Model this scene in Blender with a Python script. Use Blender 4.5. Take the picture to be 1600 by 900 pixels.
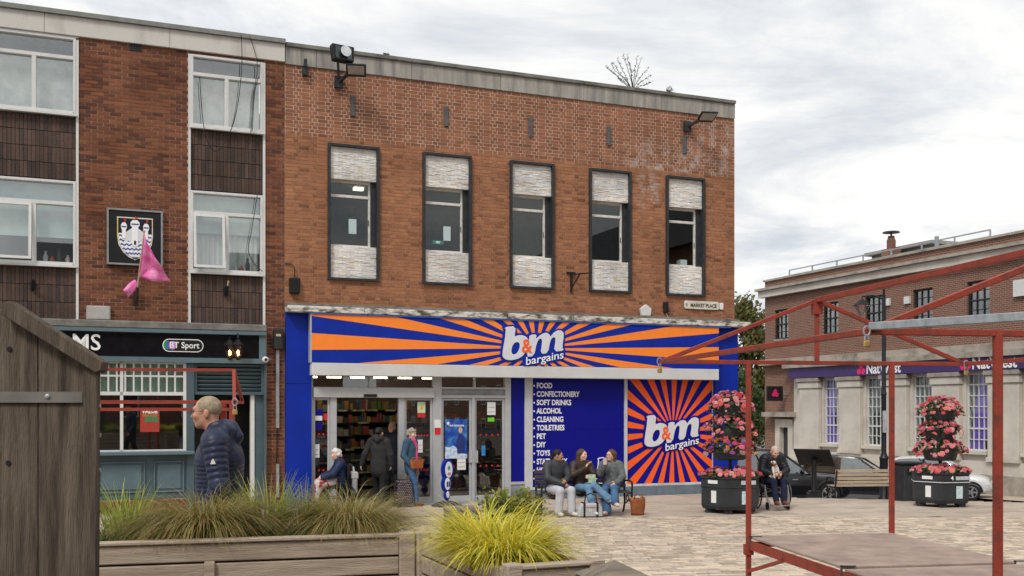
import bpy, bmesh, math, random
import numpy as np
from mathutils import Vector, Matrix, Quaternion
R = math.radians
PI = math.pi
random.seed(7); rng = np.random.default_rng(7)
for o in list(bpy.data.objects): bpy.data.objects.remove(o)
scene = bpy.context.scene
C = scene.collection
# ------------------------------------------------------------------ camera
HC, HOR, F = 2.1, 638.0, 1600.0           # camera height, horizon row and focal length of the 1600 px photograph
cam = bpy.data.cameras.new('camera'); cam_o = bpy.data.objects.new('camera', cam); C.objects.link(cam_o)
cam_o.location = (0, 0, HC); cam_o.rotation_euler = (R(90), 0, 0)
cam.sensor_width = 36; cam.lens = 36; cam.shift_y = (HOR - 450) / 1600
cam.clip_start = 0.1; cam.clip_end = 3000
scene.camera = cam_o
# ------------------------------------------------------------------ world, sun, exposure
SUN_EL, SUN_AZ = 48.0, 205.0               # soft high light from behind the camera, a little to the left
w = bpy.data.worlds.new('World'); scene.world = w; w.use_nodes = True
nt = w.node_tree; nt.nodes.clear()
def wn(t, **k):
    n = nt.nodes.new(t)
    for a, b in k.items(): setattr(n, a, b)
    return n
sky = wn('ShaderNodeTexSky', sky_type='NISHITA', sun_disc=False)
sky.sun_elevation = R(SUN_EL); sky.sun_rotation = R(SUN_AZ); sky.air_density = 1.0; sky.dust_density = 2.0
tc = wn('ShaderNodeTexCoord'); sep = wn('ShaderNodeSeparateXYZ'); nt.links.new(tc.outputs['Generated'], sep.inputs[0])
mxz = wn('ShaderNodeMath', operation='MAXIMUM'); mxz.inputs[1].default_value = 0.0; nt.links.new(sep.outputs['Z'], mxz.inputs[0])
dv = wn('ShaderNodeMath', operation='ADD'); dv.inputs[1].default_value = 0.16; nt.links.new(mxz.outputs[0], dv.inputs[0])
px_ = wn('ShaderNodeMath', operation='DIVIDE'); py_ = wn('ShaderNodeMath', operation='DIVIDE')
nt.links.new(sep.outputs['X'], px_.inputs[0]); nt.links.new(dv.outputs[0], px_.inputs[1])
nt.links.new(sep.outputs['Y'], py_.inputs[0]); nt.links.new(dv.outputs[0], py_.inputs[1])
cb = wn('ShaderNodeCombineXYZ'); nt.links.new(px_.outputs[0], cb.inputs[0]); nt.links.new(py_.outputs[0], cb.inputs[1])
n1 = wn('ShaderNodeTexNoise'); n1.inputs['Scale'].default_value = 1.25; n1.inputs['Detail'].default_value = 9; n1.inputs['Roughness'].default_value = .63; n1.inputs['Distortion'].default_value = .5
nt.links.new(cb.outputs[0], n1.inputs['Vector'])
r1 = wn('ShaderNodeValToRGB'); nt.links.new(n1.outputs[0], r1.inputs[0])
e = r1.color_ramp.elements
e[0].position = .36; e[0].color = (.46, .495, .54, 1); e[1].position = .63; e[1].color = (.83, .81, .77, 1)
m_ = r1.color_ramp.elements.new(.50); m_.color = (.645, .655, .662, 1)
n2 = wn('ShaderNodeTexNoise'); n2.inputs['Scale'].default_value = .45; n2.inputs['Detail'].default_value = 4
nt.links.new(cb.outputs[0], n2.inputs['Vector'])
r2 = wn('ShaderNodeValToRGB'); nt.links.new(n2.outputs[0], r2.inputs[0]); r2.color_ramp.elements[0].position = .25; r2.color_ramp.elements[1].position = .5
r2.color_ramp.elements[0].color = (.88, .88, .88, 1); r2.color_ramp.elements[1].color = (1, 1, 1, 1)
bgc = wn('ShaderNodeBackground'); nt.links.new(r1.outputs[0], bgc.inputs[0]); bgc.inputs[1].default_value = 1.0
bgs = wn('ShaderNodeBackground'); nt.links.new(sky.outputs[0], bgs.inputs[0]); bgs.inputs[1].default_value = .12
mixw = wn('ShaderNodeMixShader'); nt.links.new(r2.outputs[0], mixw.inputs[0]); nt.links.new(bgs.outputs[0], mixw.inputs[1]); nt.links.new(bgc.outputs[0], mixw.inputs[2])
ow = wn('ShaderNodeOutputWorld'); nt.links.new(mixw.outputs[0], ow.inputs[0])
sun = bpy.data.lights.new('sun', 'SUN'); sun.energy = 1.5; sun.angle = R(14); sun.color = (1, .96, .9)
sun_o = bpy.data.objects.new('sun', sun); C.objects.link(sun_o)
az = R(SUN_AZ)                              # direction to the sun: sin(az), cos(az) in plan
sd = Vector((math.sin(az) * math.cos(R(SUN_EL)), math.cos(az) * math.cos(R(SUN_EL)), math.sin(R(SUN_EL))))
sun_o.rotation_euler = sd.to_track_quat('Z', 'Y').to_euler(); sun_o.location = (0, 0, 40)
vs = scene.view_settings; vs.view_transform = 'Standard'; vs.look = 'None'; vs.gamma = 1; vs.exposure = .5; vs.use_curve_mapping = False
scene.render.engine = 'CYCLES'
# ------------------------------------------------------------------ helpers
def at(x, y, Y): return Vector(((x - 800) / F * Y, Y, HC + (HOR - y) / F * Y))
def tag(o, label=None, cat=None, group=None, kind=None):
    if label: o['label'] = label
    if cat: o['category'] = cat
    if group: o['group'] = group
    if kind: o['kind'] = kind
    return o
def empty(name, loc=(0, 0, 0), rz=0, label=None, cat=None, group=None):
    o = bpy.data.objects.new(name, None); C.objects.link(o); o.location = loc; o.rotation_euler = (0, 0, rz)
    o.empty_display_size = .1
    return tag(o, label, cat, group)
def link(name, me, parent=None, loc=(0, 0, 0), rot=(0, 0, 0), kind=None):
    o = bpy.data.objects.new(name, me); C.objects.link(o); o.location = loc; o.rotation_euler = rot
    if parent is not None: o.parent = parent
    if kind: o['kind'] = kind
    return o
def copy_tree(o, parent=None):
    c = o.copy(); C.objects.link(c)
    if parent is not None: c.parent = parent
    for ch in [q for q in bpy.data.objects if q.parent == o]: copy_tree(ch, c)
    return c
def V(*a): return Vector(a)
class MB:
    """collects shapes that become ONE mesh object"""
    def __init__(s): s.v = []; s.f = []; s.m = []; s.mi = 0
    def add(s, vs, fs):
        b = len(s.v); s.v += [tuple(v) for v in vs]
        for f in fs: s.f.append(tuple(i + b for i in f)); s.m.append(s.mi)
        return s
    def box(s, x0, x1, y0, y1, z0, z1, M=None):
        vs = [(x, y, z) for x in (x0, x1) for y in (y0, y1) for z in (z0, z1)]
        if M is not None: vs = [M @ Vector(v) for v in vs]
        return s.add(vs, [(0, 1, 3, 2), (4, 6, 7, 5), (0, 4, 5, 1), (2, 3, 7, 6), (0, 2, 6, 4), (1, 5, 7, 3)])
    def bar(s, a, b, w, h=None, up=(0, 0, 1)):
        a, b = Vector(a), Vector(b); h = h or w; d = (b - a).normalized(); u = Vector(up)
        if abs(d.dot(u)) > .98: u = Vector((1, 0, 0))
        x = d.cross(u).normalized() * w / 2; z = x.cross(d).normalized() * h / 2
        vs = [p + i * x + j * z for p in (a, b) for i, j in ((-1, -1), (1, -1), (1, 1), (-1, 1))]
        return s.add(vs, [(3, 2, 1, 0), (4, 5, 6, 7)] + [(i, (i + 1) % 4, (i + 1) % 4 + 4, i + 4) for i in range(4)])
    def tube(s, pts, r, n=10, cap=True):
        pts = [Vector(p) for p in pts]; rs = r if isinstance(r, (list, tuple)) else [r] * len(pts)
        b = len(s.v); prev = None
        for i, p in enumerate(pts):
            d = (pts[min(i + 1, len(pts) - 1)] - pts[max(i - 1, 0)]).normalized()
            if prev is None:
                u = d.orthogonal().normalized()
            else:
                u = (prev - d * prev.dot(d)); u = u.normalized() if u.length > 1e-6 else d.orthogonal().normalized()
            prev = u; q = d.cross(u)
            for k in range(n):
                a = 2 * PI * k / n; s.v.append(tuple(p + (u * math.cos(a) + q * math.sin(a)) * rs[i]))
        for i in range(len(pts) - 1):
            for k in range(n):
                s.f.append((b + i * n + k, b + i * n + (k + 1) % n, b + (i + 1) * n + (k + 1) % n, b + (i + 1) * n + k)); s.m.append(s.mi)
        if cap:
            s.f.append(tuple(b + k for k in range(n))[::-1]); s.m.append(s.mi)
            s.f.append(tuple(b + (len(pts) - 1) * n + k for k in range(n))); s.m.append(s.mi)
        return s
    def lathe(s, prof, n=20, M=None):
        b = len(s.v)
        for r, z in prof:
            for k in range(n):
                a = 2 * PI * k / n; v = Vector((r * math.cos(a), r * math.sin(a), z))
                s.v.append(tuple(M @ v if M is not None else v))
        for i in range(len(prof) - 1):
            for k in range(n):
                s.f.append((b + i * n + k, b + i * n + (k + 1) % n, b + (i + 1) * n + (k + 1) % n, b + (i + 1) * n + k)); s.m.append(s.mi)
        s.f.append(tuple(b + k for k in range(n))[::-1]); s.m.append(s.mi)
        s.f.append(tuple(b + (len(prof) - 1) * n + k for k in range(n))); s.m.append(s.mi)
        return s
    def prism(s, poly, y0, y1, M=None):
        """polygon in x,z extruded along y"""
        n = len(poly); vs = [Vector((x, y0, z)) for x, z in poly] + [Vector((x, y1, z)) for x, z in poly]
        if M is not None: vs = [M @ v for v in vs]
        return s.add(vs, [tuple(range(n)), tuple(range(2 * n - 1, n - 1, -1))] + [(i, i + n, (i + 1) % n + n, (i + 1) % n) for i in range(n)])
    def grid(s, P):
        """P: rows of points"""
        b = len(s.v); nr, nc = len(P), len(P[0])
        for r in P: s.v += [tuple(p) for p in r]
        for i in range(nr - 1):
            for j in range(nc - 1):
                s.f.append((b + i * nc + j, b + i * nc + j + 1, b + (i + 1) * nc + j + 1, b + (i + 1) * nc + j)); s.m.append(s.mi)
        return s
    def mesh(s, name, mats, smooth=False, bevel=0, fix=True):
        me = bpy.data.meshes.new(name); me.from_pydata(s.v, [], s.f)
        mats = mats if isinstance(mats, (list, tuple)) else [mats]
        for m in mats: me.materials.append(m)
        if len(mats) > 1: me.polygons.foreach_set('material_index', s.m)
        if fix or bevel:
            bm = bmesh.new(); bm.from_mesh(me)
            if fix: bmesh.ops.recalc_face_normals(bm, faces=bm.faces)
            if bevel: bmesh.ops.bevel(bm, geom=[e for e in bm.edges if len(e.link_faces) == 2 and e.calc_face_angle(0) > .6], offset=bevel, segments=1, affect='EDGES')
            bm.to_mesh(me); bm.free()
        if smooth:
            me.polygons.foreach_set('use_smooth', [True] * len(me.polygons))
            if smooth != 'all': me.set_sharp_from_angle(angle=R(38))
        me.update(); return me
    def build(s, name, mats, parent=None, loc=(0, 0, 0), rot=(0, 0, 0), smooth=False, bevel=0, kind=None):
        return link(name, s.mesh(name, mats, smooth, bevel), parent, loc, rot, kind)
# ------------------------------------------------------------------ materials
MATS = {}
def newmat(name):
    m = bpy.data.materials.new(name); m.use_nodes = True; t = m.node_tree; t.nodes.clear()
    out = t.nodes.new('ShaderNodeOutputMaterial'); b = t.nodes.new('ShaderNodeBsdfPrincipled'); t.links.new(b.outputs[0], out.inputs[0])
    return m, t, b, out
def rgb(c): return (c[0], c[1], c[2], 1)
def srgb(r, g, b):
    f = lambda c: ((c / 255 + .055) / 1.055) ** 2.4 if c / 255 > .04045 else c / 255 / 12.92
    return (f(r), f(g), f(b))
def mat(name, col, rough=.6, var=.18, scale=6, bump=.0, bscale=40, metal=0, col2=None, thr=(.35, .7), stretch=(1, 1, 1), coord='Object', spec=.28, rnd=0, coat=0, sub=0, detail=5):
    """two-tone noise material: col varies by var, or fades to col2 where the noise is high"""
    if name in MATS: return MATS[name]
    m, t, b, out = newmat(name); N = t.nodes.new; L = t.links.new
    tc = N('ShaderNodeTexCoord'); mp = N('ShaderNodeMapping'); L(tc.outputs[coord], mp.inputs[0]); mp.inputs['Scale'].default_value = stretch
    nz = N('ShaderNodeTexNoise'); nz.inputs['Scale'].default_value = scale; nz.inputs['Detail'].default_value = detail; nz.inputs['Roughness'].default_value = .6
    L(mp.outputs[0], nz.inputs['Vector'])
    rp = N('ShaderNodeValToRGB'); L(nz.outputs[0], rp.inputs[0]); E = rp.color_ramp.elements
    E[0].position, E[1].position = thr
    if col2 is None:
        E[0].color = rgb([c * (1 - var) for c in col]); E[1].color = rgb([min(1, c * (1 + var)) for c in col])
    else:
        E[0].color = rgb(col); E[1].color = rgb(col2)
    last = rp.outputs[0]
    if rnd:
        oi = N('ShaderNodeObjectInfo'); ge = N('ShaderNodeNewGeometry'); ad = N('ShaderNodeMath'); ad.operation = 'ADD'
        L(oi.outputs['Random'], ad.inputs[0]); L(ge.outputs['Random Per Island'], ad.inputs[1])
        fr = N('ShaderNodeMath'); fr.operation = 'FRACT'; L(ad.outputs[0], fr.inputs[0])
        mr = N('ShaderNodeMapRange'); L(fr.outputs[0], mr.inputs[0]); mr.inputs['To Min'].default_value = 1 - rnd; mr.inputs['To Max'].default_value = 1 + rnd * .7
        mu = N('ShaderNodeMix'); mu.data_type = 'RGBA'; mu.blend_type = 'MULTIPLY'; mu.inputs[0].default_value = 1
        L(last, mu.inputs[6]); L(mr.outputs[0], mu.inputs[7]); last = mu.outputs[2]
    L(last, b.inputs['Base Color'])
    b.inputs['Roughness'].default_value = rough; b.inputs['Metallic'].default_value = metal; b.inputs['Specular IOR Level'].default_value = spec
    b.inputs['Coat Weight'].default_value = coat; b.inputs['Coat Roughness'].default_value = .08
    if sub: b.inputs['Subsurface Weight'].default_value = sub; b.inputs['Subsurface Radius'].default_value = (.02, .008, .004)
    if bump:
        bz = N('ShaderNodeTexNoise'); bz.inputs['Scale'].default_value = bscale; bz.inputs['Detail'].default_value = 4; L(mp.outputs[0], bz.inputs['Vector'])
        bp = N('ShaderNodeBump'); bp.inputs['Strength'].default_value = bump; bp.inputs['Distance'].default_value = .02
        L(bz.outputs[0], bp.inputs['Height']); L(bp.outputs[0], b.inputs['Normal'])
    MATS[name] = m; return m
def glassmat(name, tint=(.9, .95, .95), refl=.0, rough=.01):
    if name in MATS: return MATS[name]
    m, t, b, out = newmat(name); N = t.nodes.new; L = t.links.new; t.nodes.remove(b)
    tr = N('ShaderNodeBsdfTransparent'); tr.inputs[0].default_value = rgb(tint)
    gl = N('ShaderNodeBsdfGlossy'); gl.inputs['Roughness'].default_value = rough; gl.inputs[0].default_value = (1, 1, 1, 1)
    fr = N('ShaderNodeFresnel'); gb = N('ShaderNodeNewGeometry'); ir = N('ShaderNodeMapRange'); L(gb.outputs['Backfacing'], ir.inputs[0]); ir.inputs['To Min'].default_value = 1.5; ir.inputs['To Max'].default_value = 1 / 1.5; L(ir.outputs[0], fr.inputs[0])
    ad = N('ShaderNodeMath'); ad.operation = 'ADD'; ad.use_clamp = True; L(fr.outputs[0], ad.inputs[0]); ad.inputs[1].default_value = refl
    mx = N('ShaderNodeMixShader'); L(ad.outputs[0], mx.inputs[0]); L(tr.outputs[0], mx.inputs[1]); L(gl.outputs[0], mx.inputs[2]); L(mx.outputs[0], out.inputs[0])
    MATS[name] = m; return m
def emit(name, col, st):
    if name in MATS: return MATS[name]
    m, t, b, out = newmat(name); b.inputs['Base Color'].default_value = rgb(col); b.inputs['Emission Color'].default_value = rgb(col); b.inputs['Emission Strength'].default_value = st
    MATS[name] = m; return m
def flat(name, col, rough=.5, **k): return mat(name, col, rough, var=.06, **k)
# ------------------------------------------------------------------ lettering as thin meshes
FONT_CACHE = {}
def text_mesh(body, size=1.0, mat_=None, extrude=.002, offset=0.0, shear=0.0, align='LEFT', sx=1.0, name='lettering'):
    cu = bpy.data.curves.new('t', 'FONT'); cu.body = body; cu.size = size; cu.extrude = extrude; cu.offset = offset; cu.shear = shear
    cu.align_x = align; cu.align_y = 'CENTER'; cu.resolution_u = 3
    o = bpy.data.objects.new('t', cu); C.objects.link(o)
    dg = bpy.context.evaluated_depsgraph_get(); me = bpy.data.meshes.new_from_object(o.evaluated_get(dg))
    bpy.data.objects.remove(o); bpy.data.curves.remove(cu)
    me.name = name
    me.transform(Matrix.Rotation(R(90), 4, 'X') @ Matrix.Diagonal((sx, 1, 1, 1)))   # now in x,z facing -y
    me.materials.clear(); me.materials.append(mat_)
    return me
def text(name, body, size, mat_, parent, x, y, z, width=None, rot=0, **k):
    me = text_mesh(body, size, mat_, name=name, **k)
    if width:
        xs = [v.co.x for v in me.vertices]; w0 = max(xs) - min(xs)
        me.transform(Matrix.Diagonal((width / w0, 1, 1, 1)))
    return link(name, me, parent, (x, y, z), (0, rot, 0))
# ------------------------------------------------------------------ the two street frames
TH = math.atan2(.369, .930)                # the shop fronts run this way; the bank front is square to them
U = Vector((math.cos(TH), math.sin(TH), 0)); NV = Vector((-math.sin(TH), math.cos(TH), 0))
A0 = Vector((-4.765, 21.5, 0)); STORE_W = 11.11
def ray_plane(px, py, P, n):
    d = Vector(((px - 800) / F, 1, (HOR - py) / F)); o = Vector((0, 0, HC)); t = (P - o).dot(n) / d.dot(n); return o + d * t
def fac(px, py, v=0):
    """pixel -> (u, height) on the shop front plane set v metres in front of the wall"""
    q = ray_plane(px, py, A0 - NV * v, NV) - A0; return q.dot(U), q.z
B0 = Vector((.247 * 52, 52, 0)); BU = Vector((math.sin(TH), -math.cos(TH), 0)); BN = U.copy()
def bank(px, py, v=0):
    q = ray_plane(px, py, B0 - BN * v, BN) - B0; return q.dot(BU), q.z
def interp(x, tab):
    if x <= tab[0][0]: return tab[0][1]
    for (a, b), (c, d) in zip(tab, tab[1:]):
        if x <= c: return b + (d - b) * (x - a) / (c - a)
    return tab[-1][1]
GT = [(-40, .55), (0, .5), (5, .4), (12, .2), (16, .09), (20, 0), (22.6, 0), (25.2, -.1), (27.2, -.34), (33, -.85), (38, -1.03), (44, -1.2), (60, -1.45), (120, -2), (900, -2.5)]
def g(X, Y):
    q = Y + max(-.6, .25 * (X - 7)) if Y > 21 and X > 0 else Y
    if X < 5.6 and Y > 22: q = min(q, 22.6 + max(0, (Y - 27)) * .6)
    return interp(q, GT)
def on_ground(x, py_guess): return x
# ================================================================== materials of the place
def brickmat(name, cols, root_getter=None, eff=False, soot=None):
    if name in MATS: return MATS[name]
    m, t, b, out = newmat(name); N = t.nodes.new; L = t.links.new
    oi = N('ShaderNodeObjectInfo'); ge = N('ShaderNodeNewGeometry'); ad = N('ShaderNodeMath'); ad.operation = 'ADD'
    L(oi.outputs['Random'], ad.inputs[0]); L(ge.outputs['Random Per Island'], ad.inputs[1])
    fr = N('ShaderNodeMath'); fr.operation = 'FRACT'; L(ad.outputs[0], fr.inputs[0])
    rp = N('ShaderNodeValToRGB'); L(fr.outputs[0], rp.inputs[0]); rp.color_ramp.interpolation = 'LINEAR'
    E = rp.color_ramp.elements
    while len(E) > 1: E.remove(E[-1])
    E[0].position = 0; E[0].color = rgb(cols[0])
    for i, c in enumerate(cols[1:]): q = E.new((i + 1) / (len(cols) - 1)); q.color = rgb(c)
    nz = N('ShaderNodeTexNoise'); nz.inputs['Scale'].default_value = 1.1; nz.inputs['Detail'].default_value = 7; nz.inputs['Roughness'].default_value = .65
    L(ge.outputs['Position'], nz.inputs['Vector'])
    mr = N('ShaderNodeMapRange'); L(nz.outputs[0], mr.inputs[0]); mr.inputs['From Min'].default_value = .3; mr.inputs['From Max'].default_value = .7; mr.inputs['To Min'].default_value = .72; mr.inputs['To Max'].default_value = 1.22
    mu = N('ShaderNodeMix'); mu.data_type = 'RGBA'; mu.blend_type = 'MULTIPLY'; mu.inputs[0].default_value = 1; L(rp.outputs[0], mu.inputs[6]); L(mr.outputs[0], mu.inputs[7])
    n3 = N('ShaderNodeTexNoise'); n3.inputs['Scale'].default_value = 26; n3.inputs['Detail'].default_value = 3; L(ge.outputs['Position'], n3.inputs['Vector'])
    m3 = N('ShaderNodeMapRange'); L(n3.outputs[0], m3.inputs[0]); m3.inputs['To Min'].default_value = .75; m3.inputs['To Max'].default_value = 1.25
    mu3 = N('ShaderNodeMix'); mu3.data_type = 'RGBA'; mu3.blend_type = 'MULTIPLY'; mu3.inputs[0].default_value = 1; L(mu.outputs[2], mu3.inputs[6]); L(m3.outputs[0], mu3.inputs[7]); last = mu3.outputs[2]
    if eff:      # lime bloom round a damp patch of the wall, given in wall coordinates (u, height)
        sp = N('ShaderNodeVectorMath'); sp.operation = 'SUBTRACT'; L(ge.outputs['Position'], sp.inputs[0]); sp.inputs[1].default_value = A0
        du = N('ShaderNodeVectorMath'); du.operation = 'DOT_PRODUCT'; L(sp.outputs[0], du.inputs[0]); du.inputs[1].default_value = U
        sz = N('ShaderNodeSeparateXYZ'); L(sp.outputs[0], sz.inputs[0])
        tot = None
        for (uc, wc, ru, rw) in eff:
            terms = []
            for sock, c_, r_ in ((du.outputs['Value'], uc, ru), (sz.outputs['Z'], wc, rw)):
                a = N('ShaderNodeMath'); a.operation = 'SUBTRACT'; L(sock, a.inputs[0]); a.inputs[1].default_value = c_
                d = N('ShaderNodeMath'); d.operation = 'DIVIDE'; L(a.outputs[0], d.inputs[0]); d.inputs[1].default_value = r_
                p = N('ShaderNodeMath'); p.operation = 'POWER'; L(d.outputs[0], p.inputs[0]); p.inputs[1].default_value = 2; terms.append(p)
            s = N('ShaderNodeMath'); s.operation = 'ADD'; L(terms[0].outputs[0], s.inputs[0]); L(terms[1].outputs[0], s.inputs[1])
            iv = N('ShaderNodeMath'); iv.operation = 'SUBTRACT'; iv.use_clamp = True; iv.inputs[0].default_value = 1; L(s.outputs[0], iv.inputs[1])
            if tot is None: tot = iv
            else:
                mm = N('ShaderNodeMath'); mm.operation = 'MAXIMUM'; L(tot.outputs[0], mm.inputs[0]); L(iv.outputs[0], mm.inputs[1]); tot = mm
        n4 = N('ShaderNodeTexNoise'); n4.inputs['Scale'].default_value = 4.5; n4.inputs['Detail'].default_value = 6; n4.inputs['Roughness'].default_value = .7; L(ge.outputs['Position'], n4.inputs['Vector'])
        m4 = N('ShaderNodeMapRange'); L(n4.outputs[0], m4.inputs[0]); m4.inputs['From Min'].default_value = .48; m4.inputs['From Max'].default_value = .62
        ml = N('ShaderNodeMath'); ml.operation = 'MULTIPLY'; ml.use_clamp = True; L(tot.outputs[0], ml.inputs[0]); L(m4.outputs[0], ml.inputs[1])
        mx = N('ShaderNodeMix'); mx.data_type = 'RGBA'; L(ml.outputs[0], mx.inputs[0]); L(last, mx.inputs[6]); mx.inputs[7].default_value = (.45, .39, .35, 1); last = mx.outputs[2]
    L(last, b.inputs['Base Color']); b.inputs['Roughness'].default_value = .88; b.inputs['Specular IOR Level'].default_value = .2
    bp = N('ShaderNodeBump'); bp.inputs['Strength'].default_value = .5; bp.inputs['Distance'].default_value = .01; L(n3.outputs[0], bp.inputs['Height']); L(bp.outputs[0], b.inputs['Normal'])
    MATS[name] = m; return m
concrete = mat('concrete', (.40, .375, .335), .9, col2=(.17, .165, .16), scale=1.8, thr=(.38, .74), bump=.3, stretch=(4, 4, .5), detail=10)
concrete_pale = mat('pale_concrete', (.60, .58, .54), .9, col2=(.40, .36, .31), scale=1.2, thr=(.5, .78), bump=.3, stretch=(2, 2, .6), detail=8)
ledge_paint = mat('flaking_white_paint', (.70, .67, .61), .8, col2=(.10, .08, .06), scale=5, thr=(.43, .60), bump=.4, stretch=(.8, 1, 2.2), detail=10)
dark_frame = mat('charcoal_frame', (.035, .037, .042), .5, var=.25, scale=8)
white_frame = mat('old_white_frame', (.68, .66, .62), .5, col2=(.45, .42, .38), thr=(.5, .8), scale=9)
glass = glassmat('window_glass'); glass_dark = glassmat('tinted_window_glass', (.55, .6, .6), .10)
shop_glass = glassmat('shop_glass', (.86, .9, .9), .05)
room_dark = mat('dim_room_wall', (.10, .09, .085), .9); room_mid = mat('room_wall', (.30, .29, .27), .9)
alu = mat('grey_aluminium', (.50, .51, .53), .4, var=.06, metal=.25)
alu_dark = mat('dull_aluminium', (.30, .31, .33), .5, var=.06, metal=.2)
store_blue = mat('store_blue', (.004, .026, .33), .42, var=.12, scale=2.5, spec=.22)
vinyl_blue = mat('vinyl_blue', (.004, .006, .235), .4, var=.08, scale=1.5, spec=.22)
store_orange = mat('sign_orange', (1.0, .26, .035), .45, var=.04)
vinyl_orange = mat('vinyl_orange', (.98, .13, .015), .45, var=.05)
sign_white = mat('sign_white', (.88, .88, .88), .45, var=.04); sign_grey = mat('sign_pale_grey', (.70, .71, .74), .45, var=.04)
beam_white = mat('shutter_box_white', (.62, .62, .61), .5, var=.06, scale=2)
paper = mat('paper', (.78, .78, .77), .7, var=.04); black = mat('matt_black', (.012, .012, .013), .55, var=.2)
black_gloss = mat('black_plastic', (.015, .015, .017), .3, var=.2)
galv = mat('galvanised_steel', (.38, .40, .42), .45, metal=.5, var=.2, scale=20)
red_print = mat('red_print', (.62, .03, .03), .5, var=.1)
sky_print = mat('pale_blue_print', (.35, .62, .80), .5, var=.1)
# ================================================================== brick laying
def lay(zones, holes, L_=.212, Hh=.061, J=.015, bond='flemish', jit=.0015):
    """list of (u0,u1,w0,w1) bricks filling the zones, cut round the holes"""
    out = []
    for (u0, u1, w0, w1) in zones:
        n = max(1, round((w1 - w0) / (Hh + J))); ch = (w1 - w0) / n
        for r in range(n):
            wa = w0 + r * ch + J / 2; wb = w0 + (r + 1) * ch - J / 2; wm = (wa + wb) / 2
            spans = [(u0, u1)]
            for (a, b, c, d) in holes:
                if c < wm < d:
                    ns = []
                    for (p, q) in spans:
                        if b <= p or a >= q: ns.append((p, q)); continue
                        if a > p: ns.append((p, a))
                        if b < q: ns.append((b, q))
                    spans = ns
            H2 = (L_ - J) / 2
            x = u0 - (0 if r % 2 == 0 else (L_ + J) * (.5 if bond == 'stretcher' else .75)) ; k = r % 2
            while x < u1:
                ln = L_ if bond == 'stretcher' or k % 2 == 0 else H2
                a, b = x + J / 2, x + J / 2 + ln
                for (p, q) in spans:
                    aa, bb = max(a, p + .003), min(b, q - .003)
                    if bb - aa > .012: out.append((aa, bb, wa, wb))
                x += ln + J; k += 1
    return out
def bricks(root, blist, m, depth=.03, proud=.0, nind=300, origin=None, name='brick', rest='brickwork'):
    """the 300 nearest bricks one by one (shared meshes), the rest joined into one part"""
    M0 = root.matrix_basis if root.parent is None else root.parent.matrix_basis @ root.matrix_basis
    cam_l = M0.inverted() @ Vector((0, 0, HC))
    cen = np.array([((a + b) / 2, (c + d) / 2) for a, b, c, d in blist])
    dist = np.hypot(np.hypot(cen[:, 0] - cam_l.x, cen[:, 1] - cam_l.z), cam_l.y)
    order = np.argsort(dist); ind = set(order[:nind].tolist()); shared = {}
    rest_mb = MB()
    for i, (a, b, c, d) in enumerate(blist):
        p = proud + random.uniform(0, .004); y0 = -p
        if i in ind:
            key = (round(b - a, 2), round(d - c, 3))
            if key not in shared:
                q = MB().box(-(b - a) / 2, (b - a) / 2, 0, depth, -(d - c) / 2, (d - c) / 2); shared[key] = q.mesh('brick', m)
            link(name, shared[key], root, ((a + b) / 2, y0, (c + d) / 2))
        else:
            vs = [(a, y0, c), (b, y0, c), (b, y0, d), (a, y0, d), (a, depth, c), (b, depth, c), (b, depth, d), (a, depth, d)]
            rest_mb.add(vs, [(0, 1, 2, 3), (0, 4, 5, 1), (1, 5, 6, 2), (2, 6, 7, 3), (3, 7, 4, 0)])
    if rest_mb.v: rest_mb.build(rest, m, root, kind='stuff')
# ================================================================== ground
setting_stone = mat('sandstone_sett', (.47, .37, .27), .85, col2=(.36, .31, .27), scale=1.3, bump=.5, bscale=30, coord='Object', rnd=.28)
sett_shared = mat('sandstone_sett_b', (.60, .485, .37), .85, col2=(.46, .39, .32), scale=2, bump=.5, bscale=30, rnd=.36)
flag_stone = mat('flagstone', (.50, .41, .325), .85, col2=(.39, .33, .275), scale=1.5, bump=.4, bscale=30, rnd=.16)
bed = mat('paving_joint_sand', (.17, .14, .11), .95, col2=(.10, .085, .07), scale=3)
asphalt = mat('asphalt', (.07, .07, .072), .9, var=.3, scale=14, bump=.5, bscale=120)
kerbm = mat('kerb_stone', (.42, .40, .37), .85, var=.2, bump=.3)
def sheet(name, xs, ys, zf, m, label=None):
    mb = MB(); mb.grid([[(x, y, zf(x, y)) for x in xs] for y in ys])
    o = mb.build(name, m); o['kind'] = 'structure'; return o
axx = [-900, -300, -120, -60, -35] + [i * 1.0 for i in range(-24, 45)] + [60, 100, 200, 400, 900]
ayy = [-60, -20, -5] + [i * 1.0 for i in range(0, 60)] + [70, 90, 120, 200, 400, 900, 1600]
sheet('ground', axx, ayy, lambda x, y: g(x, y) - .16, asphalt)
KY = 27.9
plaza_y = sorted(set([i * .5 for i in range(-8, 56)] + [KY]))
plaza = sheet('market_square', [i * .5 for i in range(-30, 71)], plaza_y, lambda x, y: g(x, y) - .013, bed)
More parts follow.
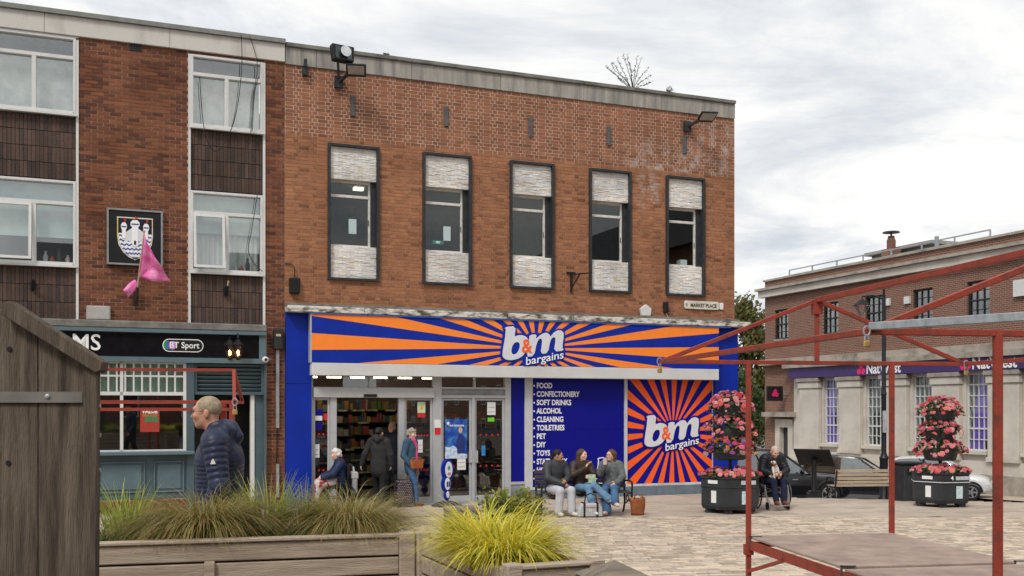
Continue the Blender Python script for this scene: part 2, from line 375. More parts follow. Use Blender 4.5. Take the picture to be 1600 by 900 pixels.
def lay_ground(y0, y1, sx, sy, J, nind, m, nm, stuff_nm, xl, xr, rot, j2=.35):
    items = []; ca, sa = math.cos(rot), math.sin(rot); r = 0; y = y0 - 6
    while y < y1 + 6:
        hy = sy * random.uniform(.85, 1.2); x = -22 + random.uniform(0, sx)
        while x < 24:
            hx = sx * random.uniform(1 - j2, 1 + j2)
            cx, cy = x + hx / 2, y + hy / 2; X, Y = cx * ca - cy * sa, cx * sa + cy * ca
            if y0 <= Y <= y1 and xl(Y) < X < xr(Y): items.append((X, Y, hx - J, hy - J))
            x += hx
        y += hy
    items.sort(key=lambda q: q[0] ** 2 + q[1] ** 2); mb = MB(); sh = {}
    vis = [q for q in items if HOR + F * (HC - g(q[0], q[1])) / q[1] < 905 and -.02 < q[0] / q[1] < .5]
    near = set(map(id, vis[:nind]))
    for q in items:
        X, Y, a, b = q; dz = random.uniform(-.004, .003); z = g(X, Y) + dz
        e_ = .5; sxl = (g(X + e_, Y) - g(X - e_, Y)) / (2 * e_); syl = (g(X, Y + e_) - g(X, Y - e_)) / (2 * e_)
        if id(q) in near:
            key = (round(a, 2), round(b, 2))
            if key not in sh: sh[key] = MB().box(-key[0] / 2, key[0] / 2, -key[1] / 2, key[1] / 2, -.03, 0).mesh(nm, m, bevel=.006)
            link(nm, sh[key], plaza, (X, Y, z), (math.atan(syl), -math.atan(sxl), rot))
        else:
            vs = []
            for (i, j, k) in ((-1, -1, -.02), (1, -1, -.02), (1, 1, -.02), (-1, 1, -.02), (-1, -1, 0), (1, -1, 0), (1, 1, 0), (-1, 1, 0)):
                lx, ly = i * a / 2 * (1 if k else .97), j * b / 2 * (1 if k else .96); wx, wy = lx * ca - ly * sa, lx * sa + ly * ca
                vs.append((X + wx, Y + wy, z + k + wx * sxl + wy * syl))
            mb.add(vs, [(4, 5, 6, 7), (0, 1, 5, 4), (1, 2, 6, 5), (2, 3, 7, 6), (3, 0, 4, 7)])
    mb.build(stuff_nm, m, plaza, kind='stuff')
lay_ground(8.5, 19.75, .20, .118, .012, 300, sett_shared, 'sett', 'sett_paving', lambda Y: -.56 * Y - 1, lambda Y: .56 * Y + 1, R(9))
def fac_x(Y): return 20
lay_ground(19.75, KY - .15, .62, .42, .012, 300, flag_stone, 'flagstone', 'flag_paving', lambda Y: -10.5, lambda Y: 17, TH, .25)
kb = empty('kerb', (0, 0, 0)); kb['kind'] = 'structure'
ks = MB().box(0, .9, 0, .14, -.22, 0).mesh('kerb_stone', kerbm, bevel=.012)
x = 5.8
while x < 24:
    z0, z1 = g(x, KY), g(x + .91, KY); link('kerb_stone', ks, kb, (x, KY, z0 + .006), (0, -math.atan2(z1 - z0, .91), 0)); x += .91
# bank pavement beyond the road
def bankpt(s, v): return B0 + BU * s - BN * v
pv = MB(); rows = []
for s in [i * 1.5 for i in range(-6, 28)]:
    row = []
    for v in (2.4, 0.0, -1): p = bankpt(s, v); row.append((p.x, p.y, g(p.x, p.y) - .03))
    rows.append(row)
pv.grid(rows); pav = pv.build('bank_pavement', flag_stone); pav['kind'] = 'structure'
# ================================================================== the discount store
MORT_HI = mat('pale_pink_mortar', (.74, .54, .43), .95, var=.15); MORT_LO = mat('brown_mortar', (.44, .23, .135), .95, var=.2)
brick_hi = brickmat('red_brown_brick', [(.19, .086, .05), (.28, .122, .068), (.31, .135, .075), (.235, .10, .057)], eff=[fac(1050, 260) + (1.6, .75), fac(1120, 235) + (.7, .9)])
brick_lo = brickmat('orange_brick', [(.19, .085, .05), (.34, .155, .083), (.385, .18, .095), (.27, .12, .067), (.355, .16, .085), (.30, .13, .07)], eff=[fac(1012, 300) + (.45, .6)])
store = empty('discount_store', A0, TH, 'brown brick two storey discount store with blue and orange striped fascia', 'building')
W_TOP = (fac(445, 65)[1] + fac(1148, 160)[1]) / 2; W_COP = (fac(445, 97)[1] + fac(1148, 190)[1]) / 2
W_MID = (fac(445, 212)[1] + fac(1140, 274)[1]) / 2; W_LEDGE = (fac(445, 474)[1] + fac(1148, 503)[1]) / 2
wins = []
for (xa, xb, ya, yb) in ((512, 592, 225, 438), (660, 736, 239, 446), (796, 865, 254, 452), (920, 985, 267, 457.5), (1040, 1100, 279, 463)):
    xm = (xa + xb) / 2; wins.append((fac(xa, ya)[0], fac(xb, ya)[0]))
W_WT = sum(fac(x, y)[1] for x, y in ((552, 225), (698, 239.5), (830, 254), (952, 267), (1070, 279))) / 5
W_WB = sum(fac(x, y)[1] for x, y in ((552, 438.5), (698, 446), (830, 452), (952, 457.5), (1070, 463))) / 5
print('STORE', W_TOP, W_COP, W_MID, W_LEDGE, W_WT, W_WB, wins)
holes = [(a, b, W_WB, W_WT) for a, b in wins]
hi = lay([(0, STORE_W, W_MID, W_COP)], holes); lo = lay([(0, STORE_W, W_LEDGE, W_MID)], holes)
hi_root = empty('upper_brickwork', (0, 0, 0)); hi_root.parent = store; lo_root = empty('lower_brickwork', (0, 0, 0)); lo_root.parent = store
def wall_with_holes(name, m, root, u0, u1, w0, w1, holes, y0, y1):
    mb = MB(); us = sorted({u0, u1} | {h[0] for h in holes} | {h[1] for h in holes}); ws = sorted({w0, w1} | {min(max(h[2], w0), w1) for h in holes} | {min(max(h[3], w0), w1) for h in holes})
    for a, b in zip(us, us[1:]):
        for c, d in zip(ws, ws[1:]):
            if d - c < 1e-4: continue
            cu, cw = (a + b) / 2, (c + d) / 2
            if any(h[0] < cu < h[1] and h[2] < cw < h[3] for h in holes): continue
            mb.box(a, b, y0, y1, c, d)
    return mb.build(name, m, root)
wall_with_holes('mortar', MORT_HI, hi_root, 0, STORE_W, W_MID, W_COP, holes, .005, .26)
wall_with_holes('mortar', MORT_LO, lo_root, 0, STORE_W, W_LEDGE - .3, W_MID, holes, .004, .255)
bricks(hi_root, hi, brick_hi, proud=0, nind=150); bricks(lo_root, lo, brick_lo, proud=0, nind=150)
# shell behind the front: side walls, roof, floor slab
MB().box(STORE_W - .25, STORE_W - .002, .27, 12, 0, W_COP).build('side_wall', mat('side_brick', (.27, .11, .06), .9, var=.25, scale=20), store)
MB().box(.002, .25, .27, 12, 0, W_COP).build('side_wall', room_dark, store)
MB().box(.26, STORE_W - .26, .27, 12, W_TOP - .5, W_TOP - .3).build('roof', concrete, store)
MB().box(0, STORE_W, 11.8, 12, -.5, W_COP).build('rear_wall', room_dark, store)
# coping: slabs one by one with a thin drip course on top
cop = empty('parapet'); cop.parent = store
ux = [0, 0.66] + [0.66 + (STORE_W - .66) * i / 5 for i in range(1, 6)]
for a, b in zip(ux, ux[1:]): MB().box(a + .004, b - .004, -.035, .2, W_COP + .006, W_TOP - .085).build('coping_slab', concrete, cop, bevel=.006)
capm = mat('mossy_capping', (.23, .23, .21), .95, col2=(.11, .115, .10), scale=3, bump=.5)
for a, b in zip(ux[::2], ux[2::2]): MB().box(a + .003, b - .003, -.085, .3, W_TOP - .085, W_TOP).build('capping_stone', capm, cop, bevel=.01)
# windows
ledger = []
for i, (a, b) in enumerate(wins):
    wr = empty('window', ((a + b) / 2, 0, 0)); wr.parent = store; hw = (b - a) / 2; T = .055
    sb = MB()
    sb.box(-hw, -hw + T, -.07, .24, W_WB, W_WT); sb.box(hw - T, hw, -.07, .24, W_WB, W_WT)
    sb.box(-hw + T, hw - T, -.07, .24, W_WT - T, W_WT); sb.box(-hw + T, hw - T, -.07, .24, W_WB, W_WB + T)
    sb.build('surround', dark_frame, wr, bevel=.004)
    H = W_WT - W_WB; z1 = W_WB + H * .255; z2 = W_WB + H * .745
    stone = brickmat('white_split_stone', [(.70, .68, .65), (.80, .79, .775), (.62, .61, .60), (.72, .63, .52), (.82, .81, .80), (.76, .73, .69)])
    for (za, zb) in ((W_WB + T, z1), (z2, W_WT - T)):
        pb = MB(); pb.box(-hw + T + .002, hw - T - .002, .035, .2, za, zb); pb.build('panel_backing', mat('stone_backing', (.6, .57, .53), .9), wr)
        st = lay([(-hw + T, hw - T, za, zb)], [], L_=.17, Hh=.026, J=.003, bond='stretcher'); sm = MB()
        for (p, q, c, d) in st:
            y0 = random.uniform(.004, .018); sm.box(p, q, y0, .036, c, d)
        sm.build('split_stone_facing', stone, wr, kind='stuff')
    fr = MB(); fx0, fx1 = -hw + T, hw - T - .10; y0, y1 = .14, .20; zt = z2 - (z2 - z1) * .235
    fr.box(fx0, fx0 + .03, y0, y1, z1, z2); fr.box(fx1 - .045, fx1, y0, y1, z1, z2); fr.box(fx0 + .03, fx1 - .045, y0, y1, z2 - .05, z2)
    fr.box(fx0 + .03, fx1 - .045, y0, y1, z1, z1 + .045); fr.box(fx0 + .03, fx1 - .045, y0 - .01, y1, zt - .03, zt + .03)
    f = fr.build('frame', white_frame, wr, bevel=.004)
    MB().box(fx1 + .001, hw - T - .001, .1, .22, z1, z2).build('reveal_panel', dark_frame, wr)
    MB().box(fx0 - .01, fx1 + .03, .05, .2, z1 - .035, z1 - .001).build('sill', concrete, wr)
    MB().box(fx0 + .031, fx1 - .046, .17, .176, zt + .031, z2 - .051).build('pane', glass, wr)
    MB().box(fx0 + .031, fx1 - .046, .17, .176, z1 + .046, zt - .031).build('pane', glass, wr)
    MB().box(fx1 - .05, fx1 - .038, .128, .139, (z1 + zt) / 2 - .06, (z1 + zt) / 2 + .06).build('handle', black, wr)
    if i in (0, 1):
        cx = (.02, .06)[i]; pp = MB().box(cx - .085, cx + .085, .182, .185, z1 + .28 if i else z1 + .30, z1 + .60 if i else z1 + .62).build('notice', paper, wr)
    if i == 1:
        MB().box(-.28, -.02, .184, .187, z1 + .19, z1 + .275).build('exit_sign', mat('exit_green', (.01, .22, .13), .5), wr)
        MB().box(-.2, -.1, .181, .1835, z1 + .21, z1 + .26).build('exit_symbol', paper, wr)
    if i == 4: MB().box(.06, .24, .3, .5, z1 + .03, z1 + .2).build('box_on_sill', paper, wr)
# upper floor room behind
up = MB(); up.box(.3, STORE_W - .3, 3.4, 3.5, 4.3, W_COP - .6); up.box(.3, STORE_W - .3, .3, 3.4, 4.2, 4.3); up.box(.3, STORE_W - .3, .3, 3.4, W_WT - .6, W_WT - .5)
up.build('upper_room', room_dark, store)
for uu in (1.75,): MB().box(uu, uu + .22, 1.2, 1.35, W_WT - .68, W_WT - .62).build('ceiling_lamp', emit('lamp_glow', (1, .85, .6), 1.6), store)
# movement joint plates
for (x, y0, y1) in ((551, 150, 182), (697, 167, 198), (829, 184, 215), (951, 198, 228), (1069, 212, 241)):
    u, wa = fac(x, y1); _, wb = fac(x, y0); MB().box(u - .048, u + .048, -.045, .0, wa, wb).build('wall_plate', mat('zinc_grey', (.10, .105, .11), .5, var=.2), store, bevel=.01)
# ledge over the shop front
lg = MB(); WL1 = W_LEDGE; WL0 = (fac(445, 491)[1] + fac(1150, 511)[1]) / 2
led = empty('ledge'); led.parent = store
n = 7
for i in range(n):
    a, b = -.01 + (STORE_W + .28) * i / n, -.01 + (STORE_W + .28) * (i + 1) / n
    MB().box(a + .003, b - .003, -.38, .02, WL0, WL1 - .05).build('ledge_slab', ledge_paint, led, bevel=.012)
MB().box(0, STORE_W, -.25, .02, WL1 - .049, WL1 + .015).build('lead_flashing', mat('lead_grey', (.23, .225, .21), .8, col2=(.12, .115, .10), scale=5), led)
# fascia sign
FV = .33
fa, fb = fac(487, 530, FV)[0], fac(1123, 530, FV)[0]
ft = (fac(487, 490, FV)[1] + fac(1123, 512, FV)[1]) / 2; fbm = (fac(487, 566, FV)[1] + fac(1123, 577, FV)[1]) / 2
fbb = (fac(487, 587, FV)[1] + fac(1123, 593, FV)[1]) / 2
print('FASCIA', fa, fb, ft, fbm, fbb)
def clip_poly(poly, x0, x1, z0, z1):
    for ax, lim, sg in ((0, x0, 1), (0, x1, -1), (1, z0, 1), (1, z1, -1)):
        out = []
        for i in range(len(poly)):
            p, q = poly[i - 1], poly[i]; dp, dq = sg * (p[ax] - lim), sg * (q[ax] - lim)
            if (dp >= 0) != (dq >= 0):
                t = dp / (dp - dq); out.append((p[0] + (q[0] - p[0]) * t, p[1] + (q[1] - p[1]) * t))
            if dq >= 0: out.append(q)
        poly = out
        if not poly: return []
    return poly
def rays(x0, x1, z0, z1, cx, cz, n, sq, ph, y, m, name, parent):
    """sun-ray stripes as thin applied print, clipped to the board"""
    mb = MB(); Rr = 30
    for k in range(n):
        ang = []
        for e_ in (0, .5):
            a = 2 * PI * (k + e_ + ph) / n; ang.append(math.atan2(math.sin(a), math.cos(a) * sq))
        poly = clip_poly([(cx, cz), (cx + Rr * math.cos(ang[0]), cz + Rr * math.sin(ang[0])), (cx + Rr * math.cos(ang[1]), cz + Rr * math.sin(ang[1]))], x0, x1, z0, z1)
        if len(poly) >= 3: mb.add([(p[0], y, p[1]) for p in poly], [tuple(range(len(poly)))])
    return mb.build(name, m, parent)
def chaikin(p, n=2):
    for _ in range(n):
        o = []
        for i in range(len(p)):
            a, b = p[i], p[(i + 1) % len(p)]; o += [(a[0] * .75 + b[0] * .25, a[1] * .75 + b[1] * .25), (a[0] * .25 + b[0] * .75, a[1] * .25 + b[1] * .75)]
        p = o
    return p
def poly_curve_mesh(outer, inners, y0, th, m, name):
    cu = bpy.data.curves.new('c', 'CURVE'); cu.dimensions = '2D'; cu.fill_mode = 'BOTH'; cu.extrude = th / 2
    for pl in [outer] + inners:
        s = cu.splines.new('POLY'); s.points.add(len(pl) - 1); s.use_cyclic_u = True
        for i, p in enumerate(pl): s.points[i].co = (p[0], p[1], 0, 1)
    o = bpy.data.objects.new('c', cu); C.objects.link(o); dg = bpy.context.evaluated_depsgraph_get()
    me = bpy.data.meshes.new_from_object(o.evaluated_get(dg)); bpy.data.objects.remove(o); bpy.data.curves.remove(cu)
    me.transform(Matrix.Translation((0, y0, 0)) @ Matrix.Rotation(R(90), 4, 'X')); me.materials.clear(); me.materials.append(m); me.name = name; return me
LOGO_B = [(240, 258), (384, 243), (362, 372), (400, 352), (450, 345), (512, 362), (545, 410), (540, 480), (505, 550), (440, 612), (340, 642), (262, 638), (216, 606), (216, 555), (262, 300)]
LOGO_BI = [(326, 555), (326, 515), (345, 458), (380, 430), (418, 430), (434, 458), (426, 510), (398, 558), (352, 580)]
LOGO_M = [(556, 340), (646, 332), (632, 392), (690, 338), (758, 306), (806, 326), (818, 362), (868, 300), (932, 272), (984, 292), (993, 340), (970, 478), (996, 516), (862, 532), (888, 400), (882, 364), (852, 360), (818, 398), (788, 552), (690, 562), (716, 424), (706, 382), (676, 382), (642, 440), (612, 588), (506, 600), (548, 400)]
LOGO_BLOB = [(228, 300), (206, 240), (398, 222), (392, 326), (450, 322), (530, 340), (540, 318), (656, 312), (694, 318), (768, 284), (812, 306), (866, 278), (940, 250), (1006, 276), (1016, 340), (1000, 470), (1022, 530), (1000, 610), (960, 640), (500, 716), (462, 690), (476, 636), (430, 644), (330, 668), (230, 660), (184, 610), (192, 540), (228, 300)]
def logo(parent, x, z, s, y, blob_m, scale_z=1.0):
    """white b and m with an orange ampersand on a blue ground; s = metres per logo unit"""
    lx, lz = 605, 450; f = lambda P, n=2: chaikin([((p[0] - lx) * s, -(p[1] - lz) * s * scale_z) for p in P], n)
    lr = empty('logo', (x, y, z)); lr.parent = parent
    link('logo_ground', poly_curve_mesh(f(LOGO_BLOB, 1), [], 0, .012, blob_m, 'logo_ground'), lr)
    link('letter_b', poly_curve_mesh(f(LOGO_B, 1), [f(LOGO_BI)], -.014, .012, sign_grey, 'letter_b'), lr)
    link('letter_m', poly_curve_mesh(f(LOGO_M, 1), [], -.014, .012, sign_grey, 'letter_m'), lr)
    text('ampersand', '&', 225 * s, vinyl_orange, lr, (452 - lx) * s, -.026, -(480 - lz) * s, width=132 * s, offset=.006, extrude=.004)
    text('lettering', 'bargains', 128 * s, sign_white, lr, (492 - lx) * s, -.0275, -(658 - lz) * s, width=495 * s, rot=R(-10.5), offset=.002, shear=.18, extrude=.004)
    return lr
fr_ = empty('fascia_sign'); fr_.parent = store
for i in range(4):
    a, b = fa + (fb - fa) * i / 4, fa + (fb - fa) * (i + 1) / 4
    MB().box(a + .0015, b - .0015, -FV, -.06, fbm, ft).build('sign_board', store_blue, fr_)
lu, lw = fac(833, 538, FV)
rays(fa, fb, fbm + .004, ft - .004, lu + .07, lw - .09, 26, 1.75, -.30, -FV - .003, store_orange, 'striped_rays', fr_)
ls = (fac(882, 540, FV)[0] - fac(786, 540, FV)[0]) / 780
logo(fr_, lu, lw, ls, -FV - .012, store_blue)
MB().box(fa - .05, fb + .32, -FV - .03, -.05, ft, ft + .05).build('top_trim', mat('trim_blue', (.06, .16, .55), .45), fr_)
MB().box(fa - .03, fa - .001, -FV - .004, -.06, fbm, ft).build('end_trim', alu, fr_)
MB().box(fa, fb, -FV - .01, -.03, fbb, fbm - .004).build('shutter_box', beam_white, store, bevel=.006)
# blue pilasters
pa = fac(447, 600, .12)[0]; pb_ = fac(487, 600, .12)[0]
pl = empty('pilaster'); pl.parent = store
MB().box(pa, pb_ - .001, -.12, .1, 2.62, WL0 - .002).build('cladding_panel', store_blue, pl); MB().box(pa, pb_ - .001, -.115, .1, -.3, 2.612).build('cladding_panel', store_blue, pl)
qa = fac(1118, 600, .12)[0]
pr = empty('pilaster'); pr.parent = store
MB().box(qa, STORE_W + .02, -.12, .3, 2.4, WL0 - .002).build('cladding_panel', store_blue, pr); MB().box(qa, STORE_W + .02, -.115, .3, -.4, 2.392).build('cladding_panel', store_blue, pr)
# shop front. everything stands on the wall line, glazing set .1 back
def ux_(x): return fac(x, 680)[0]
def wy_(x, y): return fac(x, y)[1]
YF0, YF1 = -.02, .10
SOFF = fbb + .01
MB().box(pb_, qa, YF1 + .02, 2.0, SOFF + .06, WL0 - .3).build('bulkhead', room_mid, store)
MB().box(pb_ - .3, qa + .3, -.05, .25, fbb + .25, WL0 - .002).build('lintel', room_dark, store)
sf = empty('shopfront'); sf.parent = store
w_tr1 = wy_(640, 607); w_hd = wy_(640, 621.5); w_th = .03
cols = [(pb_, ux_(489)), (ux_(516), ux_(526)), (ux_(623), ux_(632)), (ux_(676.5), ux_(690)), (ux_(737.5), ux_(741.5)), (ux_(789), ux_(798)), (ux_(820), ux_(832)), (ux_(975.5), ux_(980)), (ux_(1113), qa)]
for i, (a, b) in enumerate(cols):
    top = SOFF
    if i in (1, 2, 4): top = w_hd
    z0 = .0
    MB().box(a, b, YF0, YF1, z0, top).build('mullion', alu if i not in (6, 7) else mat('silver_post', (.55, .56, .58), .4, var=.08), sf, bevel=.005)
x0, x1, x2, x3 = cols[0][1], cols[3][0], cols[3][1], cols[5][0]
MB().box(x0, x1, YF0 - .06, YF1, w_hd + .001, w_tr1).build('door_header', mat('header_grey', (.46, .46, .455), .45, var=.05), sf)
MB().box(ux_(567), ux_(587), YF0 - .10, YF0 - .061, wy_(577, 620), wy_(577, 616)).build('door_sensor', black_gloss, sf)
MB().box(x2, x3, YF0, YF1, w_hd + .001, w_hd + .06).build('transom', alu, sf); MB().box(x2, x3, .02, .06, w_hd + .062, w_hd + .20).build('infill_panel', mat('infill_grey', (.27, .27, .275), .5), sf); MB().box(x2, x3, YF0, YF1, w_hd + .202, w_hd + .24).build('transom', alu, sf)
for (a, b, c) in ((x0, ux_(576), w_tr1), (ux_(578.5), x1, w_tr1), (x2, ux_(741), w_hd + .24), (ux_(743), x3, w_hd + .24)):
    MB().box(a, b, .04, .048, c + .02, SOFF - .002).build('top_light', shop_glass, sf)
MB().box(ux_(576), ux_(578.5), YF0 + .01, YF1, w_tr1, SOFF).build('mullion', alu, sf); MB().box(ux_(741), ux_(743), YF0 + .01, YF1, w_hd + .241, SOFF).build('mullion', alu, sf)
MB().box(x0, x1, YF0 + .01, YF1, w_tr1 + .001, w_tr1 + .02).build('transom', alu, sf)
def leaf(name, xa, xb, parent=sf, y0=.02, y1=.07, fw=.05, top=None, bot=.14, handle=0):
    d = empty(name, ((ux_(xa) + ux_(xb)) / 2, 0, 0)); d.parent = parent; h = (ux_(xb) - ux_(xa)) / 2 - .002; top = top or w_hd - .005
    q = MB(); q.box(-h, -h + fw, y0, y1, .02, top); q.box(h - fw, h, y0, y1, .02, top); q.box(-h + fw, h - fw, y0, y1, top - fw, top); q.box(-h + fw, h - fw, y0, y1, .02, bot); q.build('door_frame', alu, d, bevel=.004)
    MB().box(-h + fw, h - fw, (y0 + y1) / 2 - .004, (y0 + y1) / 2 + .004, bot, top - fw).build('door_glass', shop_glass, d)
    if handle:
        hx = handle * (h - .035); MB().box(hx - .035, hx + .035, y0 - .05, y0 - .002, .88, 1.15).build('handle', mat('pull_plate', (.55, .56, .57), .35, metal=.4), d)
    return d
sl1 = leaf('side_light', 489, 516); sl2 = leaf('side_light', 632, 676.5); dl = leaf('door', 690, 737.5, handle=1); dr = leaf('door', 741.5, 789, handle=-1)
for k, (dd, nn, wz) in enumerate(((sl1, 4, (1.55, .78)), (sl2, 7, (1.50, .74)), (dr, 4, (1.50, .80)), (dl, 4, (1.50, .80)))):
    wid = .42 if dd is not sl1 else .28
    for z in wz:
        for j in range(nn):
            c = -wid / 2 + wid * j / (nn - 1); q = MB().prism([(c + .022 * math.cos(a * PI / 4), z + .022 * math.sin(a * PI / 4)) for a in range(8)], .036, .0385); q.build('safety_dot', red_print, dd)
def sticker(parent, x0, x1, z0, z1, m, y=.036, name='notice'): return MB().box(x0, x1, y - .002, y, z0, z1).build(name, m, parent)
hdr = mat('notice_header', (.05, .06, .09), .5)
for (dd, x, z) in ((sl1, -.14, 1.05), (sl2, .0, 1.12), (dr, .05, 1.95), (dl, .12, .72)):
    s_ = sticker(dd, x - .10, x + .10, z, z + .38, paper); s2 = MB().box(x - .10, x + .10, .0315, .0335, z + .29, z + .379).build('notice_header', hdr, dd)
    for kk in range(2): MB().box(x - .08, x + .08, .0315, .0335, z + .06 + kk * .1, z + .075 + kk * .1).build('notice_line', mat('print_grey', (.4, .42, .46), .6), dd)
sticker(sl2, -.02, .16, 2.0, 2.24, mat('pale_green_paper', (.62, .74, .52), .6)); sticker(sl2, -.02, .16, 1.9, 1.995, red_print); MB().prism([(.02, 2.07), (.12, 2.07), (.07, 2.17)], .0315, .0335).build('warning_triangle', mat('warning_yellow', (.75, .55, .02), .5), sl2)
sticker(dr, -.04, .12, 1.80, 1.89, mat('green_sticker', (.16, .62, .03), .5)); sticker(dr, -.19, -.10, 1.03, 1.26, mat('blue_sticker', (.04, .25, .55), .5), y=.030)
sticker(sl1, -.14, .03, 1.95, 2.08, vinyl_blue); sticker(sl1, -.13, .02, 1.84, 1.94, paper); sticker(sl1, .05, .15, 1.85, 1.99, red_print); sticker(sl1, -.14, .02, 1.65, 1.80, vinyl_blue)
cs = cols[3]; cm = (cs[0] + cs[1]) / 2; MB().box(cm - .075, cm + .075, -.026, -.022, 1.50, 1.85).build('cctv_notice', paper, sf); MB().box(cm - .07, cm + .07, -.029, -.0265, 1.51, 1.67).build('notice_text', red_print, sf)
# film poster with snow scene on the left door leaf
def poster(parent, x0, x1, z0, z1, y):
    p = empty('poster', ((x0 + x1) / 2, y, z0)); p.parent = parent; w_, h_ = (x1 - x0), z1 - z0
    pm = mat('poster_blue', (.015, .06, .36), .35, col2=(.10, .32, .62), scale=5, thr=(.45, .72), detail=3)
    MB().box(-w_ / 2, w_ / 2, -.003, 0, 0, h_).build('poster_sheet', pm, p)
    sp = mat('snow_print', (.68, .76, .85), .5, col2=(.2, .4, .7), scale=14, thr=(.45, .65))
    MB().prism([(-w_ / 2, 0.02), (w_ / 2, .02), (w_ / 2, h_ * .10), (w_ * .2, h_ * .13), (-.02, h_ * .30), (-w_ * .15, h_ * .33), (-w_ * .3, h_ * .28), (-w_ / 2, h_ * .3)], -.006, -.0035).build('snow', sp, p)
    MB().prism([(w_ * (.2 + .09 * math.cos(t * PI / 6)), h_ * (.72 + .075 * math.sin(t * PI / 6))) for t in range(12)], -.0085, -.0065).build('head', mat('print_skin', (.62, .45, .36), .5), p)
    MB().prism([(w_ * .05, h_ * .12), (w_ * .38, h_ * .12), (w_ * .42, h_ * .5), (w_ * .28, h_ * .62), (w_ * .12, h_ * .62), (w_ * .02, h_ * .45)], -.0085, -.0065).build('coat', mat('print_navy', (.02, .04, .18), .5), p)
    text('lettering', 'PLUS THOUSANDS', .05, sign_white, p, -w_ * .3, -.008, h_ * .83, width=w_ * .66, offset=.002, extrude=.001)
    MB().prism([(-w_ * .36 + (.12 if t % 2 else .04) * w_ * math.cos(t * PI / 7), h_ * .89 + (.12 if t % 2 else .04) * w_ * math.sin(t * PI / 7)) for t in range(14)], -.008, -.006).build('star', sign_white, p)
    MB().box(-w_ / 2, w_ / 2, -.0062, -.0036, 0, .018).build('poster_edge', paper, p)
poster(dl, -.27, .25, .98, 1.86, .03)
# blue vinyl boards
vb0 = (wy_(832, 761.5) + wy_(975, 757)) / 2; sb0 = (wy_(980, 757) + wy_(1113, 752)) / 2
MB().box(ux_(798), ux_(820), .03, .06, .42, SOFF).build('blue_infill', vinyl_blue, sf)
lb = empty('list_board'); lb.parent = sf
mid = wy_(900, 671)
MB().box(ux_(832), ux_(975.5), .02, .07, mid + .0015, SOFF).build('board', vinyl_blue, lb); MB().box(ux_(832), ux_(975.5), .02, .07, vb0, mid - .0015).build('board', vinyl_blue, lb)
rowsT = ['FOOD', 'CONFECTIONERY', 'SOFT DRINKS', 'ALCOHOL', 'CLEANING', 'TOILETRIES', 'PET', 'DIY', 'TOYS', 'STATIONERY', 'HOMEWARE']
wid = [24, 67, 54, 39.5, 41.5, 43.5, 14, 14, 21, 48, 48]
for k, (t_, wpx) in enumerate(zip(rowsT, wid)):
    py = 602.8 + 13.22 * k; u = fac(839, py)[0]; z = fac(839, py)[1]; zz = z
    text('lettering', t_, .172, sign_white, lb, u, .017, zz, width=fac(839 + wpx, py)[0] - u, offset=.005, extrude=.001)
    ub = fac(835, py)[0]; MB().prism([(ub + .022 * math.cos(a * PI / 4), zz + .022 * math.sin(a * PI / 4)) for a in range(8)], .0165, .0195).build('bullet', sign_white, lb)
z11 = fac(835, 748)[1]; ub = fac(835, 748)[0]; MB().prism([(ub + .022 * math.cos(a * PI / 4), z11 + .022 * math.sin(a * PI / 4)) for a in range(8)], .0165, .0195).build('bullet', sign_white, lb)
f_ = lambda P, s_, n=1: chaikin([((p[0] - 215) * s_, -(p[1] - 642) * s_) for p in P], n)
ub, zb = fac(931, 756); s2 = ls * .82
bo = f_(LOGO_B, s2); big = [(p[0] * 1.0, p[1]) for p in bo]; cx_ = sum(p[0] for p in bo) / len(bo); cz_ = sum(p[1] for p in bo) / len(bo)
inn = [(cx_ + (p[0] - cx_) * .86, cz_ + (p[1] - cz_) * .93) for p in bo]
me = poly_curve_mesh(bo, [inn], 0, .003, sign_white, 'outlined_letter_b'); link('outlined_letter_b', me, lb, (ub, .017, zb))
sbd = empty('sunburst_board'); sbd.parent = sf
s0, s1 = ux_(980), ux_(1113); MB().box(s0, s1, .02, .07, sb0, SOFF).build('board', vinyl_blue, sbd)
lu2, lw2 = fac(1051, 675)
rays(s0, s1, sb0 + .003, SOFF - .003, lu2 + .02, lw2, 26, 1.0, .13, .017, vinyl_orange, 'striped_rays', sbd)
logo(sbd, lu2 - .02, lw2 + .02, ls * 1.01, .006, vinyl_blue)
for (a, b, c) in ((ux_(832), ux_(975.5), vb0), (s0, s1, sb0)): MB().box(a, b, -.03, .1, c - .055, c - .001).build('sill', mat('sill_white', (.6, .6, .59), .5), sf)
MB().box(ux_(798), ux_(820), .0, .1, -.1, .359).build('infill_plinth', alu_dark, sf); MB().box(ux_(798), ux_(820), -.02, .1, .36, .419).build('sill', alu, sf)
tile = mat('blue_grey_tile', (.15, .19, .23), .45, var=.15, scale=4); x = ux_(798); nt_ = 10; dx = (qa - x) / nt_
plr = empty('plinth'); plr.parent = store
for i in range(nt_): MB().box(x + i * dx + .003, x + (i + 1) * dx - .003, -.04, .1, -.35, min(vb0, sb0) - .056).build('plinth_tile', tile, plr, bevel=.004)
MB().box(pb_, ux_(798), -.32, .14, -.2, .018).build('doorstep', mat('step_grey', (.33, .33, .33), .8, var=.2), store, bevel=.01)
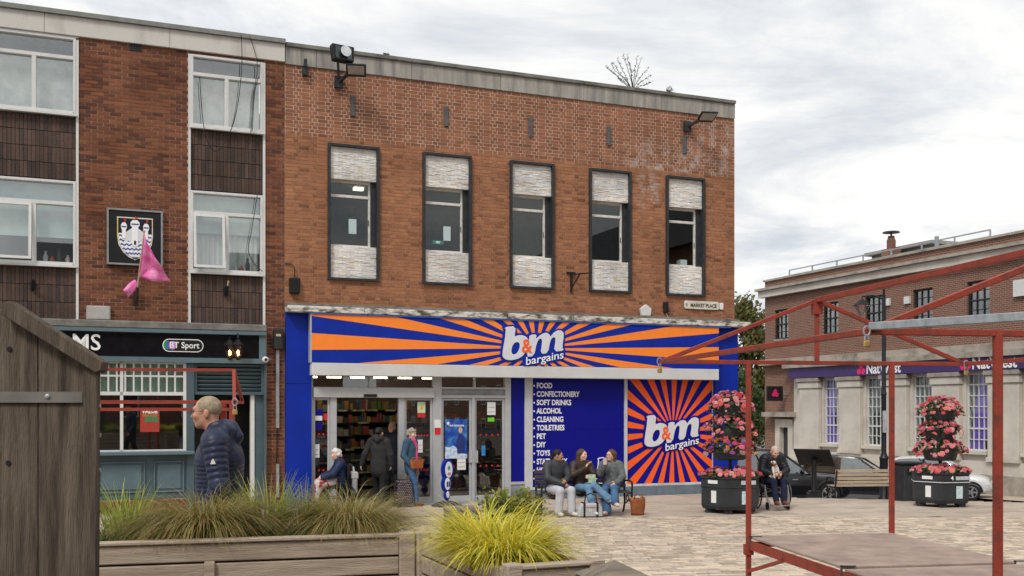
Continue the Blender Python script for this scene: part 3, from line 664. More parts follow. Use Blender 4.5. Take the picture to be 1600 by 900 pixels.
# sales floor: floor, ceiling with lit tubes, shelving with goods
inr = empty('sales_floor'); inr.parent = store
MB().box(.3, STORE_W - .3, .14, 9, -.12, .015).build('floor', mat('shop_floor', (.18, .16, .14), .4, var=.15), inr); MB().box(.3, STORE_W - .3, 2.0, 9, 3.12, 3.17).build('ceiling', mat('shop_ceiling', (.30, .27, .22), .9), inr)
MB().box(.3, STORE_W - .3, 8.2, 8.3, 0, 3.4).build('back_wall', room_dark, inr)
tube = emit('tube_glow', (1, .84, .55), 11)
for i, uu in enumerate((.6, 1.25, 1.9, 2.55, 3.2, 3.9, 4.6)):
    for j, yy in enumerate((2.4, 4.2, 6.0)):
        MB().box(uu + .1 * j, uu + .38 + .1 * j, yy, yy + .06, 2.93, 2.97).build('lamp_tube', tube, inr)
goods = [mat('goods_%d' % i, c, .5, var=.2) for i, c in enumerate([(.30, .06, .05), (.32, .24, .08), (.05, .10, .16), (.12, .16, .06), (.34, .30, .25), (.20, .07, .10), (.06, .05, .05), (.28, .14, .05)])]
shm = mat('shelf_dark', (.03, .026, .024), .6); strip = mat('price_strip', (.60, .52, .34), .5, col2=(.2, .16, .1), scale=7)
def gondola(u0, u1, y, rows=7, dep=.45, mirror=1):
    gd = empty('shelf_unit'); gd.parent = inr; q = MB(); q.box(u0, u1, y + dep, y + dep + .04, .02, 2.35)
    for r in range(rows): q.box(u0, u1, y, y + dep, .12 + r * .32, .145 + r * .32)
    q.build('shelf_frame', shm, gd); sp = MB()
    for r in range(rows):
        xx = u0
        while xx < u1 - .2:
            L1 = random.uniform(.12, .5)
            if random.random() < .6: sp.box(xx, min(u1, xx + L1), y - .012, y - .001, .105 + r * .32, .15 + r * .32)
            xx += L1 + .03
    sp.build('price_strips', strip, gd, kind='stuff')
    gb = MB()
    for r in range(rows):
        xx = u0 + .02
        while xx < u1 - .12:
            ww = random.uniform(.05, .17); hh = random.uniform(.12, .26); gb.mi = random.randrange(8); gb.box(xx, xx + ww - .01, y + random.uniform(.02, .1), y + dep - .05, .147 + r * .32, .147 + r * .32 + hh); xx += ww
    gb.build('goods', goods, gd, kind='stuff')
gondola(.35, 2.15, 3.0); gondola(2.35, 4.4, 4.2); gondola(ux_(690) + .1, ux_(795) + .5, 2.2, 6); gondola(.35, 1.1, 1.8, 6)
# ================================================================== the pub (same building line, u < 0)
pub_brick = brickmat('dark_red_brick', [(.085, .035, .024), (.15, .058, .034), (.20, .076, .04), (.23, .09, .046), (.17, .062, .035), (.10, .04, .028)])
MORT_P = mat('buff_mortar', (.50, .36, .26), .95, col2=(.18, .11, .08), scale=1.0, thr=(.42, .62), detail=6)
teal = mat('blue_grey_paint', (.075, .115, .135), .5, var=.12, scale=3); teal_lt = mat('blue_grey_paint_lighter', (.11, .165, .19), .5, var=.1, scale=3)
spand = brickmat('brown_tile', [(.075, .05, .042), (.10, .066, .054), (.115, .076, .062), (.06, .046, .044), (.105, .07, .055)])
white_u = mat('upvc_white', (.66, .66, .65), .4, var=.06)
curtain = mat('net_curtain', (.66, .68, .66), .9, var=.15, scale=3, stretch=(9, 1, .3)); blind = mat('pale_blind', (.58, .68, .64), .9, var=.08)
blind2 = mat('cool_blind', (.70, .75, .80), .9, var=.08)
PUB_U0 = -9.0
pub = empty('public_house', A0, TH, 'dark brick three storey pub with white windows and blue grey bar front', 'building')
P_TOP = fac(220, 34)[1]; P_BAND1 = fac(220, 41)[1]; P_BAND0 = fac(210, 69)[1]
c1 = (fac(-60, 200)[0], fac(123, 200)[0]); c2 = (fac(294, 200)[0], fac(414.5, 200)[0])
P_LEDGE = fac(350, 505)[1]; PB0 = fac(200, 503)[1]
wz = [fac(294, 84)[1], fac(294, 197)[1], fac(294, 297)[1], fac(294, 424)[1]]           # top window top / sill, second window top / sill
hol = [(c1[0], c1[1], P_LEDGE - .5, P_BAND0 + .02), (c2[0], c2[1], P_LEDGE - .5, wz[0])]
bl = lay([(c1[1], c2[0], P_LEDGE - .02, P_BAND0), (c2[1], -.012, P_LEDGE - .05, P_BAND0), (c2[0], c2[1], wz[0] + .02, P_BAND0)], [], bond='stretcher', J=.013)
pw = empty('brickwork_panel'); pw.parent = pub
mm = MB(); mm.box(c1[1], c2[0], .006, .3, P_LEDGE - .3, P_BAND0); mm.box(c2[1], -.004, .006, .3, -.3, P_BAND0); mm.box(c2[0], c2[1], .006, .3, wz[0] + .02, P_BAND0); mm.build('mortar', MORT_P, pw)
bl += lay([(c2[1] + .03, -.012, -.05, P_LEDGE - .06)], [], bond='stretcher', J=.013)
bricks(pw, bl, pub_brick, nind=300)
pc = empty('parapet'); pc.parent = pub
us = [PUB_U0, -7, -4.6, -2.3, -.008]
for a, b in zip(us, us[1:]): MB().box(a + .003, b - .003, -.06, .3, P_BAND0 + .002, P_BAND1).build('concrete_band', concrete_pale, pc, bevel=.006)
MB().box(PUB_U0, -.004, -.12, .3, P_BAND1 + .001, P_TOP).build('metal_edge', mat('green_grey_metal', (.22, .23, .21), .5, var=.15), pc)
MB().box(PUB_U0, -.3, .31, 9, P_BAND1 - .3, P_BAND1 - .1).build('roof', concrete, pub); MB().box(PUB_U0, -.02, 4.0, 4.1, -.2, P_BAND0).build('inner_wall', room_dark, pub)
for z in (wz[1] - .6, wz[3] - .5): MB().box(PUB_U0, -.3, .32, 4, z - .1, z).build('floor_slab', room_dark, pub)
pub_glass = glassmat('pub_glass', (.92, .95, .95), .10)
def pub_window(u0, u1, zt, zs, mull, open_left, kind):
    """big top light over two casements"""
    wr = empty('window', (u0, 0, 0)); wr.parent = pub; W = u1 - u0; T = .05; ztr = zt - (zt - zs) * .27
    q = MB(); q.box(0, T, -.03, .1, zs, zt); q.box(W - T, W, -.03, .1, zs, zt); q.box(T, W - T, -.03, .1, zt - T, zt); q.box(T, W - T, -.05, .1, zs, zs + .06); q.box(T, W - T, -.03, .1, ztr - .035, ztr + .035)
    mx = W * mull; q.box(mx - .04, mx + .04, -.03, .1, zs + .06, ztr - .035); q.build('frame', white_u, wr, bevel=.005)
    MB().box(-.02, W + .02, -.09, .0, zs - .04, zs - .001).build('sill', white_u, wr)
    MB().box(T, W - T, .05, .056, ztr + .035, zt - T).build('pane', pub_glass, wr); MB().box(mx + .04, W - T, .05, .056, zs + .06, ztr - .035).build('pane', pub_glass, wr)
    if open_left:    # top hung casement, its foot pushed out
        ca = empty('open_casement', (T, .0, ztr - .036)); ca.parent = wr; ca.rotation_euler = (R(-7), 0, 0); h = ztr - zs - .1; ww = mx - .04 - T; f = MB(); t_ = .05
        f.box(0, t_, -.05, -.01, -h, 0); f.box(ww - t_, ww, -.05, -.01, -h, 0); f.box(t_, ww - t_, -.05, -.01, -t_, 0); f.box(t_, ww - t_, -.05, -.01, -h, -h + t_); f.build('casement_frame', white_u, ca)
        MB().box(t_, ww - t_, -.033, -.027, -h + t_, -t_).build('casement_pane', pub_glass, ca)
    else: MB().box(T, mx - .04, .05, .056, zs + .06, ztr - .035).build('pane', pub_glass, wr)
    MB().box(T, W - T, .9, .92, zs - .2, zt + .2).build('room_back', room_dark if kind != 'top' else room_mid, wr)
    if kind == 'top': MB().box(T, W - T, .22, .23, zs + .06, ztr + .0).build('blind', blind2 if mull < .4 else mat('grey_blind', (.56, .57, .56), .9), wr)
    elif kind == 'blind': MB().box(T, W - T, .2, .21, zs + (zt - zs) * .34, zt - T).build('blind', blind, wr)
    else:
        MB().box(T, W - T, .2, .21, zt - (zt - zs) * .5, zt - T).build('blind', blind, wr)
        cu = MB(); P = []; nn = 40
        for r in (zs + .06, zt - .3): P.append([(T + (W - 2 * T) * k / nn, .30 + .035 * math.sin(k * 1.9), r) for k in range(nn + 1)])
        cu.grid(P); cu.build('net_curtain', curtain, wr, smooth='all')
    if kind != 'top':
        for k, (dx, hh, cc) in enumerate(((.10, .22, (.5, .5, .5)), (.22, .12, (.4, .08, .06)), (.35, .28, (.06, .05, .05)), (.5, .16, (.45, .4, .35)))):
            MB().lathe([(.0, 0), (.04, .0), (.05, hh * .5), (.02, hh * .8), (.025, hh)], 10).build('ornament', mat('ornament_%d' % k, cc, .4), wr, (mx + .1 + dx * (W - mx - .2) / .55, .13, zs + .061), smooth=True)
def panel(u0, u1, z0, z1):
    p = empty('tile_panel', (u0, 0, 0)); p.parent = pub; W = u1 - u0
    MB().box(0, W, .05, .12, z0, z1).build('tile_bed', mat('dark_grout', (.03, .024, .02), .9), p)
    n = round(W / .072); rr = max(2, round((z1 - z0) / .31)); sh = MB().box(.004, W / n - .004, .03, .051, .006, (z1 - z0) / rr - .006).mesh('tile', spand)
    for r in range(rr):
        for k in range(n): link('tile', sh, p, (W * k / n, random.uniform(-.004, .002), z0 + (z1 - z0) * r / rr))
T = .05
for (a, b, mu, first) in ((c1[0], c1[1], .71, True), (c2[0], c2[1], .49, False)):
    dzr = .0 if not first else .02
    pub_window(a + T, b - T, wz[0] if not first else P_BAND0 - .02, wz[1], mu if not first else .615, False, 'top')
    panel(a + T, b - T, wz[2] + .03, wz[1] - .045)
    pub_window(a + T, b - T, wz[2], wz[3], mu if not first else .615, True, 'blind' if first else 'curtain')
    panel(a + T, b - T, P_LEDGE - .02, wz[3] - .045)
    for x in (a, b - T): MB().box(x + .001, x + T - .001, -.02, .15, P_LEDGE - .03, wz[0] - .0).build('frame_post', white_u, pub)
MB().box(c1[0], c1[1], -.02, .3, P_BAND0 - .02, P_BAND0 + .001).build('window_head', white_u, pub)
# lead covered ledge and bar front
Z_F1 = fac(380, 518, .25)[1]; Z_F0 = fac(380, 568, .25)[1]
uR = fac(416, 560, .25)[0]; uL = PUB_U0
MB().box(uL, fac(414, 505)[0], -.30, .02, Z_F1 + .002, P_LEDGE - .03).build('lead_ledge', mat('lead_grey', (.23, .225, .21), .8), pub, bevel=.02)
fs = empty('bar_fascia'); fs.parent = pub
MB().box(uL, uR, -.20, -.02, Z_F0, Z_F1).build('fascia_board', teal, fs); MB().box(uL, uR, -.30, -.20, Z_F1 - .07, Z_F1).build('cornice', teal_lt, fs); MB().box(uL, uR, -.26, -.2, Z_F0, Z_F0 + .10).build('lower_moulding', teal_lt, fs)
MB().box(fac(405, 540, .25)[0], uR, -.25, -.2, Z_F0 + .1, Z_F1 - .07).build('end_bracket', teal_lt, fs)
u1_ = fac(405, 540, .25)[0]; MB().box(uL, u1_ - .004, -.225, -.2, Z_F0 + .12, Z_F1 - .09).build('sign_panel', mat('gloss_black_panel', (.008, .008, .010), .15, var=.2), fs)
zc = (Z_F0 + Z_F1) / 2 + .015
ue = fac(158, 538, .25)[0]; text('lettering', 'ARMS', .44, sign_white, fs, ue, -.232, zc + .01, width=1.08, align='RIGHT', offset=.004, extrude=.006)
ub = fac(254, 540, .25)[0]; uw = fac(318, 540, .25)[0] - ub
def stadium(cx, cz, W, H, n=10): return [(cx + (W / 2 - H / 2) * (1 if math.cos(t) >= 0 else -1) + H / 2 * math.cos(t), cz + H / 2 * math.sin(t)) for t in [2 * PI * k / (4 * n) + .0001 for k in range(4 * n)]]
bt = empty('sport_badge'); bt.parent = fs
MB().prism(stadium(ub + uw / 2, zc, uw, .26), -.234, -.226).build('badge_rim', sign_white, bt); MB().prism(stadium(ub + uw / 2, zc, uw - .035, .225), -.238, -.2345).build('badge_face', black, bt)
for k, (cc, px) in enumerate((((.02, .30, .12), .09), ((.10, .12, .45), .14), ((.55, .25, .6), .19))): MB().prism([(ub + px + .07 * math.cos(a * PI / 6), zc + .0 + .085 * math.sin(a * PI / 6)) for a in range(12)], -.2415 - .0015 * k, -.2385).build('badge_swirl', mat('swirl_%d' % k, cc, .4), bt)
text('lettering', 'BT Sport', .17, sign_white, bt, ub + .13, -.2455, zc, width=uw - .22, offset=.002, extrude=.002)
# lattice window
gx = lambda x: fac(x, 640, .1)[0]
gz = lambda y, x=225: fac(x, y, .1)[1]
lw = empty('bar_window'); lw.parent = pub
a, b = gx(60), gx(291); zt, zm, zs = Z_F0, gz(615), gz(705)
q = MB(); xm = gx(190)
q.box(b - .06, b, -.14, -.04, zs, zt); q.box(xm - .03, xm + .03, -.14, -.04, zs, zt); q.box(a, b - .06, -.14, -.04, zm - .035, zm + .035); q.box(a, b - .06, -.14, -.04, zs, zs + .03); q.box(a, b - .06, -.14, -.04, zt - .03, zt)
q.build('frame', white_u, lw)
bars = MB(); nb = 17
for k in range(1, nb):
    x = a + (b - .06 - a) * k / nb
    if abs(x - xm) > .06: bars.box(x - .016, x + .016, -.125, -.06, zm + .036, zt - .031)
bars.box(a, b - .06, -.122, -.063, (zm + zt) / 2 + .02, (zm + zt) / 2 + .055)
bars.build('glazing_bars', white_u, lw)
MB().box(a, b - .06, -.09, -.085, zm + .035, zt - .03).build('pane', glass, lw); MB().box(a, xm - .03, -.09, -.084, zs + .03, zm - .035).build('pane', glass_dark, lw); MB().box(xm + .03, b - .06, -.09, -.084, zs + .03, zm - .035).build('pane', glass_dark, lw)
MB().box(a, b - .06, .05, .06, zm, zt).build('green_blind', mat('pale_green_blind', (.42, .52, .42), .9, var=.15, scale=2, stretch=(6, 1, .3)), lw)
MB().box(a - 2, b + 1.6, 2.4, 2.5, 0, zt + .5).build('bar_back_wall', room_dark, lw); MB().box(a, b, .3, .9, .55, 1.05).build('bar_seat', mat('brown_leatherette', (.12, .05, .03), .5), lw)
px0, px1 = gx(219), gx(249); pz0, pz1 = gz(675), gz(637); po = empty('value_poster'); po.parent = lw
MB().box(px0, px1, -.0965, -.0935, pz0, pz1).build('poster_sheet', mat('poster_red', (.40, .05, .035), .5, var=.15, scale=8), po)
for k in range(5): MB().lathe([(.02, 0), (.02, .10), (.008, .13), (.008, .16)], 8).build('printed_bottle', mat('bottle_green_print', (.03, .25, .10), .5), po, (px0 + .11 + k * .05, -.0985, pz0 + .2)).scale = (1, .05, 1)
text('lettering', 'VALUE', .11, sign_white, po, (px0 + px1) / 2, -.1005, pz1 - .075, width=.3, align='CENTER', offset=.004, extrude=.001); text('lettering', 'BOTTLES', .07, mat('gold_print', (.5, .25, .05), .5), po, (px0 + px1) / 2, -.1005, pz1 - .15, width=.27, align='CENTER', offset=.003, extrude=.001)
# sill, stall riser panels, brick base
MB().box(uL, gx(303), -.34, -.04, zs - .07, zs - .001).build('sill', teal_lt, pub, bevel=.01)
MB().box(uL, gx(301), -.12, .06, .30, zs - .07).build('stall_riser', teal, pub)
for (xa, xb) in ((62, 148), (152, 227), (240, 288)):
    p = empty('riser_panel'); p.parent = pub; x0, x1 = gx(xa), gx(xb); z0, z1 = .42, zs - .2; q = MB()
    for (c, d, e_, f2) in ((x0, x1, z1 - .03, z1), (x0, x1, z0, z0 + .03), (x0, x0 + .03, z0 + .03, z1 - .03), (x1 - .03, x1, z0 + .03, z1 - .03)): q.box(c, d, -.15, -.121, e_, f2)
    q.build('moulding', teal_lt, p, bevel=.008); MB().box(x0 + .07, x1 - .07, -.135, -.121, z0 + .07, z1 - .07).build('raised_field', teal_lt, p, bevel=.006)
pl2 = empty('brick_plinth'); pl2.parent = pub
for r in range(3):
    k = 0; xx = -6.2 - (.11 if r % 2 else 0); sh = MB().box(0, .21, -.13, .0, 0, .065).mesh('brick', pub_brick)
    while xx < gx(301) - .2: link('brick', sh, pl2, (xx, 0, .05 + r * .078)); xx += .222
MB().box(uL, gx(301), -.12, 0, -.2, .29).build('mortar', MORT_P, pl2)
# pilaster, louvre, door recess
MB().box(gx(291.5), gx(303), -.16, .3, -.1, Z_F0).build('pilaster', teal, pub)
lv = empty('louvre'); lv.parent = pub; x0, x1 = gx(303.5), gx(412); z0, z1 = gz(612, 350), Z_F0
q = MB(); q.box(x0, x0 + .05, -.12, .0, z0, z1); q.box(x1 - .05, x1, -.12, .0, z0, z1); q.box(x0, x1, -.13, .0, z0 - .06, z0); q.build('frame', teal, lv)
MB().box(x0, x1, .0, .02, z0, z1).build('louvre_back', black, lv)
sl = MB().bar((x0 + .05, -.05, 0), (x1 - .05, -.05, 0), .012, .075, up=(0, -.75, .66)).mesh('louvre_blade', teal_lt)
for k in range(7): link('louvre_blade', sl, lv, (0, 0, z0 + .04 + k * (z1 - z0) / 7))
MB().box(x1 + .001, fac(415, 600)[0] - .01, -.16, .2, -.1, Z_F0).build('pilaster', teal, pub)
dr_ = empty('bar_door'); dr_.parent = pub; zd = z0 - .062
MB().box(x0, x1, 1.0, 1.05, 0, zd).build('door_leaf', mat('dark_door', (.022, .028, .032), .4, var=.2), dr_); MB().box(gx(392), gx(398), -.06, .1, 0, zd).build('door_post', white_u, dr_); MB().box(x0, x0 + .02, 0, 1.0, 0, zd).build('recess_side', room_dark, dr_); MB().box(gx(398), x1, -.03, .1, 0, zd).build('side_panel', teal, dr_)
MB().box(x0, x1, 0, 1.0, zd, zd + .05).build('recess_ceiling', room_dark, dr_); MB().box(x0 + .15, x0 + .5, .96, .999, .95, 1.3).build('door_notice', mat('grey_print', (.32, .38, .42), .6, var=.3, scale=30), dr_)
MB().box(x0 + .02, x0 + .16, .9, .905, .86, .95).build('sticker', mat('green_blue_sticker', (.05, .28, .25), .5), dr_)
arch = MB(); arch.tube([(x1 - .75 + .25 * math.cos(t), .99, 1.5 + .35 * math.sin(t)) for t in [PI * k / 10 for k in range(11)]], .012, 6); arch.build('door_moulding', teal_lt, dr_)
MB().box(-9, gx(415), -.02, 1.5, -.2, .012).build('threshold', mat('step_grey', (.33, .33, .33), .8), pub)
# ------------------------------------------------------------------ things fixed to the two fronts
def wall_thing(name, px, py, v, label, cat, group=None):
    u, w_ = fac(px, py, v); p = A0 + U * u - NV * v; o = empty(name, (p.x, p.y, w_), TH, label, cat, group); return o
def u_px(px, y=300, v=0): return fac(px, y, v)[0]
# hanging emblem board
em = wall_thing('emblem_sign', 211, 371, .1, 'square black sign with castle shield on the pub wall', 'sign')
hw = (u_px(254) - u_px(167)) / 2; hh = (fac(211, 328)[1] - fac(211, 415)[1]) / 2
MB().box(-hw, hw, .0, .1, -hh, hh).build('sign_box', black, em); q = MB(); t = .035
q.box(-hw, hw, -.02, 0, hh - t, hh); q.box(-hw, hw, -.02, 0, -hh, -hh + t); q.box(-hw, -hw + t, -.02, 0, -hh + t, hh - t); q.box(hw - t, hw, -.02, 0, -hh + t, hh - t); q.build('grey_rim', mat('grey_rim', (.30, .31, .33), .4, metal=.3), em)
def shield(s): return [(-s, s * 1.12), (s, s * 1.12), (s, 0), (s * .93, -s * .5), (s * .68, -s * .95), (s * .35, -s * 1.25), (0, -s * 1.42), (-s * .35, -s * 1.25), (-s * .68, -s * .95), (-s * .93, -s * .5), (-s, 0)]
S0 = hw * .64; sz = .02
Mz = Matrix.Translation((0, 0, sz)); gold = mat('gold_edge', (.70, .55, .12), .4, col2=(.75, .75, .72), scale=2.5, thr=(.42, .55)); ink = mat('shield_ink', (.012, .014, .03), .4); blue_ln = mat('wave_blue', (.02, .06, .30), .5)
MB().prism(shield(S0), -.010, -.001, Mz).build('shield_edge', gold, em); MB().prism(shield(S0 * .94), -.014, -.0105, Mz).build('shield_field', ink, em)
MB().prism([(p[0] * 1, min(p[1], .05 * 1)) for p in shield(S0 * .93)], -.017, -.0145, Mz).build('shield_water', sign_white, em)
for k in range(6):
    z = -.02 - k * .085; half = S0 * .9 * math.sqrt(max(.02, 1 - (max(0, -z - .02) / (S0 * 1.3)) ** 1.7)); P = []
    for r in (0, .032): P.append([(-half + 2 * half * j / 24, -.019, z + r + .016 * math.sin(j * 1.57)) for j in range(25)])
    MB().grid(P).build('wave_line', blue_ln, em, (0, 0, sz))
def tower(cx, z0, wd, h):
    t_ = empty('castle_tower'); t_.parent = em
    MB().prism([(cx - wd, z0), (cx + wd, z0), (cx + wd, z0 + h), (cx + wd * 1.5, z0 + h + .03), (cx + wd * 1.5, z0 + h + .09), (cx + wd * .8, z0 + h + .14), (cx - wd * .8, z0 + h + .14), (cx - wd * 1.5, z0 + h + .09), (cx - wd * 1.5, z0 + h + .03), (cx - wd, z0 + h)], -.026, -.020, Mz).build('tower_stone', sign_white, t_)
    MB().box(cx - wd * 1.2, cx + wd * 1.2, -.0285, -.0265, z0 + h + .045 + sz, z0 + h + .07 + sz).build('tower_line', blue_ln, t_); MB().prism([(cx, z0 + h + .14), (cx, z0 + h + .22), (cx + .05, z0 + h + .19)], -.025, -.021, Mz).build('pennant', red_print, t_)
tower(-S0 * .62, -.05, .036, .17); tower(S0 * .62, -.05, .036, .17); tower(0, -.20, .056, .38)
MB().prism([(-S0 * .6, -.1), (S0 * .6, -.1), (S0 * .6, .05), (.06, .16), (-.06, .16), (-S0 * .6, .05)], -.0195, -.0185, Mz).build('castle_wall', sign_grey, em); MB().box(-.02, .02, -.0285, -.0262, -.17 + sz, -.09 + sz).build('castle_gate', black, em)
# flag
fl = wall_thing('flag', 212, 462, .0, 'pink flag on a short staff in front of the castle sign', 'flag')
top = Vector((fac(225, 365, .5)[0] - fac(212, 462)[0], -.62, fac(225, 365, .5)[1] - fac(212, 462)[1]))
foot = Vector((0, -.06, -.1)); MB().box(-.04, .04, -.02, 0, -.2, .1).tube([foot, foot + (top - foot) * .2], .03).build('staff_socket', mat('rusty_black', (.05, .035, .03), .8, var=.4), fl)
MB().tube([foot + (top - foot) * .15, top], .014, 8).lathe([(.001, 0), (.025, .02), (.018, .045), (.001, .06)], 10, Matrix.Translation(top)).build('staff', mat('bare_wood', (.55, .42, .30), .7), fl, smooth=True)
cl = MB(); P = []; n1_, n2_ = 16, 12
for i in range(n1_ + 1):
    s = i / n1_; row = []; p0 = top + (foot - top) * (.02 + .62 * s)
    for j in range(n2_ + 1):
        t = j / n2_; fall = .36 * t * (1 - .25 * s); row.append((p0.x + t * (.14 + .46 * s) - .26 * max(0, s - .78) / .22 * (1 - t) * t * 3, p0.y - .075 * math.sin(t * 8 + s * 3) * t - .05 * math.sin(s * 11 - t * 4) * t - .03 * t, p0.z - fall * (1 - s * .62) - .03 * math.sin(t * 11) * s))
    P.append(row)
cl.grid(P); tail = []
for i in range(7):
    s = i / 6; tail.append([(-.02 - .22 * s + .03 * k, -.16 - .04 * math.sin(k * 2), .30 - .20 * s - .05 * k + .02 * math.sin(k * 2 + s * 4)) for k in range(4)])
cl.grid(tail)
pink = mat('pink_cloth', (.85, .13, .46), .8, col2=(.90, .40, .64), scale=5, sub=0); fo = cl.build('flag_cloth', pink, fl, smooth='all'); so = fo.modifiers.new('thick', 'SOLIDIFY'); so.thickness = .006
mid_ = Vector(P[11][7]); text('lettering', 'LOVE', .10, mat('dark_pink_print', (.45, .02, .16), .7), fl, mid_.x - .12, mid_.y - .06, mid_.z, width=.24, rot=R(-8), extrude=.001)
# small wall fittings
jb = wall_thing('junction_box', 154, 489, .12, 'grey electrical box on the ledge below the castle sign', 'box'); MB().box(-.22, .22, 0, .12, -.14, .14).build('box_body', mat('light_grey_plastic', (.42, .41, .39), .6, var=.1), jb, bevel=.02); MB().box(-.2, .2, -.012, -.001, -.12, .12).build('box_lid', mat('light_grey_plastic', (.42, .41, .39), .6), jb, bevel=.01)
for (px, py, lab) in ((51, 446, 'black flag socket on the tile panel at the far left'), (353, 455, 'black flag socket with broken staff on the right tile panel')):
    s = wall_thing('flag_socket', px, py, .03, lab, 'bracket', 'flag sockets on the tile panels'); MB().box(-.04, .04, -.01, .06, -.08, .08).tube([(0, -.02, -.05), (.02, -.14, .10)], .028).build('socket', black, s)
    if px > 100: MB().tube([(.02, -.14, .10), (.03, -.18, .19)], .016).build('broken_staff', mat('bare_wood', (.55, .42, .30), .7), s)
vt = wall_thing('air_brick', 212, 74, .01, 'dark air brick high on the pub wall', 'vent'); q = MB(); q.box(-.11, .11, 0, .02, -.07, .07); q.build('vent_back', black, vt)
for k in range(5): MB().box(-.11 + k * .05, -.09 + k * .05, -.01, 0, -.07, .07).build('vent_bar', dark_frame, vt)
ub_ = wall_thing('meter_box', 435, 530, .14, 'dark meter box with galvanised conduit on the brick pier', 'box'); MB().box(-.1, .1, 0, .14, -.21, .21).build('box_body', mat('charcoal_plastic', (.03, .03, .032), .5), ub_, bevel=.015); MB().box(-.05, .05, -.006, 0, .06, .11).build('sticker', mat('sticker_buff', (.5, .42, .25), .5), ub_)
MB().box(-.035, .03, .08, .13, -1.85, -.22).build('conduit', galv, ub_); MB().tube([(0, .11, -1.85), (-.02, .11, -2.6)], .012, 6).build('cable', black, ub_); MB().box(-.03, .03, .08, .13, -3.3, -2.6).build('conduit', galv, ub_)
ct = wall_thing('security_camera', 417, 562, .3, 'small white dome security camera at the end of the bar fascia', 'camera'); MB().tube([(.1, .22, .02), (0, .02, .0)], .03).build('camera_arm', alu_dark, ct)
MB().lathe([(.001, -.07), (.05, -.05), (.075, 0), (.05, .05), (.001, .07)], 16).build('camera_head', white_u, ct, (-.03, 0, 0), smooth='all'); MB().lathe([(.001, 0), (.03, .005), (.03, .02)], 12, Matrix.Translation((-.03, -.06, 0)) @ Matrix.Rotation(R(90), 4, 'X')).build('camera_lens', black_gloss, ct)
for k, (px, py) in enumerate(((372, 549), (359, 549))):
    ln = wall_thing('wall_lantern', px, py, .42 if k == 0 else .25, 'lit brass and black lantern hanging before the bar fascia' if k == 0 else 'second lit lantern half hidden behind the front lantern', 'lantern', 'lanterns at the bar'); sc = 1.0 if k == 0 else .8
    q = MB(); q.lathe([(.11, .10), (.125, .13), (.04, .22), (.03, .25)], 6); q.lathe([(.015, .25), (.03, .28), (.01, .31)], 8); q.build('lantern_cap', black, ln)
    q = MB()
    for a in range(6): q.bar((.05 * math.cos(a * PI / 3), .05 * math.sin(a * PI / 3), -.13), (.105 * math.cos(a * PI / 3), .105 * math.sin(a * PI / 3), .10), .012)
    q.lathe([(.02, -.18), (.055, -.15), (.055, -.13)], 6); q.build('lantern_frame', mat('brass_black', (.05, .035, .02), .4, metal=.5), ln)
    MB().lathe([(.046, -.128), (.098, .098)], 6).build('lantern_glass', glassmat('lantern_glass', (1, .95, .85), .03), ln)
    MB().lathe([(.001, -.09), (.028, -.06), (.024, .0), (.001, .03)], 10).build('lamp_bulb', emit('lantern_glow', (1, .55, .18), 9), ln)
    MB().tube([(0, .0, .30), (0, .02, .36), (0, .42, .36)], .012, 6).build('lantern_arm', black, ln)
# floodlights on the store parapet
def flood(px, py, label, big):
    f = wall_thing('floodlight', px, py, .35, label, 'floodlight', 'floodlights under the parapet')
    MB().box(-.09, .09, .25, .34, -.12, .12).bar((0, .28, 0), (.12, -.05, .08), .06, .05).build('bracket', dark_frame, f)
    h = empty('lamp_head', (.22, -.15, .14)); h.parent = f; h.rotation_euler = (R(-14), 0, R(-14))
    MB().box(-.16, .26, -.25, .22, -.025, .025).build('led_housing', dark_frame, h, bevel=.02); MB().box(-.12, .22, -.22, .1, -.031, -.026).build('led_lens', mat('frosted_lens', (.45, .45, .42), .3), h)
    if big:
        h2 = empty('lamp_head', (-.06, -.22, .40)); h2.parent = f; h2.rotation_euler = (R(-8), 0, R(10))
        MB().prism([(-.22, -.17), (.22, -.17), (.25, .17), (-.25, .17)], -.14, .02).box(-.14, .14, .02, .12, -.12, .12).build('lamp_body', black, h2, bevel=.015)
        MB().lathe([(.001, .0), (.09, .01), (.115, .04)], 20, Matrix.Translation((.02, -.10, .0)) @ Matrix.Rotation(R(90), 4, 'X')).build('reflector', mat('reflector_silver', (.7, .7, .68), .15, metal=.9), h2, (0, -.085, 0)); MB().box(-.18, .18, -.147, -.142, -.13, .13).build('front_glass', glass, h2)
        MB().bar((-.06, .1, .35), (0, .28, .0), .05).build('yoke', dark_frame, f)
flood(534, 122, 'double floodlight at the left end of the store parapet', True); flood(1084, 193, 'single slim floodlight at the right end of the store wall', False)
lb_ = wall_thing('wall_bracket', 477, 105, .1, 'small dark lamp bracket beside the double floodlight', 'bracket'); MB().box(-.05, .05, -.02, .1, -.16, .0).box(-.03, .03, -.06, .02, 0, .16).build('bracket_body', dark_frame, lb_)
al = wall_thing('alarm_box', 461, 446, .12, 'black speaker box on the brick at the left end of the store', 'box'); MB().box(-.11, .11, 0, .12, -.16, .16).build('box_body', black, al, bevel=.015); MB().tube([(0, .05, .16), (0, .06, .4), (-.08, .09, .46), (-.2, .1, .46)], .01, 6).build('cable', black, al)
dp = wall_thing('downlight', 1042, 480, .1, 'small black box light below the rightmost store window', 'box'); MB().box(-.06, .06, 0, .1, -.13, .13).build('box_body', black, dp, bevel=.02); MB().tube([(0, .05, -.13), (.05, .05, -.22), (.25, .06, -.28)], .008, 6).build('cable', white_u, dp)
ab = wall_thing('burglar_alarm', 1010, 485, .09, 'white pentagonal alarm box above the store ledge', 'alarm'); MB().prism([(-.12, -.13), (.12, -.13), (.15, .04), (0, .15), (-.15, .04)], 0, .09).build('alarm_case', white_u, ab, bevel=.01)
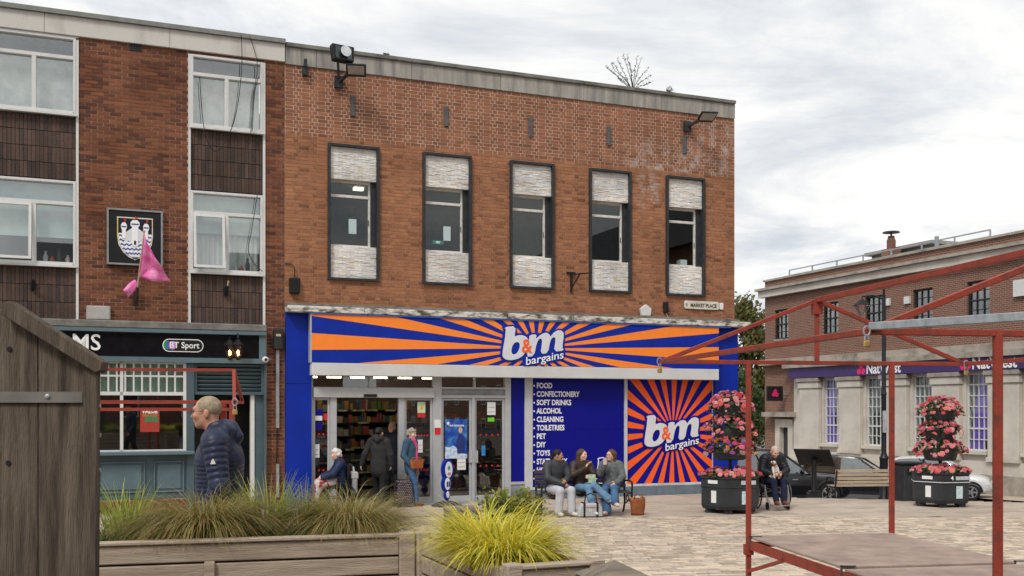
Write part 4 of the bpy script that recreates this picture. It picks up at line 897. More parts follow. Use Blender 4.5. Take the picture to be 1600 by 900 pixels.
ib = wall_thing('sign_bracket', 892, 438, .0, 'black iron sign bracket between the third and fourth store windows', 'bracket'); MB().box(-.02, .02, -.04, 0, -.28, .17).bar((0, -.02, .13), (.26, -.42, .13), .03).bar((0, -.02, -.2), (.12, -.22, .12), .025).box(-.12, .1, -.05, 0, .15, .19).build('bracket_iron', black, ib)
sn = wall_thing('street_name_sign', 1097, 477, .04, 'white street name plate reading MARKET PLACE', 'sign'); hw = (u_px(1124, 477) - u_px(1070, 477)) / 2; q = MB()
q.prism([(-hw, -.07), (-hw + .03, -.1), (hw - .03, -.1), (hw, -.07), (hw, .07), (hw - .03, .1), (-hw + .03, .1), (-hw, .07)], 0, .035).build('name_plate', mat('cream_enamel', (.66, .63, .56), .4), sn, bevel=.006)
text('lettering', 'MARKET PLACE', .12, mat('brown_ink', (.10, .05, .03), .5), sn, .04, -.004, -.01, width=hw * 1.5, align='CENTER', offset=.003, extrude=.002); MB().box(hw + .02, hw + .12, 0, .03, -.08, .08).build('number_plate', paper, sn)
MB().prism([(-hw + .06 + .03 * math.cos(a), .0 + .045 * math.sin(a)) for a in [k * PI / 4 for k in range(8)]], -.004, -.001).build('plate_crest', mat('grey_ink', (.3, .3, .3), .5), sn)
# loose cables over the right pub windows
cb_ = wall_thing('loose_cables', 380, 60, .14, 'thin black cables looping down over the right pub windows', 'cable'); u0c, w0c = fac(380, 60, .14)
for pts in (((377, 55), (378, 100), (372, 160), (362, 200), (345, 232), (330, 232), (318, 195), (312, 120)), ((390, 56), (402, 100), (396, 150), (392, 208)), ((404, 120), (398, 145), (394, 205)), ((402, 305), (393, 360), (388, 390), (396, 410), (410, 424))):
    P = [Vector((fac(a, b, .14)[0] - u0c, 0, fac(a, b, .14)[1] - w0c)) for a, b in pts]; Q = []
    for i in range(len(P) - 1):
        for t in range(5): 
            p0, p1, p2, p3 = P[max(i - 1, 0)], P[i], P[i + 1], P[min(i + 2, len(P) - 1)]; t_ = t / 5
            Q.append(.5 * ((2 * p1) + (p2 - p0) * t_ + (2 * p0 - 5 * p1 + 4 * p2 - p3) * t_ ** 2 + (3 * p1 - p0 - 3 * p2 + p3) * t_ ** 3))
    Q.append(P[-1]); MB().tube(Q, .008, 5).build('cable', black, cb_)
# weeds on the parapet
def weed(px, py, h, n, label, seed):
    rr = random.Random(seed); u, w_ = fac(px, py); p = A0 + U * u + NV * .12; r = empty('roof_weed', (p.x, p.y, W_TOP - .01), TH, label, 'plant', 'weeds on the parapet'); st = MB(); lv_ = MB()
    for k in range(n):
        a = rr.uniform(-1.25, 1.15); L_ = h * rr.uniform(.55, 1.0); P = [Vector((0, 0, 0))]
        for s in range(1, 6): P.append(Vector((L_ * math.sin(a) * s / 5 * 1.15 + rr.uniform(-.02, .02), rr.uniform(-.06, .06) * s / 5, L_ * math.cos(a) * (s / 5) ** .9)))
        st.tube(P, [.010 * (1 - s / 7) for s in range(6)], 4, False)
        for s in range(26):
            i = rr.uniform(1.4, 5); i0 = int(min(i, 4)); b_ = P[i0].lerp(P[i0 + 1], i - i0); d = Vector((rr.uniform(-1, 1), rr.uniform(-1, 1), rr.uniform(-.2, 1))).normalized(); e2 = d.orthogonal().normalized() * .014; l_ = rr.uniform(.04, .08)
            lv_.add([b_, b_ + d * l_ * .5 + e2, b_ + d * l_, b_ + d * l_ * .5 - e2], [(0, 1, 2, 3)])
    st.build('stem', mat('weed_stem', (.06, .045, .035), .8), r); lv_.build('leaves', mat('weed_leaf', (.035, .04, .025), .7, var=.3), r, kind='stuff')
weed(992, 139, .95, 13, 'bare twiggy shrub growing from the store parapet', 3); weed(1046, 146, .22, 4, 'small green weed beside the twiggy shrub on the parapet', 5); weed(604, 85, .12, 4, 'tiny weed tuft on the parapet near the double floodlight', 6)
# ================================================================== the bank across the road
bank_brick = mat('bank_brick_wall', (.25, .105, .066), .9)
def brick_tex(m):
    t = m.node_tree; N = t.nodes.new; L = t.links.new; b = next(n for n in t.nodes if n.type == 'BSDF_PRINCIPLED')
    tc = N('ShaderNodeTexCoord'); mp = N('ShaderNodeMapping'); L(tc.outputs['Object'], mp.inputs[0]); mp.inputs['Rotation'].default_value = (R(90), 0, 0)
    br = N('ShaderNodeTexBrick'); L(mp.outputs[0], br.inputs['Vector']); br.inputs['Scale'].default_value = 1; br.inputs['Brick Width'].default_value = .225; br.inputs['Row Height'].default_value = .075; br.inputs['Mortar Size'].default_value = .007
    br.inputs['Color1'].default_value = (.225, .10, .066, 1); br.inputs['Color2'].default_value = (.155, .072, .05, 1); br.inputs['Mortar'].default_value = (.36, .285, .235, 1); L(br.outputs['Color'], b.inputs['Base Color'])
brick_tex(bank_brick)
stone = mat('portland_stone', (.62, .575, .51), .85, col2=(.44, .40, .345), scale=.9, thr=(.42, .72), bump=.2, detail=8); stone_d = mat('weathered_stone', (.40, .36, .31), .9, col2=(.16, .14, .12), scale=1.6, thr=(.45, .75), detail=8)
purple = mat('bank_purple', (.055, .028, .13), .4, var=.1); purple_l = mat('purple_poster', (.17, .06, .46), .5, col2=(.26, .13, .58), scale=1.5)
bk = empty('bank_building', B0, TH - PI / 2, 'brick and stone two storey bank with tall white windows across the road', 'building')
SB = 27.0
b_top = bank(1400, 405)[1]; zpar = bank(1195, 441)[1]; zc1 = bank(1195, 452)[1]; zc0 = bank(1195, 466)[1]
zb1 = bank(1400, 548)[1]; zb0 = bank(1400, 563)[1]; zp1 = bank(1400, 567)[1]; zp0 = bank(1400, 585)[1]
print('BANK', zpar, zc1, zc0, zb1, zb0, zp1, zp0)
ZG = -2.2
up_w = [(1212, 1230), (1288, 1307), (1357, 1379), (1432, 1454), (1516, 1541)]
sw = []
for (xa, xb) in up_w: sw.append(((bank(xa, 480)[0] + bank(xb, 480)[0]) / 2))
sp_ = (sw[4] - sw[1]) / 3
sw = [sw[0]] + [sw[1] + sp_ * k for k in range(5)] + [sw[4] + sp_ * 1, sw[4] + sp_ * 2][1:]
print('bank upper windows', sw)
zwt, zwb = bank(1443, 451)[1], bank(1443, 507)[1]
hol = [(s - .55, s + .55, zwb, zwt) for s in sw]
wall_with_holes('upper_wall', bank_brick, bk, 0, SB, zb0, zpar, hol, 0, .3)
MB().box(0, SB, .3, 14, zpar - .4, zpar - .2).build('roof', concrete, bk); MB().box(.001, .3, .31, 14, ZG, zpar - .2).build('end_wall', bank_brick, bk); MB().box(.3, SB, 3.5, 3.6, ZG, zpar - .5).build('inner_wall', room_dark, bk)
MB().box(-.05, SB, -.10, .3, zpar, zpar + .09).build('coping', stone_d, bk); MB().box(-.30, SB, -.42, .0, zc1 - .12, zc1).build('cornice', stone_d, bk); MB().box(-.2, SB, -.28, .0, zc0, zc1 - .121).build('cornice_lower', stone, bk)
for s in sw:
    wr = empty('sash_window', (s, 0, 0)); wr.parent = bk; q = MB(); h = .55; T = .07; zm = (zwt + zwb) / 2
    q.box(-h, -h + T, .08, .2, zwb, zwt); q.box(h - T, h, .08, .2, zwb, zwt); q.box(-h + T, h - T, .08, .2, zwt - T, zwt); q.box(-h + T, h - T, .08, .2, zwb, zwb + T); q.box(-h + T, h - T, .07, .19, zm - .03, zm + .03)
    for k in (-1, 1): q.box(k * h / 3.2 - .012, k * h / 3.2 + .012, .1, .18, zwb + T, zwt - T)
    for z in ((zm + zwt) / 2, (zm + zwb) / 2): q.box(-h + T, h - T, .1, .18, z - .012, z + .012)
    q.build('sash_frame', mat('black_sash', (.03, .03, .03), .5), wr); MB().box(-h + T, h - T, .145, .15, zwb + T, zwt - T).build('pane', glassmat('bank_glass', (.8, .85, .85), .10), wr)
    MB().box(-h, h, -.06, .1, zwb - .08, zwb - .001).build('sill', stone_d, wr); MB().box(-h + T, h - T, .5, .52, zm, zwt).build('blind', mat('bank_blind', (.35, .36, .36), .9), wr)
# string course, purple fascia
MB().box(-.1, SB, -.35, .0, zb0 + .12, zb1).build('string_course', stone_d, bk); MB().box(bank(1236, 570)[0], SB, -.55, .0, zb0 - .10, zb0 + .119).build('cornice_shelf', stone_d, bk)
s_a = bank(1243, 580)[0]
MB().box(s_a, SB, -.42, .0, zp0, zb0 - .102).build('purple_fascia', purple, bk)
def natwest(px, s=1.0):
    u, z = bank(px, (577 if px < 1450 else 571), .43); r = empty('bank_lettering', (u, -.425, (zp0 + zb0) / 2 - .05)); r.parent = bk
    text('lettering', 'NatWest', .62, sign_white, r, .42, 0, 0, width=2.05, offset=.012, extrude=.01)
    for a in (90, 210, 330): MB().prism([(.16 * math.cos(R(a)) + .14 * math.cos(R(a + t)), .16 * math.sin(R(a)) * 1 + .14 * math.sin(R(a + t))) for t in range(0, 360, 60)], -.01, 0).build('emblem', mat('bank_red', (.75, .02, .16), .4), r, (.1, 0, 0))
natwest(1343); natwest(1505)
# stone ground floor: pilasters, tall windows, plinth
zst = zp0; zsill = bank(1302, 693)[1]; zpl = bank(1302, 706)[1]
gw = [bank(x, 640)[0] for x in (1302, 1371, 1446, 1529)]; gsp = (gw[3] - gw[0]) / 3; gw = [gw[0] + gsp * k for k in range(8)]; hwid = .52
gh = [(s - hwid, s + hwid, zsill, zst - .1) for s in gw]
wall_with_holes('stone_wall', stone, bk, s_a, SB, ZG, zst, gh, -.10, .3)
wall_with_holes('brick_wall', bank_brick, bk, 0, s_a, ZG, zb0, [(bank(1214, 660)[0], bank(1241, 660)[0], ZG, bank(1228, 655)[1])], 0, .3)
MB().box(s_a, SB, -.30, -.10, ZG, zpl - .5).build('plinth', stone_d, bk); MB().box(s_a, SB, -.22, -.10, zpl - .499, zpl).build('plinth_course', stone, bk)
edges = [s_a + .05] + [(a + b) / 2 for a, b in zip(gw, gw[1:])]
for i, s in enumerate([gw[0] - gsp / 2] + edges[1:]):
    p = empty('stone_pilaster', (s, 0, 0)); p.parent = bk; h = gsp / 2 - hwid - .18
    MB().box(-h, h, -.30, -.10, zpl, zst - .5).build('shaft', stone, p, bevel=.02); MB().box(-h - .05, h + .05, -.36, -.10, zst - .499, zst - .2).build('capital', stone, p, bevel=.02); MB().box(-h - .12, h + .12, -.42, -.10, zst - .199, zst - .02).build('abacus', stone_d, p, bevel=.02); MB().box(-h - .04, h + .04, -.34, -.10, zpl + .001, zpl + .16).build('base', stone, p)
for i, s in enumerate(gw):
    wr = empty('tall_window', (s, 0, 0)); wr.parent = bk; z0, z1 = zsill, zst - .1; q = MB(); h = hwid
    q.box(-h, -h + .05, .0, .1, z0, z1); q.box(h - .05, h, .0, .1, z0, z1); q.box(-h, h, .0, .1, z0, z0 + .05); q.box(-h, h, .0, .1, z1 - .05, z1)
    for k in (-1, 0, 1): q.box(k * h * .48 - .014, k * h * .48 + .014, .01, .09, z0 + .05, z1 - .05)
    for k in range(1, 7): zz = z0 + (z1 - z0) * (k / 7); q.box(-h + .05, h - .05, .012, .088, zz - (.03 if k in (2, 6) else .016), zz + (.03 if k in (2, 6) else .016))
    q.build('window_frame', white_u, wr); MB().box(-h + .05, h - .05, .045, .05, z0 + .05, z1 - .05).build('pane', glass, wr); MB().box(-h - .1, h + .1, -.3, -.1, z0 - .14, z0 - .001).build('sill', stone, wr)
    if i in (0, 3): MB().prism([(-h + .06, z0 + .06), (h * .5, z0 + .06), (h * .1 if i == 0 else h * .8, z0 + 1.0), (h * .3 if i == 0 else h * .85, z1 - .1), (-h + .06 if i == 0 else 0, z1 - .1)], .055, .06).build('window_poster', purple_l, wr)
# side door with hood, hanging sign
d0, d1 = bank(1214, 660)[0], bank(1241, 660)[0]; zd1 = bank(1228, 655)[1]; de = empty('side_door'); de.parent = bk
q = MB(); q.box(d0, d0 + .35, -.12, .2, ZG, zd1); q.box(d1 - .35, d1, -.12, .2, ZG, zd1); q.box(d0 + .35, d1 - .35, -.12, .2, zd1 - .4, zd1); q.build('door_surround', stone, de); MB().box(d0 + .35, d1 - .35, .15, .2, ZG, zd1 - .4).build('door_leaf', mat('dark_grey_door', (.05, .05, .055), .5), de); MB().box(d0 + .7, d1 - .6, .13, .149, .2, .55).build('door_notice', mat('teal_notice', (.15, .4, .38), .5), de)
MB().box(d0 - .6, d1 + .3, -.5, .0, zd1 + .12, zd1 + .35).build('door_hood', stone_d, de)
sg_u, sg_z = bank(1221, 615, .4); sg = empty('hanging_sign', bankpt(sg_u, .8) + V(0, 0, sg_z), TH - PI / 2, 'small black hanging sign with red emblem on the bank corner', 'sign')
sgp = empty('sign_plate'); sgp.parent = sg; MB().box(-.05, .05, -.45, .45, -.36, .36).build('sign_box', black, sgp); 
for k in (90, 210, 330): MB().prism([(.11 * math.cos(R(k)) + .11 * math.cos(R(k + t)), .11 * math.sin(R(k)) + .11 * math.sin(R(k + t))) for t in range(0, 360, 60)], -.058, -.052, Matrix.Rotation(R(90), 4, 'Z')).build('emblem', mat('bank_red', (.75, .02, .16), .4), sgp)
MB().box(-.03, .03, .45, .8, -.06, .06).build('sign_arm', galv, sg)
for (px, py) in ((1388, 472), (1419, 469)): 
    u, z = bank(px, py); MB().box(u - .15, u + .15, -.1, 0, z - .15, z + .15).build('wall_box', white_u, bk)
u, z = bank(1597, 450); MB().box(u - .3, u + .6, -.12, 0, z - .3, z + .3).build('wall_cabinet', white_u, bk)
# rooftop plant and railings
pr = empty('roof_plant'); pr.parent = bk
u0, u1 = bank(1282, 415)[0], bank(1345, 415)[0]; MB().box(u0, u1 + 1, 3, 6, zpar - .2, zpar + .9).build('plant_room', mat('roof_grey', (.15, .15, .14), .8), pr); MB().box(u0 - .3, u1 + 1.3, 2.8, 6.2, zpar + .901, zpar + 1.05).build('plant_roof', concrete, pr)
um = (u0 + u1) / 2 + .6; MB().lathe([(.2, 0), (.2, .4), (.15, .5), (.15, .6)], 12, Matrix.Translation((um, 2.4, zpar + .9))).build('chimney_pot', mat('terracotta', (.17, .085, .06), .8), pr); MB().lathe([(.40, 0), (.36, .05), (.02, .10)], 12, Matrix.Translation((um, 2.4, zpar + 1.65))).build('cowl', dark_frame, pr); MB().box(um - .03, um + .03, 2.37, 2.43, zpar + 1.45, zpar + 1.66).build('cowl_stem', dark_frame, pr); MB().box(um - .3, um + .3, 2.1, 2.7, zpar - .2, zpar + .9).build('chimney_stack', bank_brick, pr)
rl = MB(); uu = [.8 + 1.8 * k for k in range(8)]
for x in uu: rl.bar((x, .9, zpar - .2), (x, .9, zpar + .55), .05)
rl.bar((uu[0], .9, zpar + .55), (uu[-1], .9, zpar + .55), .05); rl.bar((uu[0], .9, zpar + .3), (uu[-1], .9, zpar + .3), .03); rl.build('roof_railing', galv, pr)
u, _ = bank(1420, 395); MB().tube([(u, 1.5, zpar - .2), (u, 1.5, zpar + .85)], .09).build('vent_pipe', alu_dark, pr)
# ================================================================== tree between store and bank
def tree(name, label, loc, H, crown_c, crown_r, nclump, nleaf, leafm, seed, ls=.16, group=None):
    rr = random.Random(seed); r = empty(name, loc, 0, label, 'tree', group); tb = MB(); P = [V(0, 0, 0), V(.1, 0, H * .25), V(-.05, .1, H * .5), V(.05, 0, H * .8)]
    tb.tube(P, [.28, .22, .16, .06], 10); C0 = Vector(crown_c); Rv = Vector(crown_r); cl_ = []
    for k in range(nclump):
        while True:
            d = Vector((rr.uniform(-1, 1), rr.uniform(-1, 1), rr.uniform(-1, 1)))
            if .35 < d.length < 1: break
        cl_.append(C0 + Vector((d.x * Rv.x, d.y * Rv.y, d.z * Rv.z)))
    for c in cl_[::2]:
        s = P[1].lerp(P[3], rr.uniform(.1, 1)); m_ = s.lerp(c, .5) + V(rr.uniform(-.3, .3), rr.uniform(-.3, .3), .2); tb.tube([s, m_, c], [.07, .04, .015], 5, False)
    tb.build('trunk', mat('bark', (.07, .055, .042), .9, var=.3, bump=.5), r); lb = MB()
    for c in cl_:
        cr = rr.uniform(.45, .95)
        for k in range(nleaf):
            p = c + Vector((rr.gauss(0, .45), rr.gauss(0, .45), rr.gauss(0, .4))) * cr; n = Vector((rr.gauss(0, 1), rr.gauss(0, 1), rr.gauss(.3, 1))).normalized(); e1 = n.orthogonal().normalized() * ls * rr.uniform(.6, 1.2); e2 = n.cross(e1) * .55
            lb.add([p - e1, p + e2, p + e1, p - e2], [(0, 1, 2, 3)])
    lm = lb.mesh('crown', leafm, fix=False); link('crown', lm, r, kind=None); return r
def leafmat(name, cols):
    if name in MATS: return MATS[name]
    m, t, b, out = newmat(name); N = t.nodes.new; L = t.links.new; ge = N('ShaderNodeNewGeometry'); rp = N('ShaderNodeValToRGB'); L(ge.outputs['Random Per Island'], rp.inputs[0]); E = rp.color_ramp.elements
    E[0].color = rgb(cols[0]); E[1].color = rgb(cols[-1])
    for i, c in enumerate(cols[1:-1]): q = E.new((i + 1) / (len(cols) - 1)); q.color = rgb(c)
    L(rp.outputs[0], b.inputs['Base Color']); b.inputs['Roughness'].default_value = .6
    tr = N('ShaderNodeBsdfTranslucent'); L(rp.outputs[0], tr.inputs[0]); mx = N('ShaderNodeMixShader'); mx.inputs[0].default_value = .42; L(b.outputs[0], mx.inputs[1]); L(tr.outputs[0], mx.inputs[2]); L(mx.outputs[0], out.inputs[0])
    MATS[name] = m; return m
leaf_olive = leafmat('olive_leaf', [(.08, .10, .035), (.14, .16, .05), (.19, .18, .06), (.24, .18, .06), (.11, .13, .04)])
leaf_green = leafmat('green_leaf', [(.05, .075, .025), (.08, .12, .04), (.12, .15, .05)])
def tree_at(px, Y, ztop_px, zbot, rx, nc, seed, lm, label, name='street_tree', nl=170):
    p = at(px, 600, Y); z0 = g(p.x, Y) - .1; zt = HC + (HOR - ztop_px) / F * Y; H = zt - z0
    tree(name, label, (p.x, Y, z0), H, (0, 0, H * .55), (rx, rx, H * .45), nc, nl, lm, seed, ls=.15, group='trees behind the store')
tree_at(1168, 62, 458, 0, 1.7, 55, 11, leaf_olive, 'tall olive green street tree between the store and the bank')
tree_at(1150, 58, 580, 0, 1.5, 34, 12, leaf_green, 'lower dark green tree in front of the tall olive tree', nl=240)
# low brick terrace far behind the trees closes the street
tr_ = empty('far_terrace', (at(1000, 640, 90).x, 90, -2.2), 0, 'low grey rendered terrace far behind the trees', 'building')
MB().box(-6, 40, 0, 8, 0, 4.2).build('wall', mat('grey_render', (.32, .31, .30), .9), tr_); MB().prism([(-6, 4.2), (40, 4.2), (40, 4.3), (-6, 4.3)], -.3, 8.3).build('eaves', concrete, tr_)

# rows of houses out of the frame, seen only in the window panes: one facing the store, one carrying on from the bank
def terrace(label, loc, rz, half, H, RH):
    op = empty('brick_terrace', loc, rz, label, 'building'); MB().box(-half, half, -8, 0, 0, H).build('wall', mat('terrace_brick', (.20, .10, .07), .9, var=.2), op); MB().prism([(-8.4, H), (.4, H), (-4, H + RH)], -half, half, Matrix.Rotation(R(90), 4, 'Z') @ Matrix.Diagonal((1, -1, 1, 1))).build('roof', mat('slate', (.07, .07, .08), .7), op)
    wm = MB().box(-.55, .55, .002, .05, 0, 1.7).mesh('window', white_u); pm_ = MB().box(-.47, .47, .052, .06, .08, 1.62).mesh('pane', mat('dark_pane', (.03, .035, .04), .1))
    for k in range(int(half * 2 / 3.7)):
        z = 1.0
        while z < H - 2: wo = link('window', wm, op, (-half + 1.8 + k * 3.7, 0, z)); link('pane', pm_, wo); z += 2.9
terrace('brick terrace on the side of the square facing the store', (-4, -30, g(0, -30)), TH, 30, 8.5, 4)
q = bankpt(76, 0); terrace('tall brick terrace that carries on the street line beyond the bank', (q.x, q.y, -1.5), TH + PI / 2, 48, 13, 4)
# ================================================================== street furniture
oak = mat('weathered_oak', (.26, .215, .17), .85, col2=(.11, .09, .07), scale=5, bump=.5, bscale=30, stretch=(.5, 6, 6), detail=8)
oak_v = mat('weathered_oak_upright', (.18, .14, .105), .85, col2=(.055, .042, .031), scale=3.2, thr=(.34, .66), bump=.7, bscale=26, stretch=(9, 9, .7), detail=12)
oak_l = mat('pale_weathered_oak', (.47, .38, .295), .85, col2=(.27, .21, .16), scale=4, bump=.4, bscale=30, stretch=(.5, 6, 6), detail=8)
soil = mat('soil', (.045, .035, .028), .95, var=.4, scale=20, bump=.6)
red_steel = mat('red_oxide_steel', (.30, .048, .030), .55, col2=(.13, .045, .032), scale=11, thr=(.48, .72), bump=.25, detail=9)
iron = mat('black_cast_iron', (.018, .018, .02), .45, var=.3)
def gp(px, Y): X = (px - 800) / F * Y; return Vector((X, Y, g(X, Y)))
# ---- tall weathered end panel at the left edge
Yk = 3.6; k0 = at(0, 640, Yk).x; kx = lambda x: (x - 800) / F * Yk; kz = lambda y: HC + (HOR - y) / F * Yk; gz0 = g(kx(80), Yk)
kb_ = empty('timber_end_panel', (kx(140), Yk, gz0), 0, 'tall weathered oak end panel with sloping top at the left edge', 'panel')
ox, oz = kx(140), gz0
def kpoly(name, pts, y0, y1, m=oak_v): return MB().prism([(kx(a) - ox, kz(b) - oz) for a, b in pts], y0, y1).build(name, m, kb_, bevel=.003)
bot = HOR + (HC - gz0) / Yk * F
kpoly('wide_board', [(-40, bot), (54.5, bot), (54.5, 508), (11, 488), (-40, 470)], .02, .05); kpoly('wide_board', [(55.5, bot), (128, bot), (128, 563), (55.5, 510)], .02, .05); 
kpoly('corner_post', [(130, bot), (149, bot), (153, 573), (131, 560)], -.01, .025); kpoly('top_rail', [(11, 476), (22, 472), (166, 566), (163, 580), (155, 583), (8, 492)], -.035, .03)
MB().box(kx(-40) - ox, kx(127) - ox, .008, .0195, kz(629) - oz, kz(612) - oz).build('metal_strap', mat('dull_strap', (.20, .185, .165), .6, metal=.3, var=.2), kb_)
MB().lathe([(.001, 0), (.010, .0), (.008, .006), (.001, .008)], 10, Matrix.Translation((kx(73) - ox, .008, kz(619) - oz)) @ Matrix.Rotation(R(90), 4, 'X')).build('bolt', galv, kb_)
for (a, b) in ((11, 545), (9, 724)): MB().lathe([(.001, 0), (.009, 0), (.009, .004), (.001, .004)], 10, Matrix.Translation((kx(a) - ox, .0195, kz(b) - oz)) @ Matrix.Rotation(R(90), 4, 'X')).build('bolt_hole', black, kb_)
MB().prism([(kx(-40) - ox, 0), (kx(129) - ox, 0), (kx(129) - ox, kz(568) - oz), (kx(-40) - ox, kz(484) - oz)], .06, .10).build('carcase', oak_v, kb_)
for zz in (634, 680, 735): MB().tube([(kx(152) - ox, .02, kz(zz) - oz), (kx(153.5) - ox, .02, kz(zz) - oz)], .008, 8).build('screw', galv, kb_)
# ---- raised timber planters
def planter_box(name, loc, rz, W, D, H, label, rails=3, posts=((0, 0), (1, 0), (0, 1), (1, 1)), ps=.10, mid=True, m=oak_l):
    r = empty(name, loc, rz, label, 'planter', 'raised timber planters'); h = H / rails; t = .045
    for k in range(rails):
        z0, z1 = k * h + .006, (k + 1) * h - .006
        MB().box(ps * .5, W - ps * .5, -t / 2, t / 2, z0, z1).build('rail', m, r, bevel=.006); MB().box(ps * .5, W - ps * .5, D - t / 2, D + t / 2, z0, z1).build('rail', m, r, bevel=.006)
        MB().box(-t / 2, t / 2, ps * .5, D - ps * .5, z0, z1).build('rail', m, r, bevel=.006); MB().box(W - t / 2, W + t / 2, ps * .5, D - ps * .5, z0, z1).build('rail', m, r, bevel=.006)
    for (a, b) in posts: MB().box(a * W - ps / 2, a * W + ps / 2, b * D - ps / 2, b * D + ps / 2, 0, H + .03).build('post', oak_l, r, bevel=.008)
    MB().box(-t * .8, W + t * .8, -t * .9, t * .9, H - .001, H + .022).build('capping_rail', m, r, bevel=.006)
    if mid: MB().box(W * .54 - .03, W * .54 + .03, -t / 2 - .03, -t / 2 - .001, 0, H - h + .01).build('batten', oak_l, r, bevel=.004)
    MB().box(t / 2, W - t / 2, t / 2, D - t / 2, H * .55, H - .08).build('soil', soil, r); return r
PZ = 1.3
pA, pB = V(-2.417, 5.95, 0), V(-.66, 6.40, 0); dA = (pB - pA).normalized(); angA = math.atan2(dA.y, dA.x); W1 = (pB - pA).length + .75; oA = pB - dA * W1; zA = .36
planter_box('timber_planter', (oA.x, oA.y, zA), angA, W1, .85, PZ - zA, 'long raised timber planter of drooping grasses in the left foreground', rails=8)
def pl1(s, d): q = oA + dA * s + Vector((-dA.y, dA.x, 0)) * d; return q
p2 = V(-.56, 6.40, 0); p2f = V(0, 5.08, 0); dB = (p2f - p2).normalized(); ang2 = math.atan2(dB.y, dB.x)
# the second planter runs towards the camera: its x axis goes from back to front, its width to the right
L2 = (p2f - p2).length; o2 = p2f; rz2 = ang2 + PI / 2
r2_ = planter_box('timber_planter', (o2.x, o2.y, .40), rz2, .46, L2, PZ - .40, 'narrow raised timber planter of bright yellow grass in the foreground', rails=8, mid=False, ps=.085)
def bollard(px, Y, zt, wd, label, capm, capped=True, rot=.3):
    q = gp(px, Y); r = empty('timber_bollard', q, rot, label, 'bollard', 'timber bollards by the planters'); H = zt - q.z; b = MB(); b.box(-wd / 2, wd / 2, -wd / 2, wd / 2, 0, H - (.08 if capped else 0)); b.build('post', oak, r, bevel=.01)
    if capped:
        c = MB(); c.add([(-wd * .52, -wd * .52, H - .079), (wd * .52, -wd * .52, H - .079), (wd * .52, wd * .52, H - .079), (-wd * .52, wd * .52, H - .079), (0, 0, H)], [(0, 1, 4), (1, 2, 4), (2, 3, 4), (3, 0, 4), (3, 2, 1, 0)]); c.build('pyramid_cap', oak, r)
bollard(960, 5.0, 1.36, .30, 'broad timber bollard with pyramid cap at the bottom of the picture', oak_v)
bollard(722, 8.0, 1.33, .27, 'dark squared timber bollard behind the yellow grass', oak_v, False, .15)
# ---- grasses
def grass(name, loc, label, n, Lr, spread, droop, wd, cols, seed, base=.12, cat='grass', lean=(0, 0), group=None, up=0.0):
    rr = random.Random(seed); mb = MB()
    for k in range(n):
        a = rr.uniform(0, 2 * PI); rad = base * math.sqrt(rr.random()); bx, by = rad * math.cos(a), rad * math.sin(a); L = Lr * rr.uniform(.55, 1.1); out = a + rr.gauss(0, .5); sp = spread * rr.uniform(.15, 1.0); dr = droop * rr.uniform(.4, 1.2); w0 = wd * rr.uniform(.7, 1.3); P = []; S = 7
        side = Vector((-math.sin(out + rr.gauss(0, .6)), math.cos(out), 0)).normalized(); d = Vector((math.cos(out) * sp + lean[0], math.sin(out) * sp + lean[1], 1)).normalized(); p = Vector((bx, by, 0)); ax = Vector((math.cos(out), math.sin(out), 0))
        for s in range(S + 1):
            P.append(p.copy()); st = L / S; p = p + d * st; f = (s / S); d = (d + Vector((ax.x * dr * .22, ax.y * dr * .22, -dr * .36 * (f + .15)))).normalized()
        row = []
        for s, q in enumerate(P): hw = w0 * (1 - (s / S) ** 1.6) * .5 + .0004; row.append((q - side * hw, q + side * hw))
        b = len(mb.v)
        for l_, r_ in row: mb.v += [tuple(l_), tuple(r_)]
        for s in range(S): mb.f.append((b + 2 * s, b + 2 * s + 1, b + 2 * s + 3, b + 2 * s + 2)); mb.m.append(0)
    m = leafmat(name + '_blades_' + str(seed), cols); o = link(name, mb.mesh(name, m, smooth='all', fix=False), None, loc); tag(o, label, cat, group); return o
BR = [(.20, .20, .05), (.34, .27, .08), (.42, .28, .10), (.24, .26, .06), (.62, .48, .25), (.16, .20, .045), (.40, .25, .09), (.11, .13, .03)]
YG = [(.16, .26, .03), (.30, .38, .05), (.48, .50, .10), (.10, .17, .02), (.22, .32, .04)]
YL = [(.66, .56, .04), (.82, .70, .08), (.46, .48, .04), (.88, .80, .22), (.74, .60, .03), (.30, .36, .03)]
z_ = PZ - .10; GR = 'grasses in the long planter'
def G1(px, d, *a, **k):
    best = min((abs(((oA + dA * (i * .02)).x + (-dA.y) * d) / ((oA + dA * (i * .02)).y + dA.x * d) - (px - 800) / F), i) for i in range(140))[1]; q = pl1(best * .02, d); return grass('ornamental_grass', (q.x, q.y, z_), *a, **k)
SED = [(.06, .10, .03), (.13, .17, .05), (.22, .22, .08)]
YG2 = [(.26, .38, .04), (.42, .50, .06), (.60, .60, .14), (.18, .28, .03), (.34, .44, .05)]
G1(198, .50, 'upright yellow green striped grass next to the oak end panel', 200, .46, .30, .4, .009, YG2, 21, base=.09, group=GR); G1(165, .35, 'low green sedge at the left end of the long planter', 420, .32, .7, 1.0, .006, SED, 22, base=.14, group=GR)
G1(325, .44, 'large drooping bronze grass mound below the man in the navy jacket', 3600, .64, .62, 1.75, .0048, BR, 23, base=.16, group=GR, lean=(-.15, .1)); G1(420, .58, 'upright yellow green grass between the two bronze mounds', 170, .48, .28, .4, .009, YG2, 24, base=.10, group=GR)
